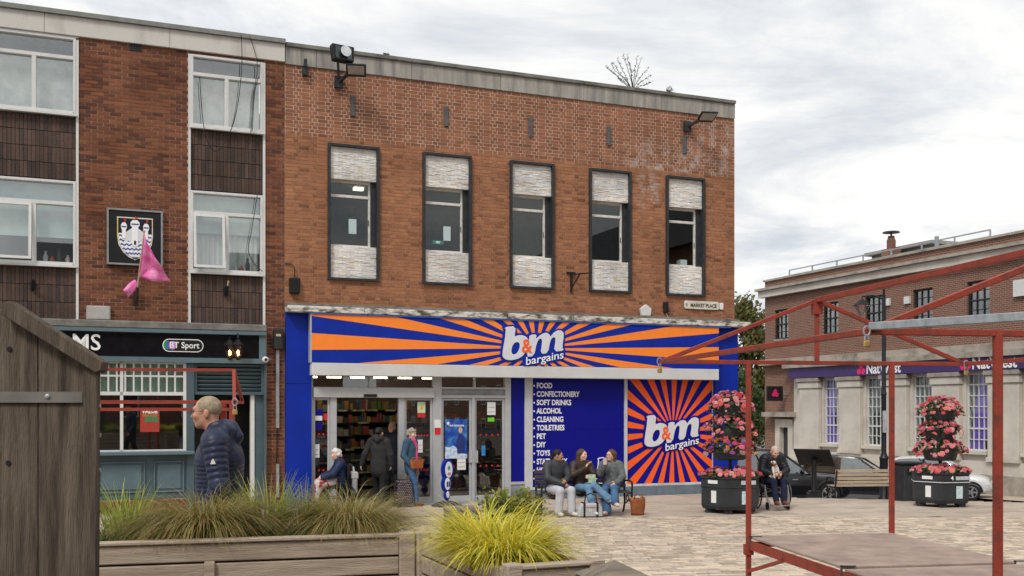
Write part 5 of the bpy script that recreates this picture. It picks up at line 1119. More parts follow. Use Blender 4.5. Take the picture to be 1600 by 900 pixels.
G1(545, .46, 'spreading bronze grass mound at the right end of the long planter', 3600, .60, .66, 1.75, .0048, BR, 25, base=.16, group=GR, lean=(.12, .1)); G1(430, .30, 'short green tuft at the front of the long planter', 700, .26, .8, 1.2, .005, SED, 26, base=.16, group=GR); G1(252, .44, 'bronze grass tuft left of the large mound', 1400, .42, .8, 1.7, .0045, BR, 27, base=.16, group=GR); G1(475, .56, 'slim upright green grass in front of the blue pilaster', 100, .44, .28, .45, .009, YG2, 28, base=.08, group=GR)
def P2(f, s): return p2f + (p2 - p2f) * f + Vector((math.cos(rz2), math.sin(rz2), 0)) * s
q = P2(.34, .16); grass('ornamental_grass', (q.x, q.y, PZ - .12), 'bright yellow arching grass in the narrow planter', 1700, .52, .40, 1.6, .0105, YL, 31, base=.17)
q = P2(.60, .18); grass('ornamental_grass', (q.x, q.y, PZ - .12), 'second bright yellow grass clump just behind the front one', 800, .54, .36, 1.35, .0105, YL, 32, base=.14)
def shrub(loc, label, n, rx, rz, seed):
    rr = random.Random(seed); r = empty('leafy_shrub', loc, 0, label, 'shrub'); st = MB(); lb = MB()
    for k in range(n):
        a = rr.uniform(0, 2 * PI); e = Vector((rx * math.cos(a) * rr.uniform(.2, 1), rx * math.sin(a) * rr.uniform(.2, 1), rz * rr.uniform(.5, 1))); st.tube([(0, 0, 0), e * .5 + V(0, 0, .03), e], [.006, .004, .002], 4, False)
        for j in range(26):
            t = rr.uniform(.35, 1.03); p = e * t + Vector((rr.gauss(0, .018), rr.gauss(0, .018), rr.gauss(0, .018))); n_ = Vector((rr.gauss(0, 1), rr.gauss(0, 1), rr.gauss(.6, 1))).normalized(); e1 = n_.orthogonal().normalized(); e1.rotate(Quaternion(n_, rr.uniform(0, 6))); e1 *= rr.uniform(.014, .026); e2 = n_.cross(e1) * .45; lb.add([p - e1, p + e2, p + e1, p - e2], [(0, 1, 2, 3)])
    st.build('stems', mat('bark', (.07, .055, .042), .9), r); link('leaves', lb.mesh('leaves', leafmat('shrub_leaf', [(.12, .20, .035), (.22, .30, .05), (.38, .38, .07), (.34, .18, .06), (.18, .25, .04), (.32, .34, .06), (.42, .40, .08)]), fix=False), r, kind='stuff')
q = P2(.92, .56); shrub((q.x, q.y, PZ - .12), 'leafy green shrub with reddish tips behind the yellow grass', 150, .22, .40, 41)
# ---- market stall on the right: red square tube frame with boards
def stall_pt(x, y, z): return ray_plane(x, y, Vector((0, 0, z)), Vector((0, 0, 1)))
EZ = 2.55; C1, C2, C3 = stall_pt(1033, 565, EZ), stall_pt(1491, 570, EZ), stall_pt(1356, 518, EZ)
gdir = (C2 - C1); ldir = (C3 - C1); ln_ = ldir.normalized()
# square the plan up
gdir = gdir - ln_ * gdir.dot(ln_) * .9; C2 = C1 + gdir; C4 = C3 + gdir; mid_f, mid_n = C1 + gdir * .5, C3 + gdir * .5; RZ_ = V(0, 0, .62)
L0 = C1 + gdir * .277; Bk = C1 + gdir * .75; L1 = C3 + gdir * .262; Bk1 = C3 + gdir * .75
st_o = V(L0.x, L0.y, g(L0.x, L0.y)); stall = empty('market_stall', st_o, 0, 'red tubular market stall frame with bare boards in the right foreground', 'stall'); sl_ = lambda p: Vector(p) - st_o
def sbar(name, a, b, w=.05, m=red_steel): return MB().bar(sl_(a), sl_(b), w).build(name, m, stall, bevel=.004)
for nm, a, b in (('gable_tie', C1, C2), ('gable_tie', C3, C4), ('eave_bar', C1, C3), ('eave_bar', C2, C4), ('rafter', C1, mid_f + RZ_), ('rafter', C2, mid_f + RZ_), ('rafter', C3, mid_n + RZ_), ('rafter', C4, mid_n + RZ_), ('ridge_bar', mid_f + RZ_, mid_n + RZ_), ('king_post', mid_f, mid_f + RZ_), ('king_post', mid_n, mid_n + RZ_)): sbar(nm, a, b, .040 if nm != 'ridge_bar' else .052)
TZ = .83
for p in (L0, Bk, L1, Bk1): gq = g(p.x, p.y); sbar('post', V(p.x, p.y, gq), V(p.x, p.y, EZ), .047)
sbar('extension_tube', C3 + V(.02, 0, .03), ray_plane(1640, 492, C3 + V(0, -1.1, 0), V(0, 1, 0)), .046, galv)
for p in (mid_f + RZ_, ): MB().box(-.045, .045, -.045, .045, -.14, .0).build('socket', red_steel, stall, sl_(p))
# table boards
t0, t1 = L0 + V(0, 0, TZ - EZ), Bk + V(0, 0, TZ - EZ); span = (L1 - L0); ply = mat('worn_plywood', (.40, .30, .25), .8, col2=(.24, .175, .145), scale=3.5, bump=.2, detail=8)
def board(f0, f1, nm='table_board', dz=0):
    dv_ = V(0, 0, dz); a, b = t0 + span * f0 + dv_, t0 + span * f1 + dv_; c, d = t1 + span * f1 + dv_, t1 + span * f0 + dv_; q = MB(); vs = [sl_(p) for p in (a, b, c, d)] + [sl_(p) + V(0, 0, .022) for p in (a, b, c, d)]; q.add(vs, [(3, 2, 1, 0), (4, 5, 6, 7)] + [(i, (i + 1) % 4, (i + 1) % 4 + 4, i + 4) for i in range(4)]); return q.build(nm, ply, stall, bevel=.004)
board(.0, .50); board(.506, 1.12, dz=-.016)
for e0, e1 in ((t0, t0 + span * 1.1), (t1, t1 + span * 1.1)): MB().bar(sl_(e0 - V(0, 0, .062)), sl_(e1 - V(0, 0, .062)), .03, .085).build('side_rail', red_steel, stall)
for f in (0.005, .5, 1.0): MB().bar(sl_(t0 + span * f - V(0, 0, .06)), sl_(t1 + span * f - V(0, 0, .06)), .03, .05).build('cross_rail', red_steel, stall)
MB().bar(sl_(t0 + span * .22 - V(0, 0, .09)), sl_(V(t0.x, t0.y, g(t0.x, t0.y) + .25)), .03).build('brace', red_steel, stall)
clampm = mat('clamp_steel', (.10, .09, .08), .5, metal=.5)
for f, p in ((0.02, t0), (.5, t0), (.5, t1)): q = p + span * f; MB().box(-.02, .10, -.012, .012, .023, .03).box(-.02, -.008, -.012, .012, -.09, .03).build('board_clamp', clampm, stall, sl_(q))
for p in (L0, Bk, L1): MB().box(-.042, .042, -.042, .042, -.16, -.06).build('collar', red_steel, stall, sl_(V(p.x, p.y, TZ)))
ch = stall_pt(1286, 893, .62); q0 = t0 + span * .42 - V(0, 0, .09)
for k in range(5): MB().tube([V(.012 * math.cos(a) * (1 if k % 2 else .2), .012 * math.cos(a) * (.2 if k % 2 else 1), .022 * math.sin(a) - .035 * k) for a in [i * PI / 5 for i in range(11)]], .004, 5, False).build('chain_link', galv, stall, sl_(q0))
def padlock(p, label, s=1.0):
    r = empty('padlock', p, 0, label, 'padlock', 'brass padlocks on the stalls'); MB().box(-.03 * s, .03 * s, -.012, .012, -.15 * s, -.09 * s).build('lock_body', mat('brass', (.52, .36, .12), .4, metal=.6), r, bevel=.006)
    MB().tube([V(.02 * s * math.cos(a), 0, -.085 * s + (.05 * s * math.sin(a) if math.sin(a) > 0 else 0)) for a in [i * PI / 8 for i in range(9)]], .005, 6).build('shackle', galv, r); MB().tube([V(.03 * s * math.cos(a), .0, .0 + .045 * s * math.sin(a)) for a in [i * PI / 6 for i in range(13)]], .006, 6).build('hasp_ring', galv, r)
padlock(C1 + V(-.02, -.04, .0), 'brass padlock on the leftmost corner of the red stall', .75); padlock(C3 + V(-.02, -.04, 0), 'brass padlock where the grey tube meets the red stall frame', .62); padlock(C2 + V(0, -.04, 0), 'brass padlock on the far right corner of the red stall', .75)
# ---- second stall behind the walking man
Y2 = 11.0; s2 = at(366, 628, Y2); e2z = s2.z; ax2 = V(1, .18, 0).normalized(); dp2 = V(-.18, 1, 0).normalized(); o2s = V(s2.x - .1, s2.y, g(s2.x, s2.y)); stl2 = empty('market_stall', o2s, 0, 'second red stall frame behind the man in the navy jacket', 'stall'); l2 = lambda p: Vector(p) - o2s; A_ = s2; Bq = s2 - ax2 * 3.2; D_ = A_ + dp2 * 1.1; E_ = Bq + dp2 * 1.1; Rg = A_ + dp2 * .5 + V(-.05, 0, .36); Rg2 = Bq + dp2 * .5 + V(0, 0, .36)
for nm, a, b in (('eave_bar', A_, Bq), ('eave_bar', D_, E_), ('gable_tie', A_, D_), ('gable_tie', Bq, E_), ('rafter', A_, Rg), ('rafter', D_, Rg), ('rafter', Bq, Rg2), ('rafter', E_, Rg2), ('ridge_bar', Rg, Rg2), ('lower_rail', A_ - V(0, 0, .08), Bq - V(0, 0, .08))): MB().bar(l2(a), l2(b), .034).build(nm, red_steel, stl2)
for p in (A_ - ax2 * .12 + dp2 * .1, D_ - ax2 * .12, Bq + ax2 * .1, E_ + ax2 * .1): MB().bar(l2(V(p.x, p.y, g(p.x, p.y))), l2(V(p.x, p.y, e2z)), .055).build('post', red_steel, stl2)
padlock(A_ + V(.02, -.05, 0), 'brass padlock on the second stall behind the man', .9)
# ---- benches
def bench(name, loc, rz, L, slat_m, label, arms=True, back=True, H=.86):
    r = empty(name, loc, rz, label, 'bench', 'benches on the square')      # faces local -y
    for s in (-1, 1):
        x = s * (L / 2 - .04); q = MB()
        q.tube([(x, -.26, 0), (x, -.22, .2), (x, -.25, .42)], .022, 8); q.tube([(x, .30, 0), (x, .20, .2), (x, .22, .43), (x, .30, H)], .022, 8); q.tube([(x, -.25, .42), (x, .0, .40), (x, .22, .43)], .02, 8)
        q.tube([(x, -.24, .2), (x, -.05, .28), (x, .1, .2), (x, .2, .2)], .016, 6); q.tube([(x, .03 + .07 * math.cos(a), .30 + .07 * math.sin(a)) for a in [i * PI / 5 for i in range(11)]], .012, 6)
        if arms: q.tube([(x, -.24, .42), (x, -.27, .55), (x, -.24, .64), (x, -.1, .66), (x, .25, .64)], .02, 8); q.tube([(x, -.27 + .035 * math.cos(a), .60 + .035 * math.sin(a)) for a in [i * PI / 5 for i in range(11)]], .012, 6)
        q.build('bench_end', iron, r, smooth=True)
    for k in range(5): MB().box(-L / 2 + .02, L / 2 - .02, -.26 + k * .098, -.18 + k * .098, .425, .45).build('seat_slat', slat_m, r, bevel=.005)
    for k in range(4): z = .50 + k * .098; y = .215 + (z - .43) * .185; MB().box(-L / 2 + .02, L / 2 - .02, y - .035, y - .012, z, z + .075).build('back_slat', slat_m, r, bevel=.005)
    return r
slat_d = mat('dark_bench_wood', (.075, .065, .055), .7, var=.25, scale=6, stretch=(.4, 6, 6)); slat_p = mat('pale_bench_wood', (.50, .40, .29), .7, col2=(.34, .26, .19), scale=5, stretch=(.4, 6, 6))
BY = 20.35; bq = gp(912, BY); BROT = TH * .55
bench('park_bench', bq, BROT, 1.92, slat_d, 'dark slatted iron bench where three women sit', H=.86)
b2 = gp(1346, 26.9); bench('park_bench', b2, R(180) + TH * .4, 1.75, slat_p, 'pale slatted bench seen from behind near the black car')
# ---- hexagonal flower planters in tiers
plast = mat('dark_grey_plastic', (.035, .038, .042), .5, var=.25, scale=4); petal = leafmat('begonia_petal', [(.72, .10, .14), (.80, .24, .28), (.85, .44, .44), (.70, .05, .10), (.86, .32, .24), (.78, .14, .30), (.88, .60, .56), (.55, .03, .06)]); petal_o = leafmat('mixed_petal', [(.80, .25, .05), (.80, .50, .03), (.10, .10, .5), (.75, .05, .25), (.8, .2, .3)]); leafd = leafmat('begonia_leaf', [(.02, .045, .015), (.04, .08, .02), (.07, .12, .035)])
def flowers(r, cx, cz, rad, hgt, n, seed, pm, nl=350, hang=.12, inner=0):
    rr = random.Random(seed); fb, lb = MB(), MB()
    def spot():
        a = rr.uniform(0, 2 * PI); q = rad * math.sqrt(rr.uniform(inner, 1)); edge = q / rad; return Vector((cx + q * math.cos(a), q * math.sin(a), cz + hgt * (1 - edge ** 2) * rr.uniform(.5, 1) - hang * max(0, edge - .75) / .25 * rr.random() + .02)), Vector((math.cos(a) * edge, math.sin(a) * edge, .9)).normalized()
    for k in range(nl):
        p, n_ = spot(); n_ = (n_ + Vector((rr.gauss(0, .6), rr.gauss(0, .6), rr.gauss(0, .4)))).normalized(); e1 = n_.orthogonal().normalized(); e1.rotate(Quaternion(n_, rr.uniform(0, 6))); e1 *= rr.uniform(.03, .05); e2 = n_.cross(e1) * .7; lb.add([p - e1, p + e2, p + e1, p - e2], [(0, 1, 2, 3)])
    for k in range(n):
        p, n_ = spot(); p = p + n_ * .03; n_ = (n_ + Vector((rr.gauss(0, .35), rr.gauss(0, .35), rr.gauss(0, .2)))).normalized(); e1 = n_.orthogonal().normalized(); e2 = n_.cross(e1); R0 = rr.choice((.022, .034, .045, .055, .068)) * rr.uniform(.85, 1.15); vs = [p + n_ * .012]; 
        for i in range(6):
            a = i * PI / 3; vs.append(p + (e1 * math.cos(a) + e2 * math.sin(a)) * R0 + n_ * rr.uniform(-.008, .012))
        for i in range(6):
            a = i * PI / 3 + .5; vs.append(p + (e1 * math.cos(a) + e2 * math.sin(a)) * R0 * .6 + n_ * rr.uniform(.015, .03))
        fb.add(vs, [(0, 1 + i, 1 + (i + 1) % 6) for i in range(6)] + [(0, 7 + i, 7 + (i + 1) % 6) for i in range(6)])
    link('leaves', lb.mesh('leaves', leafd, fix=False), r, kind='stuff'); link('blooms', fb.mesh('blooms', pm, fix=False), r, kind='stuff')
def hexp(rad, rot=0): return [(rad * math.cos(R(60 * k) + rot), rad * math.sin(R(60 * k) + rot)) for k in range(6)]
def tower_planter(px, Y, label, seed, tiers, number=None):
    q = gp(px, Y); r = empty('flower_planter', q, 0, label, 'planter', 'hexagonal tiered flower planters'); R0 = .63; rot = R(12)
    b = MB()
    def ring(rad, z): return [(x, y, z) for x, y in hexp(rad, rot)]
    prof = [(R0 * .93, .09), (R0 * .99, .16), (R0 * .985, .52), (R0 * 1.01, .525), (R0 * 1.01, .55), (R0, .555), (R0, .70), (R0 * 1.04, .705), (R0 * 1.04, .74), (R0 * .93, .74), (R0 * .9, .62)]; base = len(b.v)
    for rad, z in prof: b.v += ring(rad, z)
    for i in range(len(prof) - 1):
        for k in range(6): b.f.append((base + i * 6 + k, base + i * 6 + (k + 1) % 6, base + (i + 1) * 6 + (k + 1) % 6, base + (i + 1) * 6 + k)); b.m.append(0)
    b.f.append(tuple(base + k for k in range(6))[::-1]); b.m.append(0); n_ = (len(prof) - 1) * 6; b.f.append(tuple(base + n_ + k for k in range(6))); b.m.append(0)
    b.build('planter_body', plast, r)
    for k in range(6): x, y = hexp(R0 * .72, rot)[k]; MB().box(x - .07, x + .07, y - .07, y + .07, 0, .092).build('foot', plast, r)
    bd = MB(); [bd.bar(Vector((*hexp(R0 * 1.0, rot)[k], .54)), Vector((*hexp(R0 * 1.0, rot)[(k + 1) % 6], .54)), .03, .014) for k in range(6)]
    if number: bd.build('pale_band', sign_grey, r)
    fl_ = empty('flower_bed'); fl_.parent = r; flowers(fl_, 0, .74, R0 * .95, .14, 170, seed, petal, 460, .03, .2)
    MB().tube([(0, 0, .6), (0, 0, 2.2)], .035, 10).build('centre_pole', plast, r)
    for k, (z, rad, pm, nb) in enumerate(tiers):
        t_ = empty('basket_tier'); t_.parent = r
        MB().lathe([(rad * .62, z - .24), (rad * .72, z - .22), (rad * .86, z), (rad * .9, z), (rad * .9, z + .02), (rad * .8, z + .02)], 12).build('basket', plast, t_); flowers(t_, 0, z, rad * 1.2, .27, nb, seed + 5 + k, pm, int(nb * 2.4), .2)
    # plaques on the two sides turned to the camera
    for k in (3, 4, 5):
        a = R(60 * k + 30) + rot; nx, ny = math.cos(a), math.sin(a); d = R0 * .885; M = Matrix.Translation((nx * d, ny * d, 0)) @ Matrix.Rotation(a + PI / 2, 4, 'Z')
        if k == 3: MB().box(-.13, .1, -.006, 0, .6, .67, M).build('plaque', paper, r); MB().box(-.06, .06, .006, .012, .22, .46, M).build('notice', paper, r)
        if k == 4: MB().box(-.02, .29, -.01, -.004, .59, .67, M).build('plaque', mat('grey_plaque', (.5, .52, .55), .5, var=.3, scale=40), r); MB().box(.0, .15, .0, .008, .2, .46, M).build('notice', mat('notice_pale', (.55, .66, .68), .5, var=.25, scale=25), r)
    if number:
        a = R(60 * 4 + 30) + rot; t_ = text('lettering', number, .12, sign_white, r, 0, 0, 0, extrude=.003, offset=.003); t_.matrix_local = Matrix.Translation((math.cos(a) * R0 * .885, math.sin(a) * R0 * .885, .63)) @ Matrix.Rotation(a + PI / 2, 4, 'Z') @ Matrix.Translation((-.14, -.014, 0))
tower_planter(1141, 20.75, 'tiered flower planter of pink blooms in front of the sunburst board', 51, ((1.30, .44, petal_o, 190), (1.72, .42, petal, 170), (2.14, .38, petal, 190)))
tower_planter(1469, 22.1, 'tiered flower planter with number 4 in front of the bank', 61, ((1.22, .44, petal, 140), (1.62, .38, petal, 140), (2.06, .40, petal, 150)), '4')
fp = MB(); rr = random.Random(77)
for k in range(26):
    a = rr.uniform(0, 2 * PI); d = rr.uniform(.6, 1.3); q = gp(1141, 20.75); X, Y = q.x + d * math.cos(a), q.y + d * math.sin(a); z = g(X, Y) + .012; r_ = rr.uniform(.012, .028); fp.add([(X + r_ * math.cos(t * 1.26), Y + r_ * math.sin(t * 1.26), z + rr.uniform(0, .006)) for t in range(5)], [(0, 1, 2, 3, 4)])
tag(fp.build('fallen_petals', petal), 'scattered pink petals on the paving below the flower planter', 'petals', kind='stuff')
# ---- litter bin, lectern, lamp post, pavement sign
q = gp(1419, 24.2); bn = empty('litter_bin', q, .2, 'dark square litter bin behind the number 4 planter', 'bin'); MB().box(-.27, .27, -.27, .27, 0, .86).build('bin_body', plast, bn, bevel=.02); MB().box(-.30, .30, -.30, .30, .861, .92).build('bin_lid', black, bn, bevel=.02); MB().box(-.2, .2, -.275, -.271, .62, .78).build('bin_slot', black_gloss, bn)
q = gp(1272, 26.6); le = empty('information_lectern', q, 0, 'black cast iron lectern sign beside the wheelchair', 'sign'); MB().box(-.16, .16, -.16, .16, 0, .2).box(-.13, .13, -.13, .13, .2, .25).build('base', iron, le, bevel=.012); MB().lathe([(.085, .25), (.07, .3), (.062, 1.02), (.08, 1.06)], 14).build('column', iron, le, smooth=True)
hd = empty('panel', (0, 0, 1.1)); hd.parent = le; hd.rotation_euler = (R(-42), 0, R(-34)); MB().box(-.47, .47, -.33, .33, .0, .04).build('panel_tray', iron, hd, bevel=.01); MB().box(-.42, .42, -.28, .28, .041, .045).build('panel_face', mat('printed_panel', (.3, .32, .3), .3, var=.5, scale=8), hd)
for s in (-1, 1): MB().tube([(s * .05, 0, .92), (s * .2, 0, .98), (s * .32, 0, 1.1)], .018, 8).build('scroll', iron, le)
q = gp(1381, 30.5); lp = empty('street_lamp', q, 0, 'tall black street lamp with hanging lantern in front of the bank', 'lamp post'); HZ = HC + (HOR - 455) / F * 30.5 - q.z
MB().lathe([(.16, 0), (.16, .15), (.12, .2), (.12, 1.3), (.14, 1.34), (.10, 1.42), (.075, 1.5), (.07, 3.2), (.09, 3.25), (.065, 3.32), (.055, HZ - .2), (.03, HZ), (.05, HZ + .05), (.001, HZ + .12)], 14).build('post', mat('lamp_black', (.02, .022, .03), .4), lp, smooth=True)
MB().box(-.07, .07, -.13, -.08, 2.1, 2.75).build('notice', mat('grey_notice', (.4, .42, .42), .5), lp)
lx = (1347 - 1381) / F * 30.5; MB().tube([(0, 0, HZ - .25), (lx * .5, 0, HZ - .12), (lx, 0, HZ - .16), (lx, 0, HZ - .25)], .025, 8).build('arm', mat('lamp_black', (.02, .022, .03), .4), lp); hz = HZ - .3
MB().lathe([(.03, .06), (.08, .04), (.24, -.10), (.26, -.13)], 8, Matrix.Translation((lx, 0, hz))).build('lantern_hood', black, lp); MB().lathe([(.24, -.131), (.05, -.45), (.01, -.47)], 8, Matrix.Translation((lx, 0, hz))).build('lantern_glass', glassmat('clear_lantern', (.8, .85, .85), .2), lp)
q = gp(698, 22.0); ps = empty('pavement_sign', q, TH + R(26), 'blue pavement sign of stacked ovals on a round base', 'sign'); MB().lathe([(.40, 0), (.40, .03), (.25, .10), (.10, .14), (.05, .15)], 20).build('base', mat('dark_rubber', (.05, .05, .055), .7), ps, smooth=True); MB().tube([(0, 0, .14), (0, 0, .4)], .04, 10).build('stem', store_blue, ps)
def oval(nm, cx, cz, a, b, y0, y1, m, n=24): return MB().prism([(cx + a * math.cos(2 * PI * k / n), cz + b * math.sin(2 * PI * k / n)) for k in range(n)], y0, y1).build(nm, m, ps, bevel=.006)
ps.scale = (.82, .82, .80)
oval('oval_panel', 0, .30, .09, .14, -.04, .04, store_blue); oval('oval_panel', -.02, .60, .16, .22, -.042, .042, store_blue); oval('oval_panel', .02, .98, .20, .29, -.045, .045, store_blue)
oval('oval_face', 0, .31, .055, .09, -.05, -.041, sign_white); oval('oval_face', -.01, .60, .10, .165, -.052, -.043, sign_white); oval('oval_face', .03, .98, .13, .215, -.055, -.046, sign_white)
MB().prism([(.03, .95), (.08, 1.02), (.03, 1.10), (-.03, 1.02)], -.06, -.0555).build('printed_mark', mat('teal_print', (.03, .35, .45), .5), ps); MB().prism([(-.02, .83), (.09, .83), (.09, .90), (-.02, .90)], -.06, -.0555).build('printed_mark', mat('pink_print', (.6, .3, .35), .5), ps)
for s in (-.05, .02): MB().prism([(s, .52), (s + .05, .52), (s + .05, .68), (s, .64)], -.057, -.0525).build('printed_mark', mat('navy_print', (.03, .04, .12), .5), ps)
# ================================================================== cars
tyre = mat('tyre', (.015, .015, .016), .8); rim = mat('alloy', (.5, .5, .52), .3, metal=.7); carglass = glassmat('car_glass', (.35, .42, .42), .2); chrome = mat('chrome', (.6, .6, .62), .2, metal=.8); lamp_w = mat('head_lamp', (.6, .62, .65), .15, metal=.3); lamp_r = mat('tail_lamp', (.35, .01, .01), .25); trim = mat('car_trim', (.02, .02, .022), .5); cabin = mat('car_cabin', (.02, .02, .022), .8)
def lerp_tab(tab, x): return interp(x, tab)
def car(label, px, Y, rz, L, W, H, paint, hood, belt, ga, gb, rt, plate=None, wheel_r=.34, scale=1, group='parked cars'):
    """+x forward. hood/belt: height tables along x (fractions); ga, gb: glasshouse foot rear/front; rt: roof rear/front (fractions of L)"""
    q = gp(px, Y); r = empty('parked_car', (q.x, q.y, q.z - .1), rz, label, 'car', group); hw = W / 2; N_ = 28; rows = []
    for i in range(N_ + 1):
        f = i / N_; x = (f - .5) * L; end = min(f, 1 - f); tw = 1 - .22 * max(0, (.09 - end) / .09) ** 2; zt = interp(f, hood); zb = .24 + .12 * max(0, (.05 - end) / .05); zs = zt - .03; w_ = hw * tw
        lower = [(0, zb), (w_ * .80, zb), (w_ * .96, zb + .10), (w_ * 1.0, zb + .30), (w_ * .995, min(zs - .12, .72)), (w_ * .965, zs - .04), (w_ * .86, zt + .0), (w_ * .45, zt + .025), (0, zt + .03)]
        rows.append([(x, y, z) for y, z in lower] + [(x, -y, z) for y, z in lower[::-1][1:]])
    b = MB(); b.grid(rows)
    for rw in (rows[0], rows[-1]): b.add(rw[:-1], [tuple(range(len(rw) - 1))])
    body = b.build('body', paint, r, smooth=True)
    # glasshouse
    zf = lambda f: interp(f, hood) + .01; xs = lambda f: (f - .5) * L
    def station(f, top):  # half width at belt and roof
        return hw * (.85 if not top else .66)
    rr_, rf = rt; n2 = 8; gl = MB(); roof = MB(); pts_b, pts_t = [], []
    for i in range(n2 + 1):
        t = i / n2; fb_ = ga + (gb - ga) * t; ft_ = rr_ + (rf - rr_) * t; zr = H - .07 * (2 * t - 1) ** 2 - (.03 if t in (0, 1) else 0); pts_b.append((xs(fb_), hw * .87, zf(fb_))); pts_t.append((xs(ft_), hw * .67, zr))
    for s in (1, -1): gl.grid([[(x, y * s, z) for x, y, z in pts_b], [(x, y * s, z) for x, y, z in pts_t]])
    for k in (0, -1): (xb, yb, zb), (xt, yt, zt) = pts_b[k], pts_t[k]; gl.add([(xb, -yb, zb), (xb, yb, zb), (xt, yt, zt), (xt, -yt, zt)], [(0, 1, 2, 3)])
    gl.build('windows', carglass, r)
    P = []
    for (x, y, z) in pts_t: P.append([(x, -y, z - .01), (x, -y * .97, z + .035), (x, -y * .5, z + .065), (x, 0, z + .07), (x, y * .5, z + .065), (x, y * .97, z + .035), (x, y, z - .01)])
    roof.grid(P); roof.build('roof', paint, r, smooth=True)
    for s in (1, -1):
        for k, wd in ((0, .10), (n2, .055)):
            a, c = pts_b[k], pts_t[k]; MB().bar((a[0], a[1] * s, a[2] - .02), (c[0], c[1] * s, c[2] + .01), wd, .05, up=(1, 0, 0)).build('pillar', paint, r)
        k = n2 // 2; a, c = pts_b[k], pts_t[k]; MB().bar((a[0], a[1] * s + .002 * s, a[2] - .02), (c[0], c[1] * s + .002 * s, c[2]), .06, .03, up=(1, 0, 0)).build('pillar', trim, r)
        m0 = pts_b[n2 - 1]; MB().lathe([(.001, -.10), (.07, -.07), (.085, 0), (.07, .07), (.001, .10)], 10, Matrix.Translation((m0[0], s * (hw + .08), m0[2] + .06)) @ Matrix.Rotation(R(90), 4, 'X') @ Matrix.Diagonal((.8, 1, 1, 1))).build('mirror', paint, r, smooth='all')
        MB().box(-L * .28, L * .27, s * hw * .97 - .012, s * hw * .97 + .012, .26, .36).build('side_sill', trim, r); MB().box(xs(.36), xs(.36) + .18, s * hw * .985 - .012, s * hw * .985 + .014, .82, .85).build('door_handle', chrome, r); MB().box(xs(.56), xs(.56) + .18, s * hw * .985 - .012, s * hw * .985 + .014, .82, .85).build('door_handle', chrome, r)
        for (f, nm, m) in ((.965, 'headlight', lamp_w), (.03, 'tail_light', lamp_r)): z = interp(f, hood) - .16; MB().box(xs(f) - .16, xs(f) + .16, s * hw * .64 - .13, s * hw * .64 + .16, z - .06, z + .07).build(nm, m, r, bevel=.03)
        for f in (.19, .815):
            wr = empty('wheel', (xs(f), s * (hw - .10), wheel_r)); wr.parent = r; Mx = Matrix.Rotation(R(90), 4, 'X'); MB().lathe([(wheel_r * .66, -.115), (wheel_r * .94, -.115), (wheel_r, -.08), (wheel_r, .08), (wheel_r * .94, .115), (wheel_r * .66, .115)], 24, Mx).build('tyre', tyre, wr, smooth=True)
            h = MB(); h.lathe([(wheel_r * .66, -.10), (wheel_r * .66, .10)], 20, Mx); hub = h.build('rim', trim, wr); sp = MB(); yy = s * .118
            for k in range(5): a = k * 2 * PI / 5; sp.bar((0, yy, 0), (wheel_r * .63 * math.cos(a), yy, wheel_r * .63 * math.sin(a)), .06, .02, up=(0, 1, 0))
            sp.tube([(wheel_r * .63 * math.cos(a), yy, wheel_r * .63 * math.sin(a)) for a in [k * PI / 12 for k in range(25)]], .018, 6, False); sp.build('spokes', rim, wr)
            arch = MB(); arch.tube([(xs(f) + wheel_r * 1.16 * math.cos(a), s * hw * .985, wheel_r + wheel_r * 1.16 * math.sin(a)) for a in [PI * k / 12 for k in range(13)]], .045, 6); arch.build('wheel_arch', trim, r)
    MB().box(-L * .3, L * .3, -hw * .8, hw * .8, .3, min(p[1] for p in hood[2:-2]) - .04).build('cabin', cabin, r)
    zf_ = .50; MB().box(L / 2 - .02, L / 2 + .015, -hw * .45, hw * .45, zf_ - .12, zf_ + .10).build('grille', trim, r); MB().box(L / 2 + .016, L / 2 + .03, -.26, .26, zf_ - .22, zf_ - .11).build('number_plate', paper, r)
    if plate: t_ = text('lettering', plate, .10, black, r, 0, 0, 0, align='CENTER', extrude=.002); t_.matrix_local = Matrix.Translation((L / 2 + .034, 0, zf_ - .165)) @ Matrix.Rotation(R(90), 4, 'Z')
    return r
suv_h = [(0, .78), (.03, .98), (.12, 1.03), (.3, 1.02), (.62, 1.0), (.70, .99), (.9, .92), (.97, .82), (1, .66)]; sal_h = [(0, .72), (.03, .9), (.15, .96), (.3, .93), (.66, .90), (.74, .87), (.92, .78), (.98, .68), (1, .58)]; up_h = [(0, .8), (.02, .95), (.2, .96), (.5, .94), (.74, .92), (.8, .90), (.92, .82), (.98, .70), (1, .55)]
black_p = mat('black_car_paint', (.006, .007, .009), .12, var=.1, coat=.6); navy_p = mat('dark_car_paint', (.012, .013, .016), .14, var=.1, coat=.6); white_p = mat('white_car_paint', (.68, .69, .70), .2, var=.03, coat=.5)
car('black car parked directly behind the wheelchair man and lectern', 1208, 32.4, R(6), 4.6, 1.85, 1.70, black_p, suv_h, None, .05, .70, (.12, .52), None, .36)
car('dark saloon car nose out beyond the pale bench', 1336, 36.0, R(-24), 4.5, 1.8, 1.50, navy_p, sal_h, None, .08, .74, (.2, .56), None, .33)
car('small white hatchback behind the number 4 planter', 1466, 37.5, R(-26), 3.6, 1.64, 1.46, white_p, up_h, None, .03, .80, (.08, .58), 'YK17 ULP', .30)
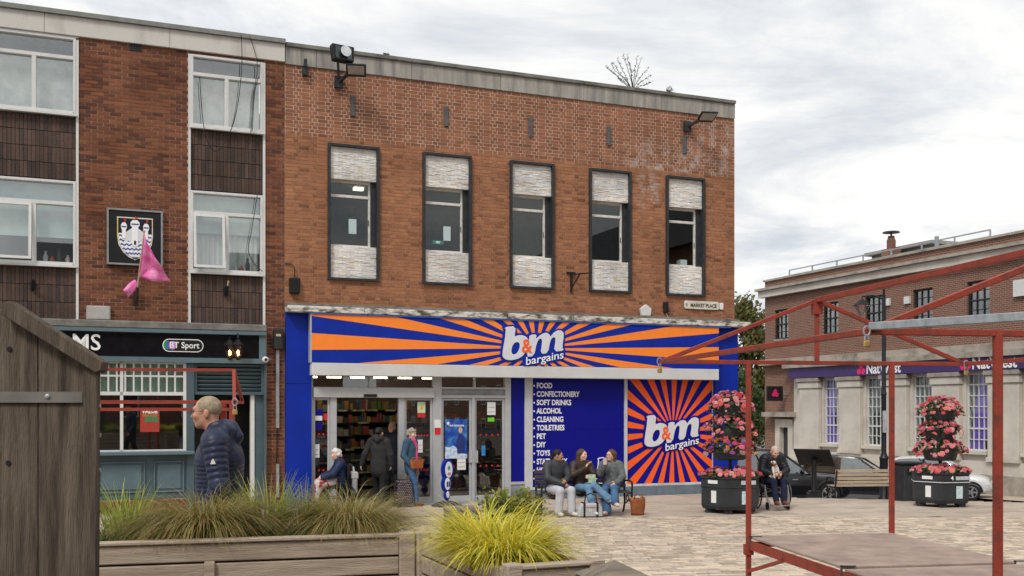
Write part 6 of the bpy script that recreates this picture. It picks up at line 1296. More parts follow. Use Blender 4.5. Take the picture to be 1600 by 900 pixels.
# ================================================================== people: smooth distance fields turned into surfaces
def s_net(D, h, org):
    ins = D < 0; nx, ny, nz = D.shape; s8 = sum(ins[i:nx - 1 + i, j:ny - 1 + j, k:nz - 1 + k].astype(np.int8) for i in (0, 1) for j in (0, 1) for k in (0, 1))
    act = (s8 > 0) & (s8 < 8); ci = np.argwhere(act)
    if len(ci) == 0: return [], []
    idx = -np.ones(act.shape, np.int64); idx[tuple(ci.T)] = np.arange(len(ci)); acc = np.zeros((len(ci), 3)); cnt = np.zeros(len(ci))
    cor = [(i, j, k) for i in (0, 1) for j in (0, 1) for k in (0, 1)]
    for a in cor:
        for ax in range(3):
            if a[ax]: continue
            b = list(a); b[ax] = 1; da = D[ci[:, 0] + a[0], ci[:, 1] + a[1], ci[:, 2] + a[2]]; db = D[ci[:, 0] + b[0], ci[:, 1] + b[1], ci[:, 2] + b[2]]; m = (da < 0) != (db < 0); t = np.where(m, da / np.where(m, da - db, 1), 0)
            p = np.tile(np.array(a, float), (len(ci), 1)); p[:, ax] += t; acc[m] += p[m]; cnt[m] += 1
    vs = (ci + acc / cnt[:, None]) * h + np.array(org); F_ = []
    for ax in range(3):
        sl0 = [slice(None)] * 3; sl1 = [slice(None)] * 3; sl0[ax] = slice(0, -1); sl1[ax] = slice(1, None); ch = ins[tuple(sl0)] != ins[tuple(sl1)]; u, v = [(1, 2), (2, 0), (0, 1)][ax]; e = np.argwhere(ch); ok = (e[:, u] > 0) & (e[:, v] > 0) & (e[:, u] < D.shape[u] - 1) & (e[:, v] < D.shape[v] - 1); e = e[ok]
        def cell(du, dv): c = e.copy(); c[:, u] -= du; c[:, v] -= dv; return idx[c[:, 0], c[:, 1], c[:, 2]]
        q = np.stack([cell(1, 1), cell(0, 1), cell(0, 0), cell(1, 0)], 1); fl = ins[e[:, 0], e[:, 1], e[:, 2]]; q[~fl] = q[~fl][:, ::-1]; F_.append(q)
    F_ = np.concatenate(F_); F_ = F_[(F_ >= 0).all(1)]; return vs, F_
def sdf_mesh(prims, h, name, m, cuts=()):
    """prims: dicts a,b,ra,rb (tapered capsule), flat=(normal,f), rip=(n,amp), k ; or c,r,(rot) ellipsoid"""
    lo, hi = np.full(3, 9.), np.full(3, -9.)
    for p in prims:
        pts = [p['a'], p['b']] if 'a' in p else [p['c']]; rr = max(p['ra'], p['rb']) if 'a' in p else max(p['r'])
        for q in pts: q = np.array(q); lo = np.minimum(lo, q - rr - .04); hi = np.maximum(hi, q + rr + .04)
    n = np.ceil((hi - lo) / h).astype(int) + 1; D = np.full(n, 1.0); ax = [lo[i] + h * np.arange(n[i]) for i in range(3)]
    def region(q0, q1):
        a = np.maximum(np.floor((q0 - lo) / h).astype(int), 0); b = np.minimum(np.ceil((q1 - lo) / h).astype(int) + 1, n); sl = tuple(slice(a[i], b[i]) for i in range(3)); return sl, np.stack(np.meshgrid(ax[0][sl[0]], ax[1][sl[1]], ax[2][sl[2]], indexing='ij'), -1)
    def ev(p, P):
        if 'a' in p:
            a, b = np.array(p['a'], float), np.array(p['b'], float); Q = P - a; ab = b - a
            if p.get('flat'):
                nn, f = p['flat']; nn = np.array(nn, float); nn /= np.linalg.norm(nn); dn = Q @ nn; bn = ab @ nn; L2_ = max(ab @ ab, 1e-9); t0 = np.clip(Q @ ab / L2_, 0, 1); off = dn - t0 * bn; Q = Q + (off * (1 / f - 1))[..., None] * nn
            t = np.clip(Q @ ab / max(ab @ ab, 1e-9), 0, 1); r = p['ra'] + (p['rb'] - p['ra']) * t
            if p.get('rip'): r = r + p['rip'][1] * (np.abs(np.sin(t * PI * p['rip'][0] + p['rip'][2])) - .5)
            return np.linalg.norm(Q - t[..., None] * ab, axis=-1) - r
        Q = P - np.array(p['c'], float)
        if p.get('rot') is not None: Q = Q @ p['rot']
        r = np.array(p['r'], float); k0 = np.linalg.norm(Q / r, axis=-1); k1 = np.linalg.norm(Q / (r * r), axis=-1); return k0 * (k0 - 1) / np.maximum(k1, 1e-6)
    for p in prims:
        rr = (max(p['ra'], p['rb']) if 'a' in p else max(p['r'])) + .05; A = np.minimum(p.get('a', p.get('c')), p.get('b', p.get('c'))) - rr; B = np.maximum(p.get('a', p.get('c')), p.get('b', p.get('c'))) + rr
        sl, P = region(np.array(A), np.array(B)); d = ev(p, P); k = p.get('k', .025); o = D[sl]; hh = np.clip(.5 + .5 * (o - d) / k, 0, 1); D[sl] = o + (d - o) * hh - k * hh * (1 - hh)
    for p in cuts:
        rr = max(p['r']) + .03; sl, P = region(np.array(p['c']) - rr, np.array(p['c']) + rr); D[sl] = np.maximum(D[sl], -ev(p, P))
    vs, fs = s_net(D, h, lo); me = bpy.data.meshes.new(name); me.from_pydata(np.asarray(vs).tolist(), [], np.asarray(fs).tolist()); me.materials.append(m); me.polygons.foreach_set('use_smooth', [True] * len(me.polygons)); me.update(); return me
def cap(a, b, ra, rb, **k): return dict(a=tuple(a), b=tuple(b), ra=ra, rb=rb, **k)
def ell(c, r, **k): return dict(c=tuple(c), r=tuple(r), **k)
def rotm(yaw, pitch, roll=0): return (Matrix.Rotation(R(yaw), 3, 'Z') @ Matrix.Rotation(R(pitch), 3, 'X') @ Matrix.Rotation(R(roll), 3, 'Y'))
def hand_prims(wr, d, nrm, curl, s=1.0, side=1):
    """palm, four fingers of unequal length and a thumb from the side of the palm"""
    d = Vector(d).normalized(); nrm = Vector(nrm); nrm = (nrm - d * nrm.dot(d)).normalized(); sd = d.cross(nrm) * side; wr = Vector(wr); P = [cap(wr, wr + d * .085 * s, .030 * s, .038 * s, flat=(tuple(nrm), .5), k=.012)]
    for i, (o, l_) in enumerate(((-.030, .062), (-.010, .074), (.010, .070), (.029, .056))):
        b = wr + d * .092 * s + sd * o * s; c1 = (d * math.cos(curl) + nrm * math.sin(curl)); c2 = (d * math.cos(curl * 2.1) + nrm * math.sin(curl * 2.1)); m_ = b + c1 * l_ * .55 * s; e = m_ + c2 * l_ * .55 * s; P += [cap(b - d * .02, m_, .0105 * s, .0095 * s, k=.006), cap(m_, e, .0095 * s, .008 * s, k=.004)]
    tb = wr + d * .03 * s - sd * .028 * s; tm = tb + (d * .55 - sd * .7 + nrm * .35).normalized() * .042 * s; te = tm + (d * .85 - sd * .2 + nrm * .5).normalized() * .034 * s; P += [cap(tb, tm, .014 * s, .012 * s, k=.008), cap(tm, te, .012 * s, .009 * s, k=.005)]; return P
STAND = dict(pelvis=(0, 0, .95), chest=(0, .0, 1.28), neck=(0, .01, 1.46), head=(0, -.02, 1.60), shL=(.18, .01, 1.41), elL=(.23, .03, 1.14), wrL=(.24, -.05, .90), shR=(-.18, .01, 1.41), elR=(-.23, .03, 1.14), wrR=(-.24, -.05, .90), hipL=(.09, 0, .92), knL=(.10, -.02, .50), anL=(.10, .03, .09), hipR=(-.09, 0, .92), knR=(-.10, -.02, .50), anR=(-.10, .03, .09))
SIT = dict(pelvis=(0, .05, .58), chest=(0, .06, .90), neck=(0, .05, 1.07), head=(0, .0, 1.22), shL=(.18, .05, 1.01), elL=(.23, -.02, .76), wrL=(.10, -.22, .66), shR=(-.18, .05, 1.01), elR=(-.23, -.02, .76), wrR=(-.10, -.22, .66), hipL=(.09, .03, .545), knL=(.11, -.40, .53), anL=(.11, -.42, .10), hipR=(-.09, .03, .545), knR=(-.11, -.40, .53), anR=(-.11, -.42, .10))
def person(label, loc, rz, base, pose, look, scale=1.0, h=.0095, group=None):
    J = {k: Vector(v) * scale for k, v in {**base, **pose}.items() if not k.startswith('_')}; bx = look.get('build', 1.0) * scale
    r = empty('person', loc, rz, label, 'person', group); yaw, pitch = pose.get('_look', (0, 0)); HM = rotm(yaw, pitch, pose.get('_roll', 0)); hc = J['head']; hs = scale * look.get('hs', 1.0)
    tf = lambda p: hc + HM @ (Vector(p) * hs); RT = np.array(HM); skin = look['skin']; HR = RT
    up = (J['chest'] - J['pelvis']).normalized(); sh_ax = (J['shL'] - J['shR']).normalized(); fwd = sh_ax.cross(up).normalized()      # points to the front (-y)
    head = [ell(tf((0, .012, .03)), (.074 * hs, .094 * hs, .090 * hs), rot=HR, k=.02), ell(tf((0, -.028, -.045)), (.057 * hs, .066 * hs, .066 * hs), rot=HR, k=.03), ell(tf((0, -.065, -.090)), (.026 * hs, .022 * hs, .020 * hs), rot=HR, k=.03),
            cap(tf((0, -.088, .016)), tf((0, -.106, -.022)), .009 * hs, .0135 * hs, k=.012), cap(tf((-.036, -.080, .036)), tf((.036, -.080, .036)), .012 * hs, .012 * hs, k=.02), cap(tf((-.018, -.092, -.053)), tf((.018, -.092, -.053)), .0085 * hs, .0085 * hs, k=.01), ell(tf((.042, -.068, -.018)), (.022 * hs,) * 3, k=.03), ell(tf((-.042, -.068, -.018)), (.022 * hs,) * 3, k=.03)]
    for s in (1, -1): head += [ell(tf((s * .077, .016, -.008)), (.011 * hs, .020 * hs, .033 * hs), rot=HR, k=.008)]
    neck = [cap(J['neck'] - up * .03, tf((0, .02, -.05)), .056 * bx, .052 * scale, k=.03)]
    def torso(ex, flat=.70, rip=None):
        k = dict(flat=(tuple(fwd), flat), k=.05)
        mid = J['pelvis'].lerp(J['chest'], .5); T_ = [cap(J['pelvis'], mid, .150 * bx + ex, .140 * bx + ex, rip=rip, **k), cap(mid, J['chest'], .140 * bx + ex, .160 * bx + ex, rip=rip, **k), cap(J['shL'].lerp(J['neck'], .25), J['shR'].lerp(J['neck'], .25), .066 * bx + ex, .066 * bx + ex, k=.06), cap(J['chest'], J['neck'] - up * .03, .12 * bx + ex * .8, .07 * bx + ex * .5, flat=(tuple(fwd), .8), k=.06)]
        return T_
    def arm(sd, ex, rip=None, lo=1.0): 
        s_, e_, w_ = J['sh' + sd], J['el' + sd], J['wr' + sd]; return [cap(s_, e_, .056 * bx + ex, .044 * bx + ex, rip=rip, k=.03), cap(e_, e_.lerp(w_, lo), .043 * bx + ex, .030 * bx + ex, rip=rip, k=.02)]
    def leg(sd, ex, lo=1.0, flare=0): h_, k_, a_ = J['hip' + sd], J['kn' + sd], J['an' + sd]; return [cap(h_, k_, .086 * bx + ex, .058 * bx + ex, k=.035), cap(k_, k_.lerp(a_, lo), .056 * bx + ex, .038 * bx + ex + flare, k=.025)]
    def foot(sd, ex):
        a_ = J['an' + sd]; dd = pose.get('_foot' + sd); d = Vector(dd).normalized() if dd else Vector((.12 if sd == 'L' else -.12, -1, -.25)).normalized(); heel = a_ - d * .03 + V(0, 0, -.02); return [cap(a_, a_ + V(0, 0, -.03), .038 + ex, .036 + ex, k=.02), cap(heel + V(0, 0, -.015) * scale, a_ + d * .155 * scale + V(0, 0, -.0) * scale, .036 + ex, .030 + ex, flat=((0, 0, 1), .9), k=.02)]
    body = head + neck + torso(-.012) + [p for s in 'LR' for p in arm(s, -.006) + leg(s, -.006) + foot(s, -.006)]
    for s in 'LR':
        w_, e_ = J['wr' + s], J['el' + s]; d = Vector(pose.get('_hand' + s, w_ - e_)); body += hand_prims(w_ - d.normalized() * .02, d, pose.get('_palm' + s, (-.6 if s == 'L' else .6, -.2, -.4)), pose.get('_curl' + s, .45), scale * .98, 1 if s == 'L' else -1)
    link('body', sdf_mesh(body, h, 'body', skin), r)
    for s in (1, -1): q = tf((s * .031, -.0835, .014)); MB().lathe([(.0005, -.008), (.006, -.006), (.0085, 0), (.006, .006), (.0005, .008)], 8, Matrix.Translation(q)).build('eye', mat('eye_dark', (.02, .015, .012), .2), r, smooth='all')
    ex = look.get('top_ex', .022); rip = look.get('rip'); tp = torso(ex, look.get('tflat', .74), rip) + [p for s in 'LR' for p in arm(s, ex * .85, rip and (rip[0] + 1, rip[1] * .8, rip[2]), look.get('sleeve', .97))]
    hem = look.get('hem', .06); tp.append(cap(J['pelvis'] - up * hem * .2, J['pelvis'] - up * hem, .155 * bx + ex, .158 * bx + ex, flat=(tuple(fwd), .76), k=.04))
    if look.get('hem', .06) > .12 and base is STAND: pass
    if look.get('collar'): tp.append(cap(J['neck'] - up * .02, J['neck'] + up * look['collar'], .082 * bx, .078 * bx, k=.02))
    if look.get('hood'):
        b = -fwd; n0 = J['neck']; tp += [cap(n0 + b * .07 + sh_ax * .08 + up * .035, n0 + b * .07 - sh_ax * .08 + up * .035, .056, .056, k=.02), cap(n0 + b * .085 + up * .05, n0 + b * .13 - up * .01, .064, .052, k=.03), cap(n0 + sh_ax * .085 + up * .005, n0 + b * .08 + sh_ax * .07 + up * .03, .035, .05, k=.03), cap(n0 - sh_ax * .085 + up * .005, n0 + b * .08 - sh_ax * .07 + up * .03, .035, .05, k=.03)]
    link(look.get('top_name', 'jacket'), sdf_mesh(tp, h, 'jacket', look['top'], cuts=[ell(J['neck'] + up * .10 * scale - fwd * -.02, (.062, .066, .09 if not look.get('collar') else .06))]), r)
    le_ = look.get('leg_ex', .012); lp_ = [p for s in 'LR' for p in leg(s, le_, .96, look.get('flare', .012))] + [cap(J['pelvis'] + up * .02, J['pelvis'] - up * .06, .142 * bx + le_, .13 * bx + le_, flat=(tuple(fwd), .76), k=.05)]
    link(look.get('leg_name', 'trousers'), sdf_mesh(lp_, h, 'trousers', look['legs']), r)
    for s in 'LR': link('shoe', sdf_mesh(foot(s, .009), h, 'shoe', look['shoe']), r)
    hl = look.get('hair', 'short'); hm = look['hair_m']
    hp = [ell(tf((0, .022, .040)), (.083 * hs, .097 * hs, .091 * hs), rot=HR, k=.02)] if hl != 'short' else [ell(tf((0, .019, .036)), (.0785 * hs, .0945 * hs, .0885 * hs), rot=HR, k=.02)]; cuts = [ell(tf((0, -.105, -.035)), (.085 * hs, .085 * hs, .105 * hs), rot=HR), ell(tf((0, -.01, -.135)), (.12 * hs, .13 * hs, .105 * hs), rot=HR)]
    if hl == 'long':
        for s in (1, -1): hp += [cap(tf((s * .068, .03, .03)), J['neck'] + sh_ax * s * .075 + fwd * .03 - up * .06, .036, .034, k=.03), cap(tf((s * .05, .07, .02)), J['neck'] + sh_ax * s * .06 - fwd * .07 - up * .12, .04, .035, k=.03)]
        hp.append(cap(tf((0, .085, .0)), J['neck'] - fwd * .09 - up * .12, .05, .045, k=.03)); cuts = cuts[:1]
    if hl == 'bun': hp.append(ell(tf((0, .105, .03)), (.035, .035, .035), k=.02)); 
    if hl == 'tail': hp += [cap(tf((0, .09, .03)), tf((0, .13, -.05)), .03, .025, k=.02), cap(tf((0, .13, -.05)), tf((0, .12, -.14)), .025, .012, k=.02)]
    if hl == 'fluffy':
        for (x, y, z, q) in ((.05, .02, .07, .05), (-.05, .02, .07, .05), (0, .08, .05, .055), (0, .0, .10, .05), (.06, .06, .0, .045), (-.06, .06, .0, .045), (0, .09, -.03, .045), (.045, -.05, .08, .035), (-.045, -.05, .08, .035)): hp.append(ell(tf((x, y, z)), (q * hs,) * 3, k=.015))
    link('hair', sdf_mesh(hp, min(h, .0085), 'hair', hm, cuts=cuts), r)
    if look.get('glasses'):
        q = MB()
        for s in (1, -1): q.tube([tf((s * .033 + .022 * math.cos(a), -.108, .010 + .017 * math.sin(a))) for a in [k * PI / 6 for k in range(13)]], .0022, 5, False); q.tube([tf((s * .055, -.106, .014)), tf((s * .078, -.04, .014)), tf((s * .080, .012, .012))], .002, 5)
        q.tube([tf((-.011, -.110, .014)), tf((.011, -.110, .014))], .002, 5); q.build('glasses', mat('glasses_frame', (.05, .045, .04), .3), r)
    r_J = J; return r, J, fwd, up, tf
sk = lambda n, c: mat(n, c, .55, var=.10, scale=18, sub=.12)
skin_a, skin_b, skin_c = sk('ruddy_skin', (.56, .29, .20)), sk('fair_skin', (.68, .42, .32)), sk('tan_skin', (.42, .22, .14)); cl = lambda n, c, v=.22, r=.85, sc=9: mat(n, c, r, var=v, scale=sc, bump=.25, bscale=45)
grey_hair = mat('grey_hair', (.36, .32, .27), .7, var=.35, scale=30, stretch=(1, 1, .3), bump=.4, bscale=90); sandy_hair = mat('sandy_grey_hair', (.36, .28, .19), .7, var=.3, scale=30, bump=.5, bscale=90); white_hair = mat('white_hair', (.68, .65, .60), .8, var=.15, scale=30, bump=.5, bscale=60); black_hair = mat('black_hair', (.015, .012, .012), .5, var=.3, scale=30, bump=.4, bscale=80); brown_hair = mat('brown_hair', (.10, .055, .032), .5, var=.4, scale=18, stretch=(3, 3, .4), bump=.4, bscale=80); dark_brown_hair = mat('dark_brown_hair', (.045, .028, .02), .5, var=.4, scale=18, bump=.4, bscale=80)
navy_puff = mat('navy_nylon', (.020, .027, .058), .42, var=.25, scale=7, bump=.3, bscale=30); black_cl = cl('black_cloth', (.014, .014, .016)); charcoal = cl('charcoal_cloth', (.03, .028, .03)); denim = cl('denim', (.06, .13, .25)); denim_l = cl('pale_denim', (.14, .26, .42), .25); denim_j = cl('denim_jacket', (.045, .10, .16)); pale_grey = cl('pale_grey_jersey', (.48, .48, .52), .1); white_shoe = cl('white_trainer', (.62, .60, .56), .1, .6); brown_boot = cl('brown_leather', (.17, .06, .03), .2, .5); tan_leather = cl('tan_leather', (.42, .13, .035), .2, .45)
def puff_patch(): pass
# ---- the man walking past in the foreground
Ym = 7.4; X = (343 - 800) / F * Ym; fm, J, fw, up_, tf = person('man in navy puffer jacket with short sandy hair walking past', (X, Ym, g(X, Ym)), R(-88), STAND, dict(elL=(.235, .06, 1.13), wrL=(.235, -.04, .90), elR=(-.23, .02, 1.14), wrR=(-.23, -.12, .92), chest=(0, .0, 1.28), head=(0, -.085, 1.605), neck=(0, -.01, 1.455), knL=(.1, -.12, .51), anL=(.10, -.10, .09), knR=(-.1, .05, .5), anR=(-.1, .24, .12), _look=(0, 4)), dict(skin=skin_a, top=navy_puff, legs=charcoal, shoe=black_cl, hair='short', hair_m=sandy_hair, hood=True, collar=.05, top_ex=.030, rip=(6, .007, .4), hem=.14, glasses=True, build=.98, tflat=.88, hs=.90), scale=1.082, h=.007)
q = J['shL'].lerp(J['elL'], .42); Mx = Matrix.Translation(q + V(.092, -.0, 0)) @ Matrix.Rotation(R(90), 4, 'Z'); MB().prism([(-.019, -.016), (.019, -.016), (.003, .02), (-.003, .02)], -.006, .004, Matrix.Translation(q + V(.094, 0, 0)) @ Matrix.Rotation(R(90), 4, 'Z')).build('arm_badge', mat('badge_white', (.66, .60, .60), .5), fm)
# ---- shoppers at the shop door
def at_front(px, v): # a spot v metres in front of the shop wall, seen at pixel column px
    u = fac(px, 700, v)[0]; p = A0 + U * u - NV * v; return V(p.x, p.y, max(g(p.x, p.y), .018 if v < .32 else -9))
p = at_front(592, .55); person('person in dark hooded jacket with black hair seen from behind at the shop door', p, R(172), STAND, dict(elL=(.29, .06, 1.15), wrL=(.37, .03, .93), elR=(-.25, -.0, 1.14), wrR=(-.25, -.06, .92), knL=(.1, -.14, .52), anL=(.09, -.16, .09), knR=(-.09, .02, .5), anR=(-.1, .20, .13), _look=(-12, -6)), dict(skin=skin_b, top=charcoal, legs=black_cl, shoe=black_cl, hair='bun', hair_m=black_hair, hood=True, top_ex=.03, hem=.12, build=.98), scale=.985)
p = at_front(612, -.55); p.z = .016; person('grey haired man in black coat stepping out of the shop', p, R(8), STAND, dict(_look=(-18, -8), wrL=(.2, -.14, .92)), dict(skin=skin_a, top=cl('black_navy_coat', (.012, .014, .022)), legs=black_cl, shoe=black_cl, hair='short', hair_m=grey_hair, top_ex=.035, hem=.22, collar=.03), scale=1.03)
p = at_front(642, .42); dw, J, fw, up_, tf = person('woman with grey bob in denim jacket and pink scarf leaving the shop', p, R(66), STAND, dict(elR=(-.24, .05, 1.13), wrR=(-.20, -.10, .93), elL=(.24, .05, 1.14), wrL=(.22, -.10, .94), knR=(-.1, -.16, .52), anR=(-.10, -.20, .09), knL=(.1, .02, .5), anL=(.1, .20, .13), _look=(6, 4)), dict(skin=skin_b, top=denim_j, legs=denim, shoe=brown_boot, hair='fluffy', hair_m=grey_hair, top_ex=.03, hem=.10, leg_ex=.006, build=.92), scale=.965)
link('scarf', sdf_mesh([cap(J['neck'] + V(.07, -.02, .0), J['neck'] + V(-.07, -.02, .0), .045, .045, k=.04), cap(J['neck'] + V(.0, -.08, .0), J['neck'] + V(.03, -.13, -.16), .05, .04, k=.03), cap(J['neck'] + V(.03, -.13, -.16), J['neck'] + V(.02, -.14, -.42), .035, .03, k=.02), cap(J['neck'] + V(0, .06, .01), J['neck'] + V(0, -.05, .0), .055, .06, k=.04)], .0095, 'scarf', cl('pink_scarf', (.62, .08, .22), .2)), dw)
hb = dw.matrix_basis @ (J['wrR'] + V(.0, -.16, .05)); hbz = empty('handbag', (hb.x, hb.y, hb.z - .13), dw.rotation_euler.z - R(40), 'orange tan leather shoulder bag held by the woman in denim', 'bag')
MB().prism([(-.13, .0), (.13, .0), (.145, .19), (-.145, .19)], -.05, .05).build('bag_body', tan_leather, hbz, bevel=.025); MB().prism([(-.145, .195), (.145, .195), (.10, .09), (0, .05), (-.10, .09)], -.066, -.052).build('flap', cl('dark_tan_leather', (.36, .10, .03), .2, .45), hbz); MB().tube([(-.14, 0, .18), (-.10, .02, .22), (0, .03, .24), (.10, .02, .22), (.14, 0, .18)], .008, 6).build('strap', tan_leather, hbz)
tb_ = at_front(630, .62); trl = empty('shopping_trolley_bag', tb_, R(25), 'black patterned wheeled shopping bag beside the woman in denim', 'bag'); pat = MATS.get('patterned_fabric')
def fairisle():
    m, t, b, out = newmat('patterned_fabric'); N = t.nodes.new; L = t.links.new; tc = N('ShaderNodeTexCoord'); mp = N('ShaderNodeMapping'); L(tc.outputs['Object'], mp.inputs[0]); mp.inputs['Rotation'].default_value = (R(90), 0, 0); br = N('ShaderNodeTexBrick'); L(mp.outputs[0], br.inputs[0]); br.inputs['Scale'].default_value = 1; br.inputs['Brick Width'].default_value = .045; br.inputs['Row Height'].default_value = .036; br.inputs['Mortar Size'].default_value = .012; br.inputs['Color1'].default_value = (.45, .42, .44, 1); br.inputs['Color2'].default_value = (.30, .05, .08, 1); br.inputs['Mortar'].default_value = (.012, .012, .016, 1); br.inputs['Bias'].default_value = -.2; L(br.outputs[0], b.inputs['Base Color']); b.inputs['Roughness'].default_value = .8; MATS['patterned_fabric'] = m; return m
fi = fairisle(); MB().prism([(-.17, .07), (.20, .07), (.17, .50), (.10, .58), (-.12, .58), (-.16, .48)], -.13, .13).build('bag_body', fi, trl, bevel=.03); MB().tube([(-.15, .1, .1), (-.2, .1, .55), (-.28, .1, .90), (-.28, -.05, .90), (-.2, -.05, .55), (-.15, -.05, .1)], .011, 6).build('handle_frame', black, trl)
for s in (-1, 1): MB().lathe([(.03, -.015), (.06, -.012), (.06, .012), (.03, .015)], 14, Matrix.Translation((-.14, s * .13, .06)) @ Matrix.Rotation(R(90), 4, 'X')).build('wheel', tyre, trl)
# ---- wheelchairs
def wheelchair(loc, rz, label, frame_m, big=True):
    r = empty('wheelchair', loc, rz, label, 'wheelchair', 'wheelchairs')
    q = MB()
    for s in (-1, 1): x = s * .24; q.tube([(x, .22, .95), (x, .20, .50), (x, -.22, .50), (x, -.30, .30), (x * .8, -.42, .12)], .013, 8); q.tube([(x, .2, .5), (x, .16, .28), (x, -.22, .28), (x, -.22, .5)], .012, 8); q.tube([(x, .22, .95), (x, .32, .93)], .016, 8)
    q.tube([(-.24, 0, .30), (.24, 0, .48)], .01, 6); q.tube([(.24, 0, .30), (-.24, 0, .48)], .01, 6); q.tube([(-.19, -.42, .12), (.19, -.42, .12)], .012, 6); q.build('chair_frame', frame_m, r, smooth=True)
    MB().box(-.23, .23, -.22, .20, .47, .505).build('seat', black, r, bevel=.01); MB().box(-.23, .23, .19, .215, .52, .93).build('backrest', black, r, bevel=.01); MB().box(-.18, .18, -.52, -.36, .10, .118).build('footplate', frame_m, r)
    for s in (-1, 1):
        MB().box(s * .27 - .02, s * .27 + .02, -.14, .16, .68, .71).build('armrest', black, r); w_ = empty('wheel', (s * .31, .08, .30)); w_.parent = r; circ = lambda R_: [(0, R_ * math.cos(a), R_ * math.sin(a)) for a in [k * PI / 16 for k in range(33)]]; MB().tube(circ(.285), .016, 6, False).build('tyre', tyre, w_, smooth=True); t_ = MB().tube(circ(.255), .007, 5, False); t_.build('push_rim', frame_m, w_, (s * .03, 0, 0)); sp = MB()
        for k in range(12): sp.tube([(0, 0, 0), (0, .27 * math.cos(k * PI / 6), .27 * math.sin(k * PI / 6))], .003, 4, False)
        sp.build('spokes', frame_m, w_); c_ = empty('caster', (s * .22, -.30, .085)); c_.parent = r; MB().lathe([(.03, -.014), (.08, -.014), (.08, .014), (.03, .014)], 16, Matrix.Rotation(R(90), 4, 'Y')).build('tyre', tyre, c_); MB().bar((0, 0, 0), (0, .03, .2), .02).build('fork', frame_m, c_)
    return r
steel = mat('wheelchair_steel', (.45, .45, .46), .3, metal=.7); wq = gp(1207, 21.45); WR = R(6)
wheelchair(wq, WR, 'steel wheelchair of the man with the small dog', steel)
SITC = {**SIT, 'pelvis': (0, .08, .62), 'hipL': (.09, .05, .585), 'hipR': (-.09, .05, .585), 'knL': (.11, -.36, .60), 'knR': (-.11, -.36, .60), 'anL': (.08, -.44, .20), 'anR': (-.08, -.44, .20)}
person('man with cropped grey hair in black puffer jacket in a wheelchair', wq, WR, SITC, dict(chest=(0, .03, .93), neck=(0, -.04, 1.08), head=(0, -.13, 1.19), shL=(.19, -.0, 1.04), shR=(-.19, -.0, 1.04), elL=(.26, -.10, .80), elR=(-.26, -.10, .80), wrL=(.09, -.30, .74), wrR=(-.09, -.30, .74), _look=(8, 28), _palmL=(-1, 0, 0), _palmR=(1, 0, 0), _curlL=.8, _curlR=.8), dict(skin=skin_b, top=mat('black_nylon', (.016, .017, .024), .42, var=.3, scale=8, bump=.3), legs=cl('navy_trousers', (.012, .017, .045)), shoe=cl('rust_shoe', (.20, .065, .035), .2, .6), hair='short', hair_m=mat('thin_grey_hair', (.50, .42, .36), .7, var=.15), hood=True, top_ex=.045, rip=(4, .014, .2), tflat=.9))
dg = empty('dog', (wq.x - .03, wq.y - .26, wq.z + .66), WR, 'small brown and white dog on the lap of the wheelchair man', 'dog')
dogm = mat('brown_white_fur', (.62, .58, .52), .9, col2=(.24, .10, .04), scale=7, thr=(.46, .54), bump=.5, bscale=60)
dog_p = [cap((0, .0, .07), (.0, -.04, .22), .075, .065, flat=((0, 1, 0), .9)), ell((-.03, -.06, .31), (.045, .052, .048), k=.03), cap((-.03, -.09, .30), (-.045, -.135, .275), .026, .018, k=.02), cap((-.065, -.03, .34), (-.085, -.05, .30), .016, .010, k=.01), cap((.01, -.03, .345), (.025, -.05, .30), .016, .010, k=.01), cap((.05, -.06, .20), (.06, -.10, .10), .028, .02, k=.02), cap((.06, -.10, .10), (.05, -.13, .0), .02, .016, k=.01), cap((-.05, -.06, .20), (-.05, -.11, .10), .028, .02, k=.02), cap((-.05, -.11, .10), (-.04, -.13, .0), .02, .016, k=.01), cap((.07, .0, .05), (.09, -.09, .03), .05, .028, k=.03), cap((-.07, .0, .05), (-.09, -.09, .03), .05, .028, k=.03), cap((0, .05, .05), (.10, .07, .12), .02, .01, k=.02)]
link('body', sdf_mesh(dog_p, .007, 'body', dogm), dg); MB().lathe([(.0005, -.008), (.010, 0), (.0005, .008)], 8, Matrix.Translation((-.045, -.15, .28))).build('nose', black, dg)
for x in (-.055, -.008): MB().lathe([(.0005, -.007), (.0075, 0), (.0005, .007)], 8, Matrix.Translation((x, -.105, .325))).build('eye', black_gloss, dg)
# ---- elderly lady in a wheelchair at the shop door, facing left
eq = at_front(527, .95); ER = R(-78); wheelchair(eq, ER, 'black wheelchair of the white haired lady with grey bags behind', black_gloss)
el, J, fw, up_, tf = person('white haired lady in navy jacket sitting in a wheelchair by the shop door', eq, ER, SITC, dict(elL=(.24, -.10, .80), wrL=(.20, -.30, .74), elR=(-.24, -.10, .80), wrR=(-.12, -.30, .74), head=(0, -.03, 1.20), neck=(0, .03, 1.06), _look=(0, 6)), dict(skin=skin_b, top=cl('navy_quilt', (.014, .028, .075), .3, .6), legs=black_cl, shoe=black_cl, hair='fluffy', hair_m=white_hair, top_ex=.04, collar=.03), scale=.96)
blk = mat('red_white_blanket', (.55, .50, .50), .9, col2=(.42, .03, .05), scale=7, thr=(.48, .53), detail=2); link('blanket', sdf_mesh([cap(J['hipL'] + V(0, -.1, .03), J['knL'] + V(0, -.02, .0), .10, .09, k=.05), cap(J['hipR'] + V(0, -.1, .03), J['knR'] + V(0, -.02, 0), .10, .09, k=.05), cap(J['knL'] + V(0, -.02, 0), J['knL'] + V(0, -.06, -.34), .085, .06, k=.05), cap(J['knR'] + V(0, -.02, 0), J['knR'] + V(0, -.06, -.34), .085, .06, k=.05)], .011, 'blanket', blk), el)
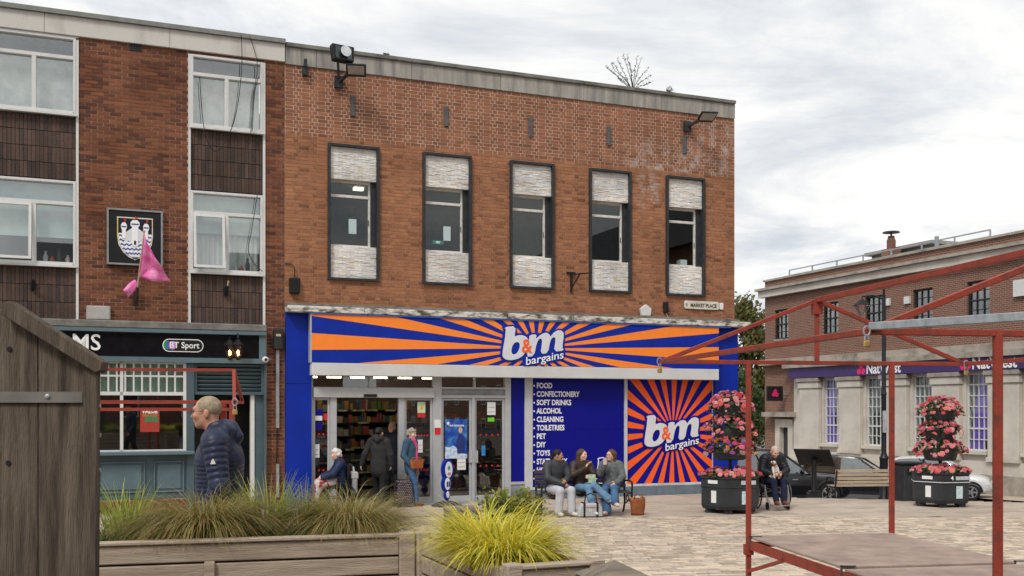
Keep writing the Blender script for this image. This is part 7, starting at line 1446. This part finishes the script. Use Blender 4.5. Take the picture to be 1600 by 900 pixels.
gb = empty('carrier_bag', eq + Vector((math.cos(ER), math.sin(ER), 0)) * .0 + Vector((-math.sin(ER), math.cos(ER), 0)) * .34 + V(0, 0, .36), ER, 'grey bag hung on the back of the white haired lady wheelchair', 'bag'); MB().prism([(-.14, 0), (.14, 0), (.17, .36), (-.17, .36)], -.05, .06).build('bag_body', cl('grey_nylon', (.33, .33, .34), .15, .6), gb, bevel=.02); MB().box(-.18, .18, -.07, .08, .30, .44).build('bag_flap', cl('light_grey_nylon', (.42, .42, .43), .15, .6), gb, bevel=.02); MB().tube([(-.12, .0, .42), (-.10, -.02, .56), (.10, -.02, .56), (.12, 0, .42)], .012, 6).build('strap', mat('white_strap', (.6, .6, .6), .6), gb)
# ---- three women on the bench
def bench_pt(x, y): c, s = math.cos(BROT), math.sin(BROT); X, Y = bq.x + x * c - y * s, bq.y + x * s + y * c; return V(X, Y, g(X, Y))
w1, J1, *_ = person('woman in dark grey jacket and pale grey joggers on the left of the bench', bench_pt(-.60, -.10), BROT + R(16), SIT, dict(chest=(0, .02, .91), neck=(0, -.02, 1.08), head=(.02, -.06, 1.23), shL=(.20, .0, 1.02), shR=(-.20, .02, 1.02), elL=(.25, -.12, .80), elR=(-.25, -.10, .78), wrL=(.05, -.32, .74), wrR=(.0, -.32, .66), _look=(55, 4), knL=(.13, -.40, .53), knR=(-.13, -.40, .53), anL=(.12, -.44, .10), anR=(-.14, -.36, .10), _curlL=.7, _curlR=.7), dict(skin=skin_c, top=cl('grey_shell_jacket', (.045, .048, .055), .2, .5), legs=pale_grey, shoe=white_shoe, hair='tail', hair_m=black_hair, top_ex=.032, build=1.08, collar=.045, leg_ex=.022, flare=.02), scale=.955)
w2, J2, *_ = person('woman in brown leather jacket and pale jeans with crossed legs mid bench', bench_pt(-.06, -.10), BROT + R(10), SIT, dict(_look=(30, 2), elL=(.24, -.08, .80), wrL=(.06, -.24, .80), elR=(-.24, -.06, .82), wrR=(-.03, -.22, .96), _handR=(.2, -.1, .6), knR=(-.06, -.40, .58), anR=(.02, -.50, .12), knL=(.06, -.40, .64), anL=(.33, -.52, .36), _footL=(.8, -.5, -.3), hipL=(.09, .03, .56)), dict(skin=skin_b, top=cl('brown_leather_jacket', (.045, .03, .022), .25, .45), legs=denim_l, shoe=white_shoe, hair='long', hair_m=brown_hair, top_ex=.03, hem=.04, flare=.03, build=.95), scale=.965)
MB().tube([J2['wrR'] + V(.03, -.04, .10), J2['wrR'] + V(.10, -.07, .13)], .012, 8).build('snack', mat('pastry', (.55, .33, .12), .7), w2); MB().prism([(-.07, -.09), (.07, -.09), (.09, .08), (-.05, .09)], -.03, .03, Matrix.Translation(J2['wrL'] + V(-.02, -.10, -.05)) @ Matrix.Rotation(R(-25), 4, 'X')).build('snack_bag', mat('green_white_packet', (.50, .55, .45), .5, col2=(.12, .25, .08), scale=18), w2)
w3, J3, *_ = person('woman with glasses and grey cardigan on the right of the bench', bench_pt(.54, -.08), BROT - R(22), SIT, dict(_look=(-38, 2), elL=(.25, -.02, .78), wrL=(.12, -.24, .66), elR=(-.22, -.14, .84), wrR=(-.10, -.24, 1.03), _handR=(.1, -.05, .7), knL=(.10, -.40, .56), anL=(.12, -.52, .30), _footL=(.5, -.8, -.4), knR=(-.10, -.40, .53), anR=(-.04, -.44, .10), _footR=(-.4, -1, -.2)), dict(skin=skin_b, top=cl('grey_wool_cardigan', (.13, .14, .145), .3, .95, 16), legs=denim, shoe=cl('pink_canvas_shoe', (.58, .46, .42), .1, .6), hair='long', hair_m=brown_hair, top_ex=.034, build=.95, glasses=True, flare=.035, leg_ex=.02), scale=.955)
MB().box(-.035, .035, -.006, .006, -.07, .07, Matrix.Translation(J3['wrR'] + V(.0, -.06, .08)) @ Matrix.Rotation(R(20), 4, 'Z')).build('phone', mat('pale_phone', (.55, .45, .42), .3), w3)
# bags on the ground by the bench
q = bench_pt(-.06, -.62); sb = empty('sports_bag', q, BROT, 'pale grey holdall on the ground before the bench', 'bag'); MB().prism([(-.25, 0), (.25, 0), (.24, .16), (.18, .27), (-.18, .27), (-.24, .16)], -.10, .10).build('bag_body', cl('pale_grey_canvas', (.42, .44, .45), .12, .7), sb, bevel=.03)
for s in (-.13, .13): MB().box(s - .018, s + .018, -.108, .108, .0, .285).build('webbing', black, sb)
MB().tube([(-.13, -.09, .26), (-.1, -.08, .42), (.0, -.06, .46), (.1, -.08, .42), (.13, -.09, .26)], .012, 6).build('handle', black, sb); MB().box(-.16, .16, -.107, -.102, .19, .20).build('pink_trim', mat('pink_trim', (.6, .1, .2), .6), sb); text('lettering', 'FF', .07, sign_white, sb, -.04, -.108, .13, extrude=.001); 
q = bench_pt(.28, -.30); pk = empty('paper_bag', q, BROT, 'pale pink carrier bag standing under the bench', 'bag'); MB().prism([(-.13, 0), (.13, 0), (.14, .34), (-.14, .34)], -.06, .06).build('bag_body', mat('pale_pink_paper', (.60, .42, .40), .7, var=.1), pk, bevel=.006); MB().tube([(-.06, -.05, .33), (-.05, -.05, .43), (.05, -.05, .43), (.06, -.05, .33)], .006, 5).build('handle', paper, pk)
q = bench_pt(.98, -.42); bt_ = empty('tote_bag', q, BROT, 'rust brown leather tote bag at the right end of the bench', 'bag'); tl = MB(); rows = []
for i in range(7):
    f = i / 6; w_ = .13 + .035 * f; d_ = .085 - .02 * f; rows.append([(w_ * math.cos(a) * (1 + .04 * math.sin(3 * a + f * 5)), d_ * math.sin(a) * (1 + .06 * math.sin(4 * a + f * 3)), .34 * f + (.02 * math.sin(2 * a) if i == 6 else 0)) for a in [k * PI / 12 for k in range(25)]])
tl.grid(rows); tl.add(rows[0][:-1], [tuple(range(24))]); tb2 = tl.build('bag_body', cl('rust_leather', (.27, .085, .03), .25, .5), bt_, smooth='all'); so = tb2.modifiers.new('thick', 'SOLIDIFY'); so.thickness = .008; MB().tube([(-.10, -.06, .32), (-.07, -.09, .42), (.05, -.09, .42), (.10, -.06, .32)], .009, 6).build('handle', cl('rust_leather', (.27, .085, .03)), bt_); MB().lathe([(.001, .2), (.09, .25), (.07, .33), (.02, .38)], 9, Matrix.Diagonal((1, .5, 1, 1))).build('scarf_inside', cl('cream_knit', (.55, .5, .45)), bt_, smooth=True)
